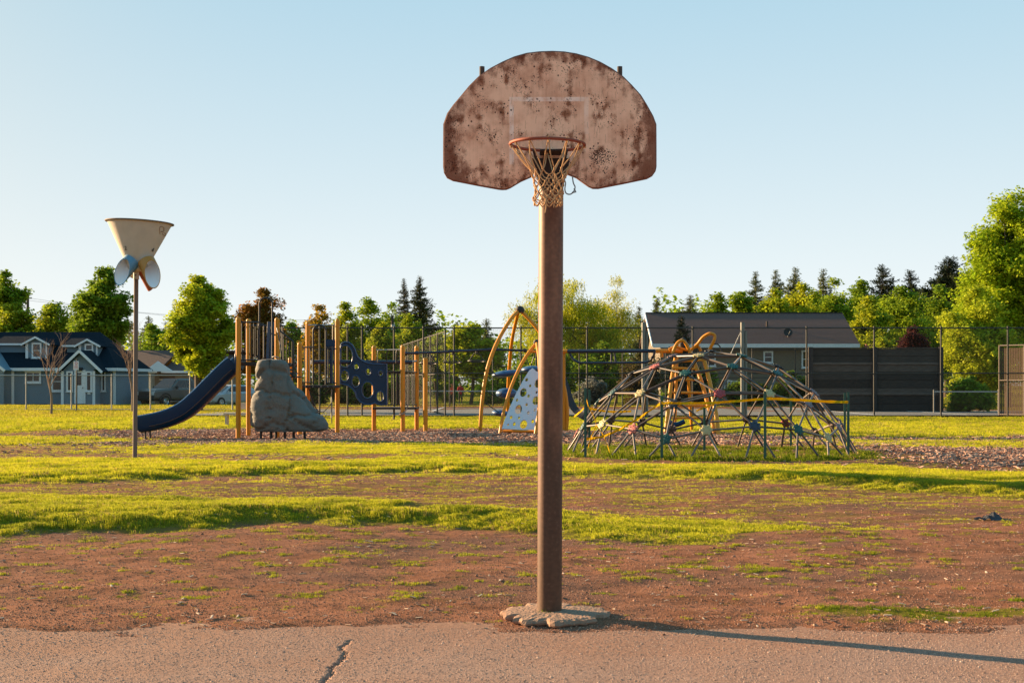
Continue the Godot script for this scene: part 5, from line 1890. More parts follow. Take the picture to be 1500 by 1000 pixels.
func window_part(parent: Node, c: Vector3, w: float, h: float, cross: int, frame := 0.11, mt: Material = null) -> void:
	var tm: Material = mt if mt else M.trim
	var m := MB.new()
	for s in [-1.0, 1.0]:
		m.box(c + Vector3(s * (w - frame) * 0.5, 0, 0.03), Vector3(frame, h, 0.07))
		m.box(c + Vector3(0, s * (h - frame) * 0.5, 0.032), Vector3(w - frame * 2.0, frame, 0.07))
	if cross & 1:
		m.box(c + Vector3(0, 0, 0.022), Vector3(w - frame * 2.0, 0.045, 0.05))
	if cross & 2:
		m.box(c + Vector3(0, 0, 0.020), Vector3(0.045, h - frame * 2.0, 0.05))
	var o := part("window", m, tm, parent)
	box_part("pane", c + Vector3(0, 0, 0.008), Vector3(w - frame * 2.0 + 0.01, h - frame * 2.0 + 0.01, 0.012), M.glass, o)
	box_part("sill", c + Vector3(0, -h * 0.5 - 0.02, 0.05), Vector3(w + 0.08, 0.04, 0.12), tm, o)

func roof_slab(m: MB, a: Vector3, b: Vector3, c: Vector3, d: Vector3, th := 0.12) -> void:
	var n := (c - a).cross(b - a).normalized()
	if n.y < 0: n = -n
	var q := [a, b, c, d]
	var w := []
	for p in q: w.append(p - n * th)
	m.quad(a, b, c, d, n)
	m.quad(w[0], w[1], w[2], w[3], -n)
	var ctr := (a + b + c + d) * 0.25
	for i in 4:
		var j := (i + 1) % 4
		m.quad(q[i], q[j], w[j], w[i], (q[i] + q[j]) * 0.5 - ctr)

func rake(m: MB, a: Vector3, b: Vector3, w := 0.16, th := 0.06) -> void:
	var d := b - a
	var y := Vector3.UP
	var x := d.normalized()
	var z := x.cross(y).normalized()
	m.box((a + b) * 0.5, Vector3(d.length(), w, th), Basis(x, z.cross(x), z))

func make_blue_house() -> void:
	var d := 92.0
	var zf := -d
	var zm := -d - 1.6
	var k := d / F
	var X := func(px: float) -> float: return (px - 750.0) * k
	var Y := func(py: float) -> float: return EYE + (HY - py) * k
	var yb: float = Y.call(596)
	var t := thing("blue_house", "blue grey clapboard house with white trim, dormers and a gabled entry", "house", Vector3(X.call(75), yb, zm - 4))
	var eave: float = Y.call(539.5)
	# main body
	var m := MB.new()
	siding(m, Vector3(X.call(-120), yb, zm), Vector3(X.call(158), yb, zm), eave - yb, 0.14, Vector3.BACK)
	siding(m, Vector3(X.call(158), yb, zm), Vector3(X.call(158), yb, zm - 8.5), eave - yb, 0.14, Vector3.RIGHT)
	m.quad(Vector3(X.call(-120), yb, zm - 8.5), Vector3(X.call(158), yb, zm - 8.5), Vector3(X.call(158), eave, zm - 8.5), Vector3(X.call(-120), eave, zm - 8.5), Vector3.FORWARD)
	m.quad(Vector3(X.call(-120), yb, zm), Vector3(X.call(-120), yb, zm - 8.5), Vector3(X.call(-120), eave, zm - 8.5), Vector3(X.call(-120), eave, zm), Vector3.LEFT)
	part("wall", m, M.blue_siding, t)
	# foundation strip
	box_part("foundation", Vector3(X.call(20), yb + 0.08, zm + 0.03), Vector3(X.call(158) - X.call(-120), 0.18, 0.04), M.deck, t)
	# hipped roof
	var rf := MB.new()
	var ridge_y: float = Y.call(485) + 0.15
	var zr := zm - 4.2
	var ov := 0.4
	var eL := Vector3(X.call(-130), eave, zm + ov)
	var eR := Vector3(X.call(163.5), eave, zm + ov)
	var bR := Vector3(X.call(163.5), eave, zm - 8.5 - ov)
	var bL := Vector3(X.call(-130), eave, zm - 8.5 - ov)
	var r0 := Vector3(X.call(-60), ridge_y, zr)
	var r1 := Vector3(X.call(108), ridge_y, zr)
	roof_slab(rf, eL, eR, r1, r0)
	roof_slab(rf, bL, bR, r1, r0)
	rf.quad(eR, bR, r1, r1, Vector3(1, 1, 0))
	rf.quad(eL, bL, r0, r0, Vector3(-1, 1, 0))
	var roof := part("roof", rf, M.dark_roof, t)
	var fa := MB.new()
	fa.box(Vector3((eL.x + X.call(92)) * 0.5, eave - 0.05, zm + ov + 0.035), Vector3(X.call(92) - eL.x, 0.2, 0.05))
	fa.box(Vector3((X.call(146) + eR.x) * 0.5, eave - 0.05, zm + ov + 0.035), Vector3(eR.x - X.call(146), 0.2, 0.05))
	fa.box(Vector3(eR.x + 0.03, eave - 0.05, zm - 4.0), Vector3(0.05, 0.2, 9.0))
	part("fascia", fa, M.trim, t)
	# entry gable in front
	var g0: float = X.call(92.5)
	var g1: float = X.call(143.5)
	var gx := (g0 + g1) * 0.5
	var ge: float = Y.call(541)
	var gp: float = Y.call(517)
	var g := MB.new()
	siding(g, Vector3(g0, yb, zf), Vector3(g1 - 0.3, yb, zf), ge - yb, 0.14, Vector3.BACK)
	gable_siding(g, Vector3(g0, ge, zf), Vector3(g1, ge, zf), gp - ge, 0.14, Vector3.BACK)
	siding(g, Vector3(g1 - 0.3, yb, zf), Vector3(g1 - 0.3, yb, zm), ge - yb, 0.14, Vector3.RIGHT)
	siding(g, Vector3(g0, yb, zf), Vector3(g0, yb, zm), ge - yb, 0.14, Vector3.LEFT)
	var gw := part("entry_wall", g, M.blue_siding, t)
	var gr := MB.new()
	var pk := Vector3(gx, gp + 0.2, zf + 0.35)
	var pkb := Vector3(gx, gp + 0.2, zr)
	roof_slab(gr, Vector3(g0 - 0.35, ge - 0.12, zf + 0.35), pk, pkb, Vector3(g0 - 0.35, ge - 0.12, zr), 0.1)
	roof_slab(gr, Vector3(g1 + 0.35, ge - 0.12, zf + 0.35), pk, pkb, Vector3(g1 + 0.35, ge - 0.12, zr), 0.1)
	part("entry_roof", gr, M.dark_roof, t)
	var tr := MB.new()
	rake(tr, Vector3(g0 - 0.35, ge - 0.2, zf + 0.39), pk + Vector3(0, -0.07, 0.04))
	rake(tr, Vector3(g1 + 0.35, ge - 0.2, zf + 0.395), pk + Vector3(0, -0.07, 0.045))
	part("rake_board", tr, M.trim, t)
	for q in [[91, zf + 0.03, ge - 0.1], [137, zf + 0.03, ge - 0.1], [157, zm + 0.03, eave - 0.1], [5.7, zm + 0.04, eave - 0.1]]:
		box_part("corner_board", Vector3(X.call(q[0]), (yb + q[2]) * 0.5, q[1]), Vector3(0.17, q[2] - yb, 0.05), M.trim, t)
	# door and its windows
	var dr := MB.new()
	var dx: float = X.call(116.8)
	var d0: float = Y.call(591)
	var d1: float = Y.call(544.5)
	dr.box(Vector3(dx, (d0 + d1) * 0.5, zf + 0.04), Vector3(0.5, d1 - d0, 0.06))
	var door := part("door", dr, M.trim, t)
	box_part("door_glass", Vector3(dx - 0.03, Y.call(555), zf + 0.075), Vector3(0.26, 0.8, 0.02), M.glass, door)
	box_part("door_frame", Vector3(dx, d1 + 0.06, zf + 0.05), Vector3(0.72, 0.1, 0.08), M.trim, door)
	box_part("handle", Vector3(dx + 0.19, Y.call(568), zf + 0.09), Vector3(0.03, 0.1, 0.04), M.ink, door)
	for s in [-1.0, 1.0]:
		box_part("door_frame", Vector3(dx + s * 0.31, (d0 + d1) * 0.5, zf + 0.05), Vector3(0.1, d1 - d0, 0.08), M.trim, door)
	box_part("porch_lamp", Vector3(X.call(117), Y.call(540.5), zf + 0.1), Vector3(0.32, 0.22, 0.2), M.ink, t)
	window_part(t, Vector3(X.call(101.8), Y.call(558.5), zf + 0.02), 0.42, 1.32, 0, 0.1)
	window_part(t, Vector3(X.call(129.8), Y.call(558.5), zf + 0.02), 0.42, 1.32, 0, 0.1)
	window_part(t, Vector3(X.call(140.8), Y.call(558.5), zm + 0.02), 0.3, 1.32, 0, 0.09)
	window_part(t, Vector3(X.call(36), Y.call(552), zm + 0.02), 1.06, 0.8, 2, 0.13)
	window_part(t, Vector3(X.call(72.2), Y.call(558.7), zm + 0.02), 0.82, 1.34, 1, 0.13)
	box_part("mail_slot", Vector3(X.call(130), Y.call(576), zf + 0.03), Vector3(0.2, 0.12, 0.06), M.trim, t)
	# left gable end reaching into the frame
	var lg := MB.new()
	roof_slab(lg, Vector3(X.call(8), eave - 0.1, zf + 0.2), Vector3(X.call(-40), eave + 1.6, zf + 0.2), Vector3(X.call(-40), eave + 1.6, zr), Vector3(X.call(8), eave - 0.1, zr), 0.1)
	siding(lg, Vector3(X.call(-60), yb, zf - 0.2), Vector3(X.call(3.2), yb, zf - 0.2), eave - yb, 0.14, Vector3.BACK)
	part("left_wing", lg, M.blue_siding, t)
	var lt := MB.new()
	rake(lt, Vector3(X.call(8), eave - 0.17, zf + 0.24), Vector3(X.call(-40), eave + 1.53, zf + 0.24))
	part("rake_board", lt, M.trim, t)
	# dormers: a gabled face with a lower wing running left
	for q in [[17.5, 50, 525.6, 501, 492.5, -30.0, 34.5, 512, 0.65, 1.02], [97.5, 126, 521, 503.5, 496, 75.0, 113.3, 511, 0.58, 0.8]]:
		var dz := zm - 0.9
		var a: float = X.call(q[0])
		var b: float = X.call(q[1])
		var lo: float = Y.call(q[2])
		var ev: float = Y.call(q[3])
		var dm := MB.new()
		siding(dm, Vector3(a, lo - 0.4, dz), Vector3(b, lo - 0.4, dz), ev - lo + 0.4, 0.13, Vector3.BACK)
		gable_siding(dm, Vector3(a, ev, dz), Vector3(b, ev, dz), Y.call(q[4]) - ev - 0.05, 0.13, Vector3.BACK)
		siding(dm, Vector3(b, lo - 0.4, dz), Vector3(b, lo - 0.4, zr), ev - lo + 0.4, 0.13, Vector3.RIGHT)
		siding(dm, Vector3(X.call(q[5]), lo - 0.2, dz - 0.7), Vector3(a, lo - 0.2, dz - 0.7), ev - lo + 0.2, 0.13, Vector3.BACK)
		var dorm := part("dormer", dm, M.blue_siding, t)
		var dr2 := MB.new()
		var top := Vector3((a + b) * 0.5, Y.call(q[4]) + 0.06, dz + 0.22)
		var topb := top + Vector3(0, 0, -3.2)
		roof_slab(dr2, Vector3(a - 0.25, ev - 0.08, dz + 0.22), top, topb, Vector3(a - 0.25, ev - 0.08, dz - 3.0), 0.08)
		roof_slab(dr2, Vector3(b + 0.25, ev - 0.08, dz + 0.22), top, topb, Vector3(b + 0.25, ev - 0.08, dz - 3.0), 0.08)
		roof_slab(dr2, Vector3(X.call(q[5] - 6), ev, dz - 0.45), Vector3(a, ev, dz - 0.45), Vector3(a, ev + 0.55, dz - 2.6), Vector3(X.call(q[5] - 6), ev + 0.55, dz - 2.6), 0.08)
		part("dormer_roof", dr2, M.dark_roof, dorm)
		var dt := MB.new()
		rake(dt, Vector3(a - 0.25, ev - 0.13, dz + 0.26), top + Vector3(0, -0.05, 0.04), 0.12)
		rake(dt, Vector3(b + 0.25, ev - 0.13, dz + 0.265), top + Vector3(0, -0.05, 0.045), 0.12)
		part("rake_trim", dt, M.trim, dorm)
		dt = MB.new()
		dt.box(Vector3((X.call(q[5] - 6) + a) * 0.5 - 0.15, ev - 0.06, dz - 0.42), Vector3(a - X.call(q[5] - 6) - 0.3, 0.12, 0.05))
		part("eave_trim", dt, M.trim, dorm)
		box_part("corner_trim", Vector3(a + 0.09, (lo + ev) * 0.5, dz + 0.03), Vector3(0.17, ev - lo, 0.05), M.trim, dorm)
		box_part("corner_trim", Vector3(b - 0.05, (lo + ev) * 0.5, dz + 0.03), Vector3(0.1, ev - lo, 0.05), M.trim, dorm)
		window_part(t, Vector3(X.call(q[6]), Y.call(q[7]), dz + 0.02), q[8], q[9], 1, 0.1)

func make_cream_house() -> void:
	var d := 106.0
	var k := d / F
	var X := func(px: float) -> float: return (px - 750.0) * k
	var Y := func(py: float) -> float: return EYE + (HY - py) * k
	var yb := -0.3
	var z := -d
	var t := thing("cream_house", "cream sided low house with brown shingle roof behind the pickup", "house", Vector3(X.call(210), yb, z - 4))
	var ev: float = Y.call(544)
	var m := MB.new()
	siding(m, Vector3(X.call(120), yb, z), Vector3(X.call(220), yb, z), ev - yb, 0.2, Vector3.BACK, 0.02)
	siding(m, Vector3(X.call(220), yb, z), Vector3(X.call(220), yb, z - 2.0), ev - yb, 0.2, Vector3.RIGHT, 0.02)
	part("wall", m, M.cream_siding, t)
	var g := MB.new()
	g.quad(Vector3(X.call(220), yb, z - 1.2), Vector3(X.call(345), yb, z - 1.2), Vector3(X.call(345), ev, z - 1.2), Vector3(X.call(220), ev, z - 1.2), Vector3.BACK)
	part("garage_wall", g, M.brown_wall, t)
	var r := MB.new()
	var ry: float = Y.call(511)
	roof_slab(r, Vector3(X.call(112), ev, z + 0.5), Vector3(X.call(232), ev, z + 0.5), Vector3(X.call(240), ry, z - 4.5), Vector3(X.call(112), ry, z - 4.5))
	roof_slab(r, Vector3(X.call(232), ev, z - 0.7), Vector3(X.call(350), ev, z - 0.7), Vector3(X.call(350), ry - 0.3, z - 5), Vector3(X.call(240), ry - 0.3, z - 5))
	roof_slab(r, Vector3(X.call(112), ev, z - 9), Vector3(X.call(350), ev, z - 9), Vector3(X.call(350), ry, z - 4.7), Vector3(X.call(112), ry, z - 4.7))
	part("roof", r, M.brown_roof, t)
	var f := MB.new()
	f.box(Vector3((X.call(112) + X.call(232)) * 0.5, ev - 0.02, z + 0.54), Vector3(X.call(232) - X.call(112), 0.17, 0.05))
	f.box(Vector3((X.call(232) + X.call(350)) * 0.5, ev - 0.02, z - 0.66), Vector3(X.call(350) - X.call(232), 0.17, 0.05))
	part("fascia", f, M.trim, t)
	# white gable ends
	for q in [[132, 181, 538.5, 513, 1.6, true], [214, 257, 544, 529, 0.6, false]]:
		var gm := MB.new()
		var pts := PackedVector2Array([Vector2(X.call(q[0]), Y.call(q[3] if q[5] else q[2])), Vector2(X.call(q[1]), Y.call(q[2])), Vector2(X.call(q[0] + (20.0 if q[5] else 20.0)), Y.call(q[2] if q[5] else q[3]))])
		gm.prism(pts, 0.12, Transform3D(Basis.IDENTITY, Vector3(0, 0, z + q[4])))
		part("gable_end", gm, M.trim, t)
	window_part(t, Vector3(X.call(160.5), Y.call(561), z + 0.02), 0.55, 0.62, 0, 0.07)
	window_part(t, Vector3(X.call(167.5), Y.call(561), z + 0.02), 0.42, 0.62, 0, 0.07)
	window_part(t, Vector3(X.call(180.5), Y.call(561), z + 0.02), 0.8, 0.62, 0, 0.07)
	box_part("window_band", Vector3(X.call(172), Y.call(570), z + 0.04), Vector3(1.5, 0.22, 0.05), M.trim, t)
	box_part("garage_door", Vector3(X.call(239), Y.call(571), z - 1.15), Vector3(1.15, 2.2, 0.08), mat(lin(0.12, 0.07, 0.045), 0.8), t)
	box_part("garage_lintel", Vector3(X.call(239), Y.call(556), z - 1.1), Vector3(1.2, 0.12, 0.1), M.cream_siding, t)
	for q in [283, 292.5, 327]:
		box_part("porch_post", Vector3(X.call(q), (yb + ev) * 0.5, z - 0.9), Vector3(0.14, ev - yb, 0.14), M.trim, t)
	for q in [156, 172.5]:
		box_part("porch_post", Vector3(X.call(q), (yb + Y.call(573)) * 0.5, z + 1.0), Vector3(0.13, Y.call(573) - yb, 0.13), M.trim, t)

func make_shingle_house() -> void:
	var d := 96.0
	var k := d / F
	var X := func(px: float) -> float: return (px - 750.0) * k
	var Y := func(py: float) -> float: return EYE + (HY - py) * k
	var z := -d
	var yb := -0.3
	var t := thing("shingle_house", "long low tan house with grey brown shingle roof and satellite dish", "house", Vector3(X.call(1107), yb, z - 4))
	var ev: float = Y.call(505)
	var m := MB.new()
	siding(m, Vector3(X.call(968), yb, z), Vector3(X.call(1246), yb, z), ev - yb, 0.24, Vector3.BACK, 0.025)
	siding(m, Vector3(X.call(968), yb, z), Vector3(X.call(968), yb, z - 9), ev - yb, 0.24, Vector3.LEFT, 0.025)
	siding(m, Vector3(X.call(1246), yb, z), Vector3(X.call(1246), yb, z - 9), ev - yb, 0.24, Vector3.RIGHT, 0.025)
	gable_siding(m, Vector3(X.call(968), ev, z), Vector3(X.call(968), ev, z - 9), 2.1, 0.24, Vector3.LEFT)
	gable_siding(m, Vector3(X.call(1246), ev, z), Vector3(X.call(1246), ev, z - 9), 2.1, 0.24, Vector3.RIGHT)
	part("wall", m, M.tan_siding, t)
	# shingle courses laid as lapped strips
	var r := MB.new()
	var ry: float = Y.call(458.5) + 0.22
	var e0 := Vector3(X.call(955), ev + 0.05, z + 0.55)
	var e1 := Vector3(X.call(1257), ev + 0.05, z + 0.55)
	var r0 := Vector3(X.call(955), ry, z - 4.5)
	var r1 := Vector3(X.call(1257), ry, z - 4.5)
	roof_slab(r, e0, e1, r1, r0)
	roof_slab(r, Vector3(e0.x, e0.y, z - 9.5), Vector3(e1.x, e1.y, z - 9.5), r1, r0)
	var roof := part("roof", r, M.gray_roof, t)
	var sh := MB.new()
	var n := (e1 - e0).cross(r0 - e0).normalized()
	if n.y < 0: n = -n
	var courses := 26
	for i in courses:
		var f0 := float(i) / courses
		var f1 := float(i + 1) / courses + 0.005
		var a := e0.lerp(r0, f0) + n * 0.022
		var b := e1.lerp(r1, f0) + n * 0.022
		var c := e1.lerp(r1, minf(f1, 1.0)) + n * 0.004
		var dd := e0.lerp(r0, minf(f1, 1.0)) + n * 0.004
		sh.quad(a, b, c, dd, n)
		sh.quad(a, b, b - n * 0.018, a - n * 0.018, Vector3.BACK)
	part("shingle_courses", sh, M.gray_roof, roof, "stuff")
	box_part("ridge_cap", Vector3((e0.x + e1.x) * 0.5, ry + 0.02, z - 4.5), Vector3(e1.x - e0.x, 0.06, 0.25), M.deck, roof)
	var f := MB.new()
	f.box(Vector3((e0.x + e1.x) * 0.5, ev - 0.07, z + 0.58), Vector3(e1.x - e0.x, 0.26, 0.06))
	rake(f, e0 + Vector3(-0.03, -0.1, 0), r0 + Vector3(-0.03, -0.1, 0), 0.22)
	part("fascia", f, M.trim, t)
	line_bar("vent_pipe", Vector3(X.call(1132.5), Y.call(480), z - 2.2), Vector3(X.call(1132.5), Y.call(468.5), z - 2.2), 0.07, M.pole_dark, t)
	# dish
	var dx := MB.new()
	var dc := Vector3(X.call(1157), Y.call(487), z - 0.6)
	dx.lathe([Vector2(0, 0), Vector2(0.12, 0.012), Vector2(0.2, 0.035), Vector2(0.27, 0.07), Vector2(0.3, 0.1)], 20, Transform3D(Basis(Vector3(1, 0, 0), 1.15) , dc))
	dx.lathe([Vector2(0.3, 0.1), Vector2(0.27, 0.085), Vector2(0.2, 0.05), Vector2(0, 0.015)], 20, Transform3D(Basis(Vector3(1, 0, 0), 1.15), dc))
	var dish := part("satellite_dish", dx, M.ink, t)
	line_bar("mast", dc, Vector3(dc.x, Y.call(497), z - 0.55), 0.025, M.galv, dish)
	line_bar("feed_arm", dc + Vector3(0, -0.2, 0.1), dc + Vector3(0.05, 0.1, 0.55), 0.02, M.galv, dish)
	window_part(t, Vector3(X.call(1125.5), Y.call(523), z + 0.03), 0.65, 0.8, 1, 0.1)
	window_part(t, Vector3(X.call(1181), Y.call(526), z + 0.03), 0.62, 1.2, 1, 0.1)
	window_part(t, Vector3(X.call(1040), Y.call(526), z + 0.03), 0.8, 1.0, 1, 0.1)
	# porch steps with a white railing
	for q in 6:
		box_part("porch_baluster", Vector3(X.call(1058 + q * 4.5), Y.call(568), z + 1.2), Vector3(0.06, 0.9, 0.05), M.trim, t)
	box_part("porch_rail", Vector3(X.call(1069), Y.call(558), z + 1.2), Vector3(1.4, 0.08, 0.08), M.trim, t, Basis(Vector3(0, 0, 1), -0.1))
	# chimney of a lower wing at the right
	box_part("chimney", Vector3(X.call(1270.5), (yb + Y.call(500)) * 0.5 - 0.2, z + 0.6), Vector3(0.55, Y.call(500) - yb, 0.5), M.brick, t)

# ---------- vehicles: x forward, base at the origin, then turned ----------
func body_loft(m: MB, st: Array) -> void:
	for i in st.size() - 1:
		var A: Array = st[i]
		var B: Array = st[i + 1]
		for s in [-1.0, 1.0]:
			for j in A.size() - 2:
				var a := Vector3(A[0], A[j + 1].y, A[j + 1].x * s)
				var b := Vector3(B[0], B[j + 1].y, B[j + 1].x * s)
				var c := Vector3(B[0], B[j + 2].y, B[j + 2].x * s)
				var d := Vector3(A[0], A[j + 2].y, A[j + 2].x * s)
				m.quad(a, b, c, d, Vector3(0, 0.35 if j > 1 else -0.1, s))
		var k := A.size() - 1
		m.quad(Vector3(A[0], A[k].y, -A[k].x), Vector3(B[0], B[k].y, -B[k].x), Vector3(B[0], B[k].y, B[k].x), Vector3(A[0], A[k].y, A[k].x), Vector3.UP)
	for e in [0, st.size() - 1]:
		var A: Array = st[e]
		for j in A.size() - 2:
			m.quad(Vector3(A[0], A[j + 1].y, -A[j + 1].x), Vector3(A[0], A[j + 1].y, A[j + 1].x), Vector3(A[0], A[j + 2].y, A[j + 2].x), Vector3(A[0], A[j + 2].y, -A[j + 2].x), Vector3(-1 if st[e][0] < st[st.size() / 2][0] else 1, 0, 0))

func wheel(t: Node, x: float, z: float, r: float) -> void:
	var m := MB.new()
	var s := signf(z)
	var xf := Transform3D(Basis(Vector3(1, 0, 0), PI / 2 * s), Vector3(x, r, z))
	m.lathe([Vector2(r * 0.62, -0.12), Vector2(r * 0.94, -0.12), Vector2(r, -0.08), Vector2(r, 0.08), Vector2(r * 0.94, 0.12), Vector2(r * 0.62, 0.12)], 24, xf)
	var w := part("wheel", m, M.tyre, t)
	var q := MB.new()
	q.lathe([Vector2(0, 0.075), Vector2(r * 0.2, 0.09), Vector2(r * 0.3, 0.06), Vector2(r * 0.55, 0.06), Vector2(r * 0.63, 0.11)], 20, xf)
	part("rim", q, M.chrome, w)

func side_windows(t: Node, quads: Array) -> void:
	for q in quads:
		for s in [-1.0, 1.0]:
			var m := MB.new()
			var p := []
			for w in q: p.append(Vector3(w.x, w.y, (w.z + 0.006) * s))
			m.quad(p[0], p[1], p[2], p[3], Vector3(0, 0.3, s))
			part("window", m, M.glass, t)

func make_vehicles() -> void:
	# pickup
	var t := thing("pickup_truck", "dark grey extended cab pickup parked by the cream house", "pickup truck", Vector3.ZERO)
	var m := MB.new()
	var S := func(x: float, lo: float, mid: float, top: float, w: float) -> Array: return [x, Vector2(w * 0.94, lo), Vector2(w, lo + 0.12), Vector2(w, mid), Vector2(w * 0.93, top)]
	body_loft(m, [S.call(-2.9, 0.62, 1.15, 1.25, 0.98), S.call(-1.0, 0.5, 1.15, 1.25, 1.0), S.call(0.6, 0.5, 1.15, 1.25, 1.0), S.call(1.3, 0.5, 1.12, 1.24, 1.0), S.call(2.6, 0.55, 1.02, 1.16, 0.97), S.call(2.8, 0.6, 0.98, 1.06, 0.92)])
	part("body", m, M.truck, t)
	var c := MB.new()
	body_loft(c, [[-1.0, Vector2(0.92, 1.2), Vector2(0.92, 1.25), Vector2(0.80, 1.72), Vector2(0.7, 1.8)], [-0.8, Vector2(0.93, 1.2), Vector2(0.93, 1.25), Vector2(0.80, 1.84), Vector2(0.68, 1.92)], [0.45, Vector2(0.93, 1.2), Vector2(0.93, 1.25), Vector2(0.80, 1.84), Vector2(0.68, 1.92)], [1.3, Vector2(0.93, 1.2), Vector2(0.93, 1.22), Vector2(0.92, 1.24), Vector2(0.86, 1.25)]])
	part("cab", c, M.truck, t)
	var ws := MB.new()
	ws.quad(Vector3(1.2, 1.30, -0.82), Vector3(1.2, 1.30, 0.82), Vector3(0.53, 1.88, 0.66), Vector3(0.53, 1.88, -0.66), Vector3(1, 1, 0))
	for i in ws.v.size(): ws.v[i] += Vector3(0.02, 0.022, 0)
	part("windscreen", ws, M.glass, t)
	side_windows(t, [[Vector3(0.95, 1.3, 0.925), Vector3(-0.1, 1.3, 0.92), Vector3(-0.1, 1.78, 0.82), Vector3(0.5, 1.78, 0.82)], [Vector3(-0.18, 1.3, 0.92), Vector3(-0.8, 1.3, 0.92), Vector3(-0.72, 1.74, 0.83), Vector3(-0.18, 1.78, 0.82)]])
	var gr := box_part("grille", Vector3(2.8, 0.9, 0), Vector3(0.06, 0.32, 1.15), M.ink, t, Basis.IDENTITY, 0.02)
	for y in [0.82, 0.92, 1.02]:
		box_part("grille_bar", Vector3(2.835, y, 0), Vector3(0.02, 0.035, 1.1), M.truck, gr)
	for s in [-1.0, 1.0]:
		box_part("headlight", Vector3(2.76, 0.92, s * 0.76), Vector3(0.1, 0.28, 0.3), M.lamp_glass, t, Basis.IDENTITY, 0.03)
		box_part("mirror", Vector3(0.95, 1.3, s * 1.1), Vector3(0.14, 0.22, 0.2), M.ink, t, Basis.IDENTITY, 0.03)
	box_part("bumper", Vector3(2.88, 0.58, 0), Vector3(0.18, 0.26, 1.9), M.ink, t, Basis.IDENTITY, 0.04)
	var ar := MB.new()
	for x in [1.85, -1.85]:
		for s in [-1.0, 1.0]:
			var p := []
			for i in 9:
				var a := PI * i / 8.0
				p.append(Vector3(x + cos(a) * 0.5, 0.42 + sin(a) * 0.5, s * 0.985))
			ar.tube(p, 0.06, 6)
	part("wheel_arch", ar, M.ink, t)
	for x in [1.85, -1.85]:
		for z in [-0.9, 0.9]:
			wheel(t, x, z, 0.40)
	box_part("underbody", Vector3(0, 0.5, 0), Vector3(5.2, 0.2, 1.5), M.ink, t)
	var p := at(257, 590, 98)
	t.position = Vector3(p.x, ground_h(p.x, p.z), p.z)
	t.rotation.y = PI + deg_to_rad(57)
	# saloon cars
	for q in [["parked_car", "silver hatchback car parked behind the slide post", M.silver, 334.0, 97.0, 52.0], ["parked_car", "bluish car half hidden between the pickup and the maple trunk", M.blue_car, 289.0, 104.0, 55.0]]:
		var u := thing(q[0], q[1], "car", Vector3.ZERO, "cars parked by the houses")
		var b := MB.new()
		body_loft(b, [S.call(-2.15, 0.45, 0.85, 0.98, 0.8), S.call(-1.9, 0.3, 0.9, 1.0, 0.87), S.call(0.0, 0.25, 0.88, 0.98, 0.89), S.call(1.1, 0.25, 0.84, 0.95, 0.89), S.call(1.9, 0.3, 0.72, 0.82, 0.84), S.call(2.15, 0.4, 0.62, 0.7, 0.72)])
		part("body", b, q[2], u)
		var cb := MB.new()
		body_loft(cb, [[-2.0, Vector2(0.78, 0.92), Vector2(0.78, 0.98), Vector2(0.74, 1.0), Vector2(0.7, 1.01)], [-1.35, Vector2(0.8, 0.92), Vector2(0.8, 0.98), Vector2(0.64, 1.38), Vector2(0.55, 1.43)], [-0.2, Vector2(0.81, 0.92), Vector2(0.81, 0.96), Vector2(0.66, 1.42), Vector2(0.56, 1.48)], [0.35, Vector2(0.81, 0.9), Vector2(0.81, 0.95), Vector2(0.65, 1.38), Vector2(0.56, 1.42)], [1.2, Vector2(0.8, 0.88), Vector2(0.8, 0.93), Vector2(0.78, 0.94), Vector2(0.74, 0.95)]])
		part("cabin", cb, q[2], u)
		var w2 := MB.new()
		w2.quad(Vector3(1.12, 1.0, -0.7), Vector3(1.12, 1.0, 0.7), Vector3(0.42, 1.39, 0.55), Vector3(0.42, 1.39, -0.55), Vector3(1, 1, 0))
		for i in w2.v.size(): w2.v[i] += Vector3(0.02, 0.02, 0)
		part("windscreen", w2, M.glass, u)
		side_windows(u, [[Vector3(0.85, 1.0, 0.79), Vector3(-0.3, 1.0, 0.80), Vector3(-0.3, 1.37, 0.68), Vector3(0.32, 1.34, 0.67)], [Vector3(-0.38, 1.0, 0.80), Vector3(-1.3, 1.02, 0.79), Vector3(-1.15, 1.34, 0.67), Vector3(-0.38, 1.37, 0.68)]])
		for s in [-1.0, 1.0]:
			box_part("headlight", Vector3(2.02, 0.66, s * 0.6), Vector3(0.16, 0.14, 0.28), M.lamp_glass, u, Basis.IDENTITY, 0.03)
			box_part("mirror", Vector3(0.8, 1.0, s * 0.95), Vector3(0.1, 0.12, 0.16), q[2], u, Basis.IDENTITY, 0.03)
		box_part("grille", Vector3(2.12, 0.5, 0), Vector3(0.08, 0.14, 0.9), M.ink, u)
		box_part("bumper", Vector3(2.1, 0.36, 0), Vector3(0.16, 0.14, 1.5), q[2], u, Basis.IDENTITY, 0.04)
		for x in [1.35, -1.35]:
			for z in [-0.8, 0.8]:
				wheel(u, x, z, 0.32)
		var pp := at(q[3], 590, q[4])
		u.position = Vector3(pp.x, ground_h(pp.x, pp.z), pp.z)
		u.rotation.y = PI + deg_to_rad(q[5])

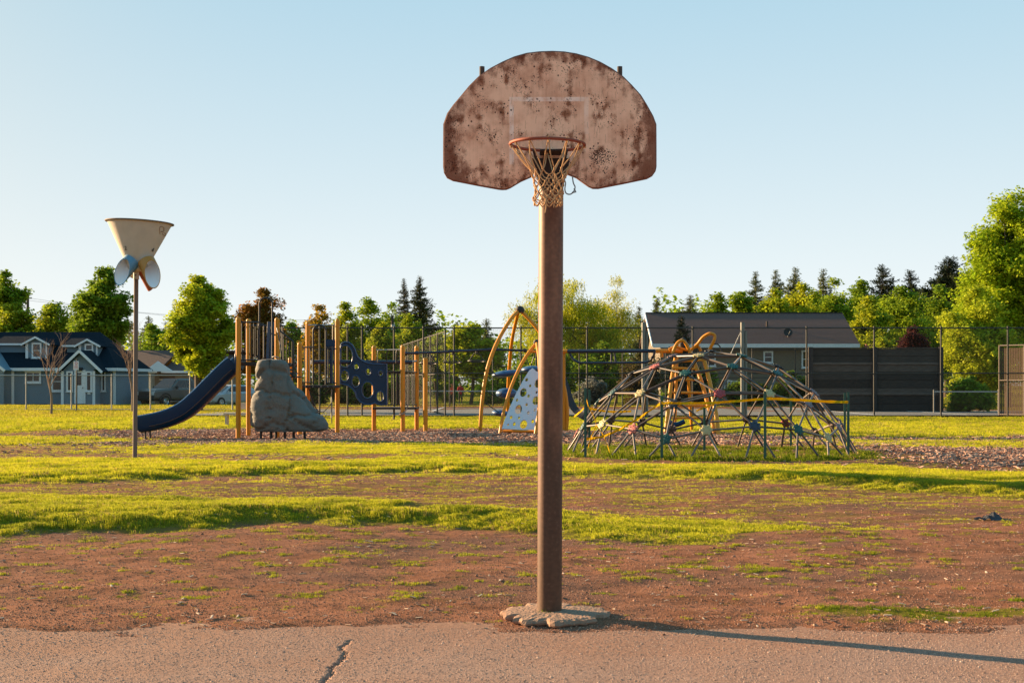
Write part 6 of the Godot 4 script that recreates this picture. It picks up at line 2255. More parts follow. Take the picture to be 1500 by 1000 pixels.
# ---------- people ----------
func person(label: String, where: Vector3, yaw: float, tall: float, top: Color, legs: Color, hair: Color, arm_bend: float) -> void:
	var t := thing("person", label, "person", where, "people standing on the far court")
	var s := tall / 1.75
	var skin := lin(0.4, 0.22, 0.15)
	# bones: from, to, radius, radius, colour
	var B := []
	for q in [-1.0, 1.0]:
		B.append([Vector3(q * 0.09, 0.92, 0), Vector3(q * 0.10, 0.5, 0.02 * q), 0.085, 0.06, legs])
		B.append([Vector3(q * 0.10, 0.5, 0.02 * q), Vector3(q * 0.11, 0.1, -0.01), 0.058, 0.042, legs])
		B.append([Vector3(q * 0.11, 0.05, -0.03), Vector3(q * 0.12, 0.035, 0.15), 0.045, 0.035, lin(0.05, 0.05, 0.05)])
		B.append([Vector3(q * 0.19, 1.42, 0), Vector3(q * 0.25, 1.15, 0.01), 0.05, 0.042, top])
		B.append([Vector3(q * 0.25, 1.15, 0.01), Vector3(q * (0.25 - arm_bend * 0.1), 0.93 + arm_bend * 0.2, 0.05 + arm_bend * 0.18), 0.038, 0.03, skin])
		B.append([Vector3(q * (0.25 - arm_bend * 0.1), 0.92 + arm_bend * 0.2, 0.06 + arm_bend * 0.18), Vector3(q * (0.25 - arm_bend * 0.13), 0.84 + arm_bend * 0.22, 0.08 + arm_bend * 0.22), 0.033, 0.022, skin])
	B.append([Vector3(0, 0.95, 0), Vector3(0, 1.15, 0), 0.14, 0.13, top])
	B.append([Vector3(-0.09, 1.33, 0), Vector3(0.09, 1.33, 0), 0.125, 0.125, top])
	B.append([Vector3(0, 1.15, 0), Vector3(0, 1.33, 0), 0.14, 0.15, top])
	B.append([Vector3(0, 1.42, 0), Vector3(0, 1.55, 0.01), 0.055, 0.05, skin])
	B.append([Vector3(0, 1.60, 0.02), Vector3(0, 1.67, 0.01), 0.082, 0.088, skin])
	B.append([Vector3(0, 1.66, -0.025), Vector3(0, 1.69, -0.01), 0.092, 0.088, hair])
	B.append([Vector3(0, 1.61, 0.1), Vector3(0, 1.6, 0.11), 0.016, 0.014, skin])
	var h := 0.026
	var nx := 28
	var ny := 72
	var nz := 26
	var org := Vector3(-nx * h / 2, -0.02, -0.26)
	var val := PackedFloat32Array()
	val.resize(nx * ny * nz)
	var own := PackedInt32Array()
	own.resize(nx * ny * nz)
	for y in ny:
		for z in nz:
			for x in nx:
				var p := org + Vector3(x, y, z) * h
				var f := 0.0
				var best := 9.0
				var bi := 0
				for b in B.size():
					var a: Vector3 = B[b][0]
					var ab: Vector3 = B[b][1] - a
					if absf(p.y - a.y) > absf(ab.y) + 0.3: continue
					var u := clampf((p - a).dot(ab) / ab.length_squared(), 0, 1)
					var dd := p.distance_to(a + ab * u) - lerpf(B[b][2], B[b][3], u)
					if dd < best:
						best = dd; bi = b
					f += exp(-dd * 45.0)
				val[(y * nz + z) * nx + x] = -log(maxf(f, 1e-9)) / 45.0
				own[(y * nz + z) * nx + x] = bi
	var vid := {}
	var vp := []
	var vc := []
	for y in ny - 1:
		for z in nz - 1:
			for x in nx - 1:
				var acc := Vector3.ZERO
				var cnt := 0
				var cv := []
				for k in 8:
					cv.append(val[((y + (k >> 1 & 1)) * nz + z + (k >> 2 & 1)) * nx + x + (k & 1)])
				for e in [[0, 1], [2, 3], [4, 5], [6, 7], [0, 2], [1, 3], [4, 6], [5, 7], [0, 4], [1, 5], [2, 6], [3, 7]]:
					var a: float = cv[e[0]]
					var b: float = cv[e[1]]
					if (a < 0) != (b < 0):
						var u := a / (a - b)
						var pa := Vector3(e[0] & 1, e[0] >> 1 & 1, e[0] >> 2 & 1)
						var pb := Vector3(e[1] & 1, e[1] >> 1 & 1, e[1] >> 2 & 1)
						acc += pa.lerp(pb, u)
						cnt += 1
				if cnt:
					vid[Vector3i(x, y, z)] = vp.size()
					vp.append((org + (Vector3(x, y, z) + acc / cnt) * h) * s)
					vc.append(B[own[(y * nz + z) * nx + x]][4])
	var m := MB.new()
	for key in vid:
		for ax in 3:
			var u := (ax + 1) % 3
			var w := (ax + 2) % 3
			var k: Vector3i = key
			if k[u] == 0 or k[w] == 0: continue
			var k2 := k
			k2[ax] += 1
			var v0 := val[(k.y * nz + k.z) * nx + k.x]
			if k2.x >= nx or k2.y >= ny or k2.z >= nz: continue
			var v1 := val[(k2.y * nz + k2.z) * nx + k2.x]
			if (v0 < 0) == (v1 < 0): continue
			var q := [k, k, k, k]
			var a := k; a[u] -= 1
			var b := a; b[w] -= 1
			var c := k; c[w] -= 1
			if not (vid.has(a) and vid.has(b) and vid.has(c)): continue
			var dir := Vector3.ZERO
			dir[ax] = 1.0 if v0 < 0 else -1.0
			m.col = vc[vid[k]]
			m.quad(vp[vid[k]] + where, vp[vid[a]] + where, vp[vid[b]] + where, vp[vid[c]] + where, dir)
	part("body", m, M.body, t)
	t.rotation.y = yaw

# ---------- small things ----------
func make_small_things() -> void:
	# street sign
	var g := at(111.5, 597, 70)
	g.y = ground_h(g.x, g.z)
	var t := thing("street_sign", "small white sign with red print on a dark post by the blue house", "sign", g)
	line_bar("post", g, at(112, 526, 70), 0.035, M.dark_post, t)
	var c := at(111, 535.3, 69.95)
	box_part("sign_board", c, Vector3(0.25, 0.44, 0.012), M.trim, t, Basis.IDENTITY, 0.004)
	var ring := []
	for i in 17: ring.append(c + Vector3(cos(TAU * i / 16) * 0.06, 0.12 + sin(TAU * i / 16) * 0.06, 0.01))
	tube_part("red_ring", ring, 0.012, M.red, t, 5)
	for y in [0.0, -0.06, -0.13]:
		box_part("red_line", c + Vector3(0, y, 0.009), Vector3(0.18, 0.022, 0.004), M.red, t)
	# utility pole and its wires
	var up := at(40, 585, 140)
	var u := thing("utility_pole", "wooden utility pole with a short crossarm behind the blue house", "utility pole", Vector3(up.x, -0.3, up.z))
	line_bar("pole", Vector3(up.x, -0.4, up.z), at(40, 432, 140), 0.14, M.pole_dark, u)
	line_bar("crossarm", at(39, 436.5, 140), at(46, 436.5, 140), 0.06, M.pole_dark, u)
	for q in [[436.5, 1.2], [440, 0.9]]:
		var p := []
		for i in 13:
			var f := i / 12.0
			p.append(at(lerpf(42, 620, f), lerpf(q[0], 466, f), lerpf(140, 150, f)) - Vector3(0, sin(f * PI) * q[1], 0))
		tube_part("wire", p, 0.012, M.dark_post, u, 4)
	var fp := at(575, 590, 128)
	var v := thing("utility_pole", "grey utility pole among the trees behind the play structure", "utility pole", Vector3(fp.x, -0.3, fp.z))
	line_bar("pole", Vector3(fp.x, -0.4, fp.z), at(574.5, 462, 128), 0.12, M.pole_dark, v)
	box_part("transformer", at(575.5, 480, 128), Vector3(0.35, 0.6, 0.35), M.galv, v, Basis.IDENTITY, 0.05)
	# pale bench behind the slide posts
	var b := at(352, 620, 47)
	b.y = ground_h(b.x, b.z)
	var bn := thing("bench", "low pale plank bench behind the slide posts", "bench", b)
	box_part("seat", b + Vector3(-0.05, 0.42, 0), Vector3(1.0, 0.06, 0.3), M.pale_wood, bn, Basis.IDENTITY, 0.008)
	box_part("backrest", b + Vector3(0.25, 0.68, -0.16), Vector3(0.8, 0.2, 0.04), M.pale_wood, bn, Basis.IDENTITY, 0.008)
	for x in [-0.45, 0.4]:
		box_part("leg", b + Vector3(x, 0.2, 0), Vector3(0.08, 0.4, 0.26), M.pale_wood, bn)
	# the dark crumpled thing on the dirt at the right
	var cg := on_ground(1455, 763)
	cg.y = ground_h(cg.x, cg.z)
	var cl := thing("crumpled_cloth", "dark crumpled cloth lying on the bare dirt at the right", "cloth", cg)
	var cm := MB.new()
	var nf := noise(7.0, FastNoiseLite.TYPE_SIMPLEX_SMOOTH, 3, 71)
	var G := 26
	var grid := []
	for i in G + 1:
		var row := []
		for j in G + 1:
			var p := Vector2(i * 2.0 / G - 1.0, j * 2.0 / G - 1.0)
			var rr := p.length()
			var hgt := 0.065 * exp(-pow((p.x - 0.05) * 3.2, 2) - pow(p.y * 2.2, 2)) + absf(nf.get_noise_2d(p.x * 0.5, p.y * 0.5)) * 0.05 * (1.2 - rr) + 0.004
			if p.x < -0.3: hgt += 0.012 + 0.012 * sin(p.x * 14.0)
			row.append(cg + Vector3(p.x * 0.19 * (1.0 + 0.2 * nf.get_noise_2d(p.y, 3.0)), maxf(hgt, 0.004), p.y * 0.1 * (1.0 - 0.5 * absf(p.x))))
		grid.append(row)
	for i in G:
		for j in G:
			cm.face(grid[i][j], grid[i + 1][j], grid[i + 1][j + 1], Vector3.UP)
			cm.face(grid[i][j], grid[i + 1][j + 1], grid[i][j + 1], Vector3.UP)
	part("folds", cm, mat(lin(0.035, 0.037, 0.045), 0.7), cl)
	# weeds at the footing
	var q := at(797, 918, 8.86)
	var wtr := []
	var wcl := []
	var r := RandomNumberGenerator.new()
	r.seed = 8
	for i in 7:
		var s := r.randf_range(0.8, 1.4)
		wtr.append(Transform3D(Basis(Vector3.UP, r.randf() * TAU).scaled(Vector3.ONE * s), Vector3(q.x + r.randf_range(-0.05, 0.05), ground_h(q.x, -8.86) + 0.01, -8.86 + r.randf_range(-0.02, 0.02))))
		wcl.append(lin(0.10, 0.13, 0.02))
	tag(copies("weeds", tuft(7, 0.02, 0.035, 0.008, 44), M.blade, self, wtr, wcl, "stuff"), "small weeds growing at the broken edge of the footing", "weeds")
	# people
	var pg := at(671, 592, 112)
	person("person in red shirt and dark trousers, right of the two on the far court", Vector3(at(674.5, 0, 112).x, ground_h(0, -112), -112), 0.3, 1.66, lin(0.5, 0.03, 0.05), lin(0.03, 0.03, 0.035), lin(0.3, 0.24, 0.2), 0.6)
	person("person in coral top and dark trousers, left of the two on the far court", Vector3(at(662, 0, 113).x, ground_h(0, -113), -113), -0.5, 1.6, lin(0.55, 0.13, 0.10), lin(0.03, 0.025, 0.03), lin(0.12, 0.07, 0.04), 0.3)

# ---------- trees ----------
var spray_leaf: ArrayMesh
var spray_fine: ArrayMesh
var spray_needle: ArrayMesh

func make_sprays() -> void:
	var r := RandomNumberGenerator.new()
	r.seed = 4
	var m := MB.new()
	for i in 7:
		var c := Vector3(r.randf_range(-1, 1), r.randf_range(-1, 1), r.randf_range(-1, 1)) * 0.42
		var u := Vector3(r.randf_range(-1, 1), r.randf_range(-0.6, 0.3), r.randf_range(-1, 1)).normalized()
		var w := u.cross(Vector3(r.randf_range(-1, 1), 1.4, r.randf_range(-1, 1))).normalized()
		var n := u.cross(w).normalized()
		if n.y < 0: n = -n
		var L := r.randf_range(0.32, 0.5)
		var W := L * 0.42
		var tip := c + u * L
		var mid := c + u * L * 0.45 + n * 0.03
		m.tri(c, mid + w * W, tip, n, n, n)
		m.tri(c, tip, mid - w * W, n, n, n)
	spray_leaf = m.mesh()
	m = MB.new()
	for i in 9:
		var c := Vector3(r.randf_range(-1, 1) * 0.3, r.randf_range(-1, 1) * 0.6, r.randf_range(-1, 1) * 0.3)
		var u := Vector3(r.randf_range(-1, 1) * 0.6, -1, r.randf_range(-1, 1) * 0.6).normalized()
		var w := u.cross(Vector3(r.randf_range(-1, 1), 0.2, r.randf_range(-1, 1))).normalized()
		var n := u.cross(w).normalized()
		m.tri(c, c + u * 0.2 + w * 0.05, c + u * 0.42, n, n, n)
		m.tri(c, c + u * 0.42, c + u * 0.2 - w * 0.05, n, n, n)
	spray_fine = m.mesh()
	m = MB.new()
	for i in 11:
		var x := r.randf_range(-0.1, 0.75)
		var side := -1.0 if i % 2 else 1.0
		var c := Vector3(x, r.randf_range(-0.05, 0.05), 0)
		var u := Vector3(0.75, r.randf_range(-0.35, 0.25), side * r.randf_range(0.5, 1.0)).normalized()
		var w := u.cross(Vector3.UP).normalized() * 0.06
		var n := (Vector3.UP + Vector3(0, 0, side) * 0.3).normalized()
		var L := 0.42 * (1.0 - 0.5 * maxf(x, 0))
		m.tri(c - w, c + w, c + u * L + Vector3(0, -0.04, 0), n, n, n)
	m.tri(Vector3(-0.1, 0, -0.05), Vector3(-0.1, 0, 0.05), Vector3(1, -0.03, 0), Vector3.UP, Vector3.UP, Vector3.UP)
	spray_needle = m.mesh()

func broad_tree(label: String, px: float, base_d: float, top: float, bottom: float, hw: float, n: int, leaf: float, c0: Color, c1: Color, sd: int, opt := {}) -> void:
	var r := RandomNumberGenerator.new()
	r.seed = sd
	var k := base_d / F
	var x := (px - 750.0) * k
	var gy := ground_h(x, -base_d)
	var called: String = opt.get("called", "tree")
	var t := thing(called, label, opt.get("category", "tree"), Vector3(x, gy, -base_d), opt.get("group", "broadleaf trees round the park"))
	var yt := EYE + (HY - top) * k
	var yb := EYE + (HY - bottom) * k
	var c := Vector3(x, (yt + yb) * 0.5, -base_d)
	var rad := Vector3(hw * k, (yt - yb) * 0.52, hw * k * 0.95)
	var nf := noise(0.8, FastNoiseLite.TYPE_SIMPLEX_SMOOTH, 2, sd)
	var clus := int(opt.get("clusters", 46))
	var fill: float = opt.get("fill", 1.0)
	var pts := []
	var shape: float = opt.get("shape", 1.0)
	pts.append([c + Vector3(r.randf_range(-0.12, 0.12) * rad.x, rad.y * 0.93, 0), 0.14])
	var foot: float = opt.get("foot", shape)
	for i in clus:
		var d := Vector3(r.randfn(), r.randfn(), r.randfn()).normalized()
		var rf := pow(r.randf(), 0.33) * (0.86 + 0.34 * nf.get_noise_3dv(d * 1.6))
		var p := d * rf
		if p.y < -0.35: p.x *= 1.0 - 0.25 * foot; p.z *= 1.0 - 0.25 * foot
		if p.y > 0.2: p.x *= 1.0 - 0.32 * (p.y) * shape
		pts.append([c + p * rad, r.randf_range(0.16, 0.30) * opt.get("lump", 1.0)])
	# trunk and limbs
	var tm := MB.new()
	var tr0: float = opt.get("trunk", maxf(0.09, rad.x * 0.065))
	var base := Vector3(x, gy - 0.1, -base_d)
	var fork := Vector3(x + r.randf_range(-0.2, 0.2), lerpf(yb, yt, 0.18), -base_d)
	if opt.get("shrub", false): fork = base.lerp(c, 0.5)
	tm.tube([base, base + Vector3(0, 0.25, 0), base.lerp(fork, 0.5) + Vector3(r.randf_range(-0.1, 0.1), 0, 0), fork, c.lerp(fork, 0.4), c + Vector3(0, rad.y * 0.45, 0)], [tr0 * 1.35, tr0, tr0 * 0.9, tr0 * 0.75, tr0 * 0.5, tr0 * 0.2], 9)
	part("trunk", tm, M.bark, t)
	var lm := MB.new()
	for i in mini(clus, int(opt.get("limbs", 16))):
		var e: Vector3 = pts[i][0]
		var s := fork.lerp(c + Vector3(0, rad.y * 0.3, 0), r.randf() * 0.8)
		lm.tube(curve([s, s.lerp(e, 0.5) + Vector3(0, -rad.y * 0.06, 0), e], 3), [tr0 * 0.42, tr0 * 0.38, tr0 * 0.33, tr0 * 0.28, tr0 * 0.2, tr0 * 0.14, tr0 * 0.06], 5)
	part("limbs", lm, M.bark, t)
	var tf := []
	var cl := []
	var per := int(n / float(clus))
	var mr := (rad.x + rad.y) * 0.5
	for q in pts:
		var cr: float = q[1] * mr * 1.3
		var tint := c0.lerp(c1, clampf(r.randf() * 0.8 + 0.15 * nf.get_noise_3dv(q[0]), 0, 1))
		for i in int(per * r.randf_range(0.6, 1.4) * fill):
			var d := Vector3(r.randfn(), r.randfn() * 0.62 - 0.1, r.randfn()) * 0.5
			if d.length() > 1.15: d = d.normalized() * 1.15
			var sc := leaf * r.randf_range(0.65, 1.25)
			tf.append(Transform3D(Basis.from_euler(Vector3(r.randf_range(-0.6, 0.6), r.randf() * TAU, r.randf_range(-0.6, 0.6))).scaled(Vector3.ONE * sc), q[0] + d * cr - t.position))
			cl.append(tint.lerp(c0 if r.randf() < 0.5 else c1, r.randf() * 0.5) * r.randf_range(0.7, 1.25))
	copies("crown", spray_fine if opt.get("fine", false) else spray_leaf, M.leaf, t, tf, cl, "stuff")

func conifer(label: String, px: float, d: float, top: float, bottom: float, hw: float, tiers: int, c0: Color, sd: int, opt := {}) -> void:
	var r := RandomNumberGenerator.new()
	r.seed = sd
	var k := d / F
	var x := (px - 750.0) * k
	var gy := ground_h(x, -d)
	var t := thing(opt.get("called", "conifer"), label, "conifer", Vector3(x, gy, -d), opt.get("group", "conifers beyond the park"))
	var yt := EYE + (HY - top) * k
	var yb := EYE + (HY - bottom) * k
	var w := hw * k * 1.12
	var tm := MB.new()
	var lean := r.randf_range(-0.02, 0.02) * (yt - gy)
	var tipp := Vector3(x + lean, yt, -d)
	tm.tube([Vector3(x, gy - 0.1, -d), Vector3(x + lean * 0.5, (gy + yt) * 0.5, -d), tipp], [w * 0.09 + 0.1, w * 0.06 + 0.05, 0.02], 8)
	var tf := []
	var cl := []
	var open: float = opt.get("open", 0.5)
	tiers = int(tiers * 1.7)
	for i in tiers:
		var f := float(i) / tiers + r.randf_range(-0.7, 0.7) / tiers * (1.0 - float(i) / tiers)
		f = clampf(f, 0.0, 0.99)
		var y := lerpf(yb, yt, f)
		var bl := w * pow(1.0 - f, 0.95) * (1.0 if f > 0.12 else 0.75)
		var nb := r.randi_range(4, 8)
		var o := Vector3(x + lean * (y - gy) / (yt - gy), y, -d)
		for b in nb:
			var a := r.randf() * TAU
			var L := bl * r.randf_range(0.4, 1.2) * (1.15 if a < PI else 0.85) + w * 0.015
			var u := Vector3(cos(a), 0, sin(a))
			var rise := r.randf_range(-0.12, 0.22)
			var e := o + u * L + Vector3(0, L * rise, 0)
			tm.tube([o, e], [0.03 + w * 0.012, 0.01], 4, false)
			var ns := maxi(3, int(L / (w * 0.16)))
			for s in ns:
				var q := (s + 0.6) / ns
				if r.randf() < open * (1.0 - q) : continue
				for z in 3:
					var p := o.lerp(e, q) + Vector3(r.randf_range(-1, 1), r.randf_range(-0.5, 0.7), r.randf_range(-1, 1)) * w * 0.12
					var sc: float = (w * 0.06 + L * 0.4) * r.randf_range(0.7, 1.25) * opt.get("spray", 1.0)
					var bs := Basis.from_euler(Vector3(r.randf_range(-1.3, 1.3), -a + r.randf_range(-0.9, 0.9), rise + r.randf_range(-0.3, 0.8)))
					tf.append(Transform3D(bs.scaled(Vector3(sc, sc * 1.4, sc)), p - t.position))
					cl.append(c0 * r.randf_range(0.6, 1.45))
	part("trunk", tm, M.bark, t)
	copies("crown", spray_needle, M.needle, t, tf, cl, "stuff")

func bare_tree(label: String, px: float, py: float, d: float, top: float, sd: int, spread: float) -> void:
	var r := RandomNumberGenerator.new()
	r.seed = sd
	var g := at(px, py, d)
	g.y = ground_h(g.x, g.z)
	var t := thing("bare_tree", label, "tree", g, "young bare trees along the fence")
	var h := at(0, top, d).y - g.y
	var m := MB.new()
	var fork := g + Vector3(-0.1, h * 0.42, 0)
	m.tube([g - Vector3(0, 0.05, 0), g + Vector3(0.02, h * 0.2, 0), fork], [0.065, 0.05, 0.04], 8)
	part("trunk", m, mat(lin(0.24, 0.15, 0.09), 0.9), t)
	var b := MB.new()
	var stack := []
	for i in 6:
		stack.append([fork.lerp(g, 0.12 * (i % 3)), Vector3(r.randf_range(-1, 1) * spread, 1.0, r.randf_range(-1, 1) * spread).normalized(), h * r.randf_range(0.22, 0.38), 0.024, 0])
	while stack.size():
		var s: Array = stack.pop_back()
		var e: Vector3 = s[0] + s[1] * s[2]
		b.tube([s[0], s[0].lerp(e, 0.5) + Vector3(r.randf_range(-1, 1), 0, r.randf_range(-1, 1)) * s[2] * 0.06, e], [s[3], s[3] * 0.8, s[3] * 0.55], 5, false)
		if s[4] < 3:
			for i in 3 if s[4] < 2 else 2:
				stack.append([s[0].lerp(e, r.randf_range(0.45, 1.0)), (s[1] + Vector3(r.randf_range(-1, 1), r.randf_range(0.0, 0.5), r.randf_range(-1, 1)) * 0.75 * spread * 1.6).normalized(), s[2] * r.randf_range(0.5, 0.75), s[3] * 0.55, s[4] + 1])
	part("branches", b, M.twig, t)

func make_trees() -> void:
	make_sprays()
	var dk := lin(0.185, 0.28, 0.02)
	var md := lin(0.212, 0.3, 0.0187)
	var br := lin(0.331, 0.413, 0.0208)
	var yl := lin(0.44, 0.441, 0.0229)
	var pine := lin(0.13, 0.15, 0.055)
	# left side
	broad_tree("thin leaved green tree cut by the left edge behind the blue house", 8, 126, 402, 475, 34, 1500, 0.62, dk, br, 1, {"clusters": 26, "fill": 0.8})
	broad_tree("low yellow green tree over the blue house roof, left of the utility pole", 22, 124, 448, 540, 42, 2600, 0.55, md, yl, 2)
	broad_tree("yellow green tree over the blue house between its dormers", 78, 122, 450, 540, 42, 2800, 0.55, md, yl, 3)
	broad_tree("large dark green tree standing tall behind the right end of blue house", 146, 116, 398, 520, 48, 6500, 0.56, dk, md, 4, {"clusters": 95, "shape": 0.5, "lump": 0.72})
	conifer("small dark conifer tip behind the cream house roof, left one", 217, 150, 462, 550, 25.5, 14, pine, 5)
	conifer("small dark conifer tip behind the cream house, nearer the maple", 240, 152, 470, 558, 22.5, 13, pine, 6)
	broad_tree("low green trees growing behind the cream house", 222, 140, 478, 560, 34, 1800, 0.6, dk, md, 7)
	broad_tree("round yellow green maple beside the slide, in front of the parked cars", 291, 69, 408, 549, 52, 9000, 0.30, lin(0.236, 0.328, 0.0156), lin(0.551, 0.563, 0.026), 8, {"clusters": 100, "trunk": 0.2, "lump": 0.68, "shape": 1.9, "foot": 0.2})
	broad_tree("reddish brown leaved maple behind the slide tower", 382, 112, 428, 540, 36, 3600, 0.45, lin(0.16, 0.112, 0.02), lin(0.368, 0.16, 0.024), 9, {"clusters": 44})
	broad_tree("dark green low tree behind the stair rails", 425, 135, 474, 570, 30, 1500, 0.55, dk, md, 10)
	broad_tree("orange tinged tree behind the second yellow post pair", 466, 122, 450, 560, 26, 2200, 0.46, lin(0.272, 0.2, 0.016), lin(0.464, 0.272, 0.02), 11)
	broad_tree("light green tree just left of the bubble panel", 503, 126, 447, 560, 26, 2400, 0.48, md, yl, 12)
	broad_tree("tall light green tree above the bubble panel", 542, 128, 441, 570, 30, 3000, 0.48, dk, br, 13)
	broad_tree("green tree between the bubble panel tree and the twin pines", 572, 132, 446, 570, 22, 1800, 0.48, dk, br, 14)
	conifer("left and slimmer of the tall twin pines", 592, 150, 407, 500, 17, 30, lin(0.075, 0.08, 0.03), 15, {"open": 0.6, "spray": 0.9})
	conifer("right and broader of the tall twin pines", 615, 149, 405, 505, 25, 30, lin(0.075, 0.08, 0.03), 16, {"open": 0.6, "spray": 0.9})
	broad_tree("yellow green tree in front of the twin pines", 600, 116, 464, 570, 28, 2600, 0.42, md, yl, 17)
	broad_tree("small light green tree left of the twin pines foot", 560, 112, 476, 570, 24, 2000, 0.42, md, yl, 18)
	broad_tree("wide light green tree behind the ring beam", 690, 108, 480, 560, 44, 4600, 0.40, br, yl, 19, {"clusters": 60})
	broad_tree("low green tree left of the wide light green tree", 640, 112, 490, 562, 26, 2000, 0.42, md, br, 20)
	conifer("far conifer peeping over the wide light green tree, left one", 668, 165, 470, 558, 22.5, 14, pine, 21)
	conifer("far conifer peeping over the wide light green tree, right one", 711, 162, 466, 554, 25.5, 15, pine, 22)
	# behind the pole
	broad_tree("big yellow green willow directly behind the basketball pole", 832, 112, 416, 570, 82, 9000, 0.44, lin(0.283, 0.319, 0.0146), lin(0.473, 0.451, 0.0187), 23, {"clusters": 95, "fine": true, "fill": 1.15, "shape": 0.3})
	broad_tree("wispy half bare willow right of the big willow", 903, 116, 408, 560, 34, 2600, 0.42, lin(0.283, 0.282, 0.0312), yl, 24, {"clusters": 44, "fine": true, "limbs": 40, "trunk": 0.1})
	broad_tree("green undergrowth tree below the big willow", 800, 104, 500, 590, 50, 3000, 0.42, dk, br, 25, {"shape": 0.2})
	broad_tree("green undergrowth tree right of the basketball pole", 880, 102, 506, 592, 46, 2800, 0.42, dk, md, 26, {"shape": 0.2})
	conifer("slim conifer left of the shingle house gable", 938, 140, 448, 536, 22.5, 16, pine, 27)
	conifer("dark conifer touching the shingle house gable", 965, 146, 436, 524, 22.5, 18, pine, 28)
	conifer("conifer rising over the shingle roof near the dark spruce", 1010, 150, 432, 520, 25.5, 18, pine, 29)
	conifer("dark bushy spruce standing before the shingle house roof", 998, 88, 463, 592, 28, 26, lin(0.0173, 0.03, 0.0146), 30, {"open": 0.05, "spray": 1.0})
	# forest behind the shingle house
	broad_tree("round green tree above the shingle roof beside its left conifer", 1052, 148, 434, 520, 24, 1700, 0.6, md, br, 31)
	broad_tree("green tree above the shingle roof left of the conifer trio", 1085, 150, 430, 520, 24, 1700, 0.6, dk, br, 32)
	conifer("left tree of the conifer trio above the shingle roof", 1105, 168, 397, 485, 21, 20, pine, 33)
	conifer("middle tree of the conifer trio above the shingle roof", 1136, 168, 395, 483, 22.5, 20, pine, 34)
	conifer("right tree of the conifer trio above the shingle roof", 1165, 170, 391, 479, 25.5, 20, pine, 35)
	conifer("lone conifer tip poking from the bright green crowns", 1205, 172, 393, 481, 24, 19, pine, 36)
	broad_tree("bright green crown below the conifer trio", 1135, 146, 428, 520, 34, 2600, 0.6, br, yl, 37)
	broad_tree("broad bright green crown over the middle of the roof", 1180, 148, 420, 520, 38, 3000, 0.6, br, yl, 38)
	broad_tree("tall bright green crown over the right of the roof", 1226, 152, 412, 520, 34, 2600, 0.6, md, br, 39)
	broad_tree("dark green crown behind the roof's right end", 1262, 156, 414, 520, 28, 2000, 0.62, dk, md, 40)
	conifer("conifer behind the crowns at the roof's right end", 1291, 166, 388, 476, 30, 20, lin(0.0354, 0.0469, 0.0208), 41)
	conifer("conifer between roof end and the tallest right hand pine", 1336, 164, 395, 483, 30, 18, lin(0.0276, 0.0394, 0.0208), 42)
	conifer("tallest and broadest pine left of the big bright tree", 1388, 160, 377, 470, 42, 24, lin(0.0276, 0.0394, 0.0187), 43, {"open": 0.3})
	broad_tree("olive crown right of the shingle roof", 1275, 118, 438, 570, 36, 3400, 0.5, md, yl, 44, {"clusters": 55})
	broad_tree("olive crown above the timber wall", 1322, 122, 425, 570, 44, 4200, 0.5, dk, br, 45, {"clusters": 60})
	broad_tree("dark green crown left of the big bright tree", 1375, 124, 424, 570, 32, 2800, 0.5, dk, md, 46)
	broad_tree("purple leaved shrub peeping over the timber wall", 1338, 88, 482, 580, 27, 2600, 0.32, lin(0.056, 0.016, 0.0176), lin(0.128, 0.04, 0.036), 47, {"shape": 0.4})
	broad_tree("low light green bush left of the purple shrub", 1292, 90, 496, 580, 26, 2200, 0.34, br, yl, 48)
	broad_tree("very tall bright green tree at the right edge", 1478, 82, 285, 560, 76, 15000, 0.38, lin(0.236, 0.357, 0.0146), lin(0.433, 0.498, 0.0208), 49, {"clusters": 190, "shape": 0.75, "lump": 0.62})
	broad_tree("pale yellow green tree in front of the very tall tree", 1432, 76, 425, 598, 58, 11000, 0.30, lin(0.314, 0.394, 0.0208), lin(0.52, 0.545, 0.0312), 50, {"clusters": 110, "lump": 0.8, "shape": 0.4})
	broad_tree("second bright tree mostly outside the right edge", 1535, 84, 330, 570, 60, 6000, 0.40, md, br, 51, {"clusters": 70})
	# shrubs behind the courts
	for q in [["dark hedge shrub below the shingle house windows, left one", 1012, 89, 542, 600, 36, dk, md, 61], ["dark hedge shrub below the shingle house windows, middle one", 1095, 90, 556, 600, 34, lin(0.0314, 0.0469, 0.0146), dk, 62], ["dark hedge shrub beside the timber wall", 1160, 90, 548, 600, 30, lin(0.0314, 0.0469, 0.0146), dk, 63], ["olive shrub behind the tennis net at the right", 1420, 70, 556, 604, 34, dk, md, 64], ["pale blossoming shrub right of the basketball pole", 868, 90, 556, 596, 26, lin(0.236, 0.244, 0.229), lin(0.157, 0.159, 0.104), 65], ["brown green shrub behind the left court fence", 520, 98, 548, 600, 34, lin(0.0708, 0.0657, 0.026), md, 66], ["brown green shrub behind the rope climber", 460, 98, 552, 600, 34, lin(0.08, 0.06, 0.024), md, 67], ["green shrub behind the low deck", 590, 97, 545, 600, 36, dk, br, 68], ["green shrub behind the two people", 650, 125, 545, 590, 30, md, br, 69], ["green shrub behind the arch climber", 730, 100, 548, 600, 38, md, br, 70], ["brown twiggy shrub left of the shingle house", 940, 92, 520, 598, 30, lin(0.12, 0.072, 0.032), lin(0.0944, 0.112, 0.0208), 71]]:
		broad_tree(q[0], q[1], q[2], q[3], q[4], q[5], 2200, 0.34, q[6], q[7], q[8], {"called": "shrub", "category": "shrub", "group": "shrubs behind the courts", "shrub": true, "shape": 0.1, "clusters": 40})
	bare_tree("young bare tree with pale trunk in front of the blue house", 74.5, 608, 64, 488, 81, 0.6)
	bare_tree("young bare tree seen behind the funnel goal pole", 193, 603, 68, 468, 82, 0.5)
	# the far wood closing the view
	var r := RandomNumberGenerator.new()
	r.seed = 90
	var tf := []
	var cl := []
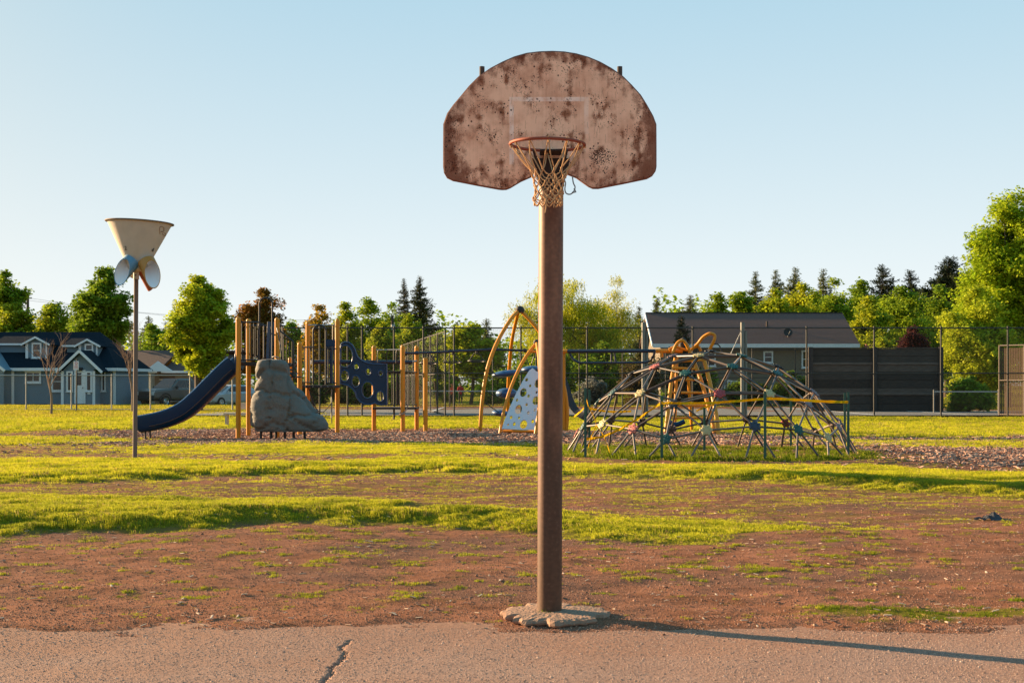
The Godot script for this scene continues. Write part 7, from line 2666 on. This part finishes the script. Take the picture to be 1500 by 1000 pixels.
	var nf := noise(0.03, FastNoiseLite.TYPE_SIMPLEX_SMOOTH, 2, 91)
	for i in 15000:
		var x := r.randf_range(-150, 150)
		var z := -r.randf_range(178, 205)
		var top := 8.0 + nf.get_noise_2d(x, z) * 5.0 + (4.0 if x > 20 else 0.0)
		var y := -0.5 + top * pow(r.randf(), 0.7)
		var s := r.randf_range(0.8, 1.6)
		tf.append(Transform3D(Basis.from_euler(Vector3(r.randf_range(-0.6, 0.6), r.randf() * TAU, r.randf_range(-0.6, 0.6))).scaled(Vector3.ONE * s), Vector3(x, y, z)))
		cl.append(dk.lerp(br, clampf(r.randf() * 0.6 + nf.get_noise_2d(x * 3.0, z * 3.0), 0, 1)))
	tag(copies("far_wood", spray_leaf, M.leaf, self, tf, cl, "stuff"), "far wood closing the view behind houses and courts", "wood")

func _ready() -> void:
	# camera: eye height, level, lens shifted up
	var cam := Camera3D.new()
	cam.name = "camera"
	cam.projection = Camera3D.PROJECTION_FRUSTUM
	cam.near = 0.1
	cam.far = 2000.0
	cam.size = 0.1 * 1000.0 / F
	cam.frustum_offset = Vector2(0, 0.1 * (HY - 500.0) / F)
	cam.position = Vector3(0, EYE, 0)
	add_child(cam)
	cam.current = true
	# sky
	var env := Environment.new()
	env.background_mode = Environment.BG_SKY
	var sky := Sky.new()
	var sm := ProceduralSkyMaterial.new()
	sm.sky_top_color = lin(0.13, 0.475, 0.71).linear_to_srgb()
	sm.sky_horizon_color = lin(1.01, 1.03, 1.0).linear_to_srgb()
	sm.sky_curve = 0.19
	sm.sun_angle_max = 90.0
	sm.sun_curve = 0.28
	sm.ground_bottom_color = lin(0.16, 0.12, 0.07).linear_to_srgb()
	sm.ground_horizon_color = lin(0.3, 0.27, 0.18).linear_to_srgb()
	sm.sky_energy_multiplier = 1.0
	sm.ground_energy_multiplier = 1.0
	sky.sky_material = sm
	env.sky = sky
	env.tonemap_mode = Environment.TONE_MAPPER_LINEAR
	env.tonemap_exposure = 3.5
	env.background_energy_multiplier = 0.288
	env.sdfgi_enabled = true
	env.ssao_enabled = true
	env.ssil_enabled = true
	var we := WorldEnvironment.new()
	we.name = "world"
	we.environment = env
	add_child(we)
	# low evening sun, behind and to the left
	var sun := DirectionalLight3D.new()
	sun.name = "sun"
	sun.light_energy = 1.6
	sun.light_color = lin(1.0, 0.70, 0.40).linear_to_srgb()
	sun.light_angular_distance = 0.5
	sun.shadow_enabled = true
	add_child(sun)
	var elev := deg_to_rad(14.5)
	var to_sun := Vector3(-0.88 * cos(elev), sin(elev), -0.475 * cos(elev))
	sun.look_at_from_position(to_sun * 50.0, Vector3.ZERO, Vector3.UP)
	make_materials()
	M.plank_of = func(c: Color) -> StandardMaterial3D:
		var m: StandardMaterial3D = M.plank.duplicate()
		m.vertex_color_use_as_albedo = false
		m.albedo_color = c.linear_to_srgb()
		return m
	make_ground_plan()
	make_ground()
	make_pavement()
	make_court()
	make_yard_fence()
	make_blue_house()
	make_cream_house()
	make_shingle_house()
	make_trees()
	make_hoop()
	make_funnel()
	make_play_structure()
	make_arch_climbers()
	make_climbing_tower()
	make_dome()
	make_stakes_and_tape()
	make_vehicles()
	make_small_things()
	scatter_grass()
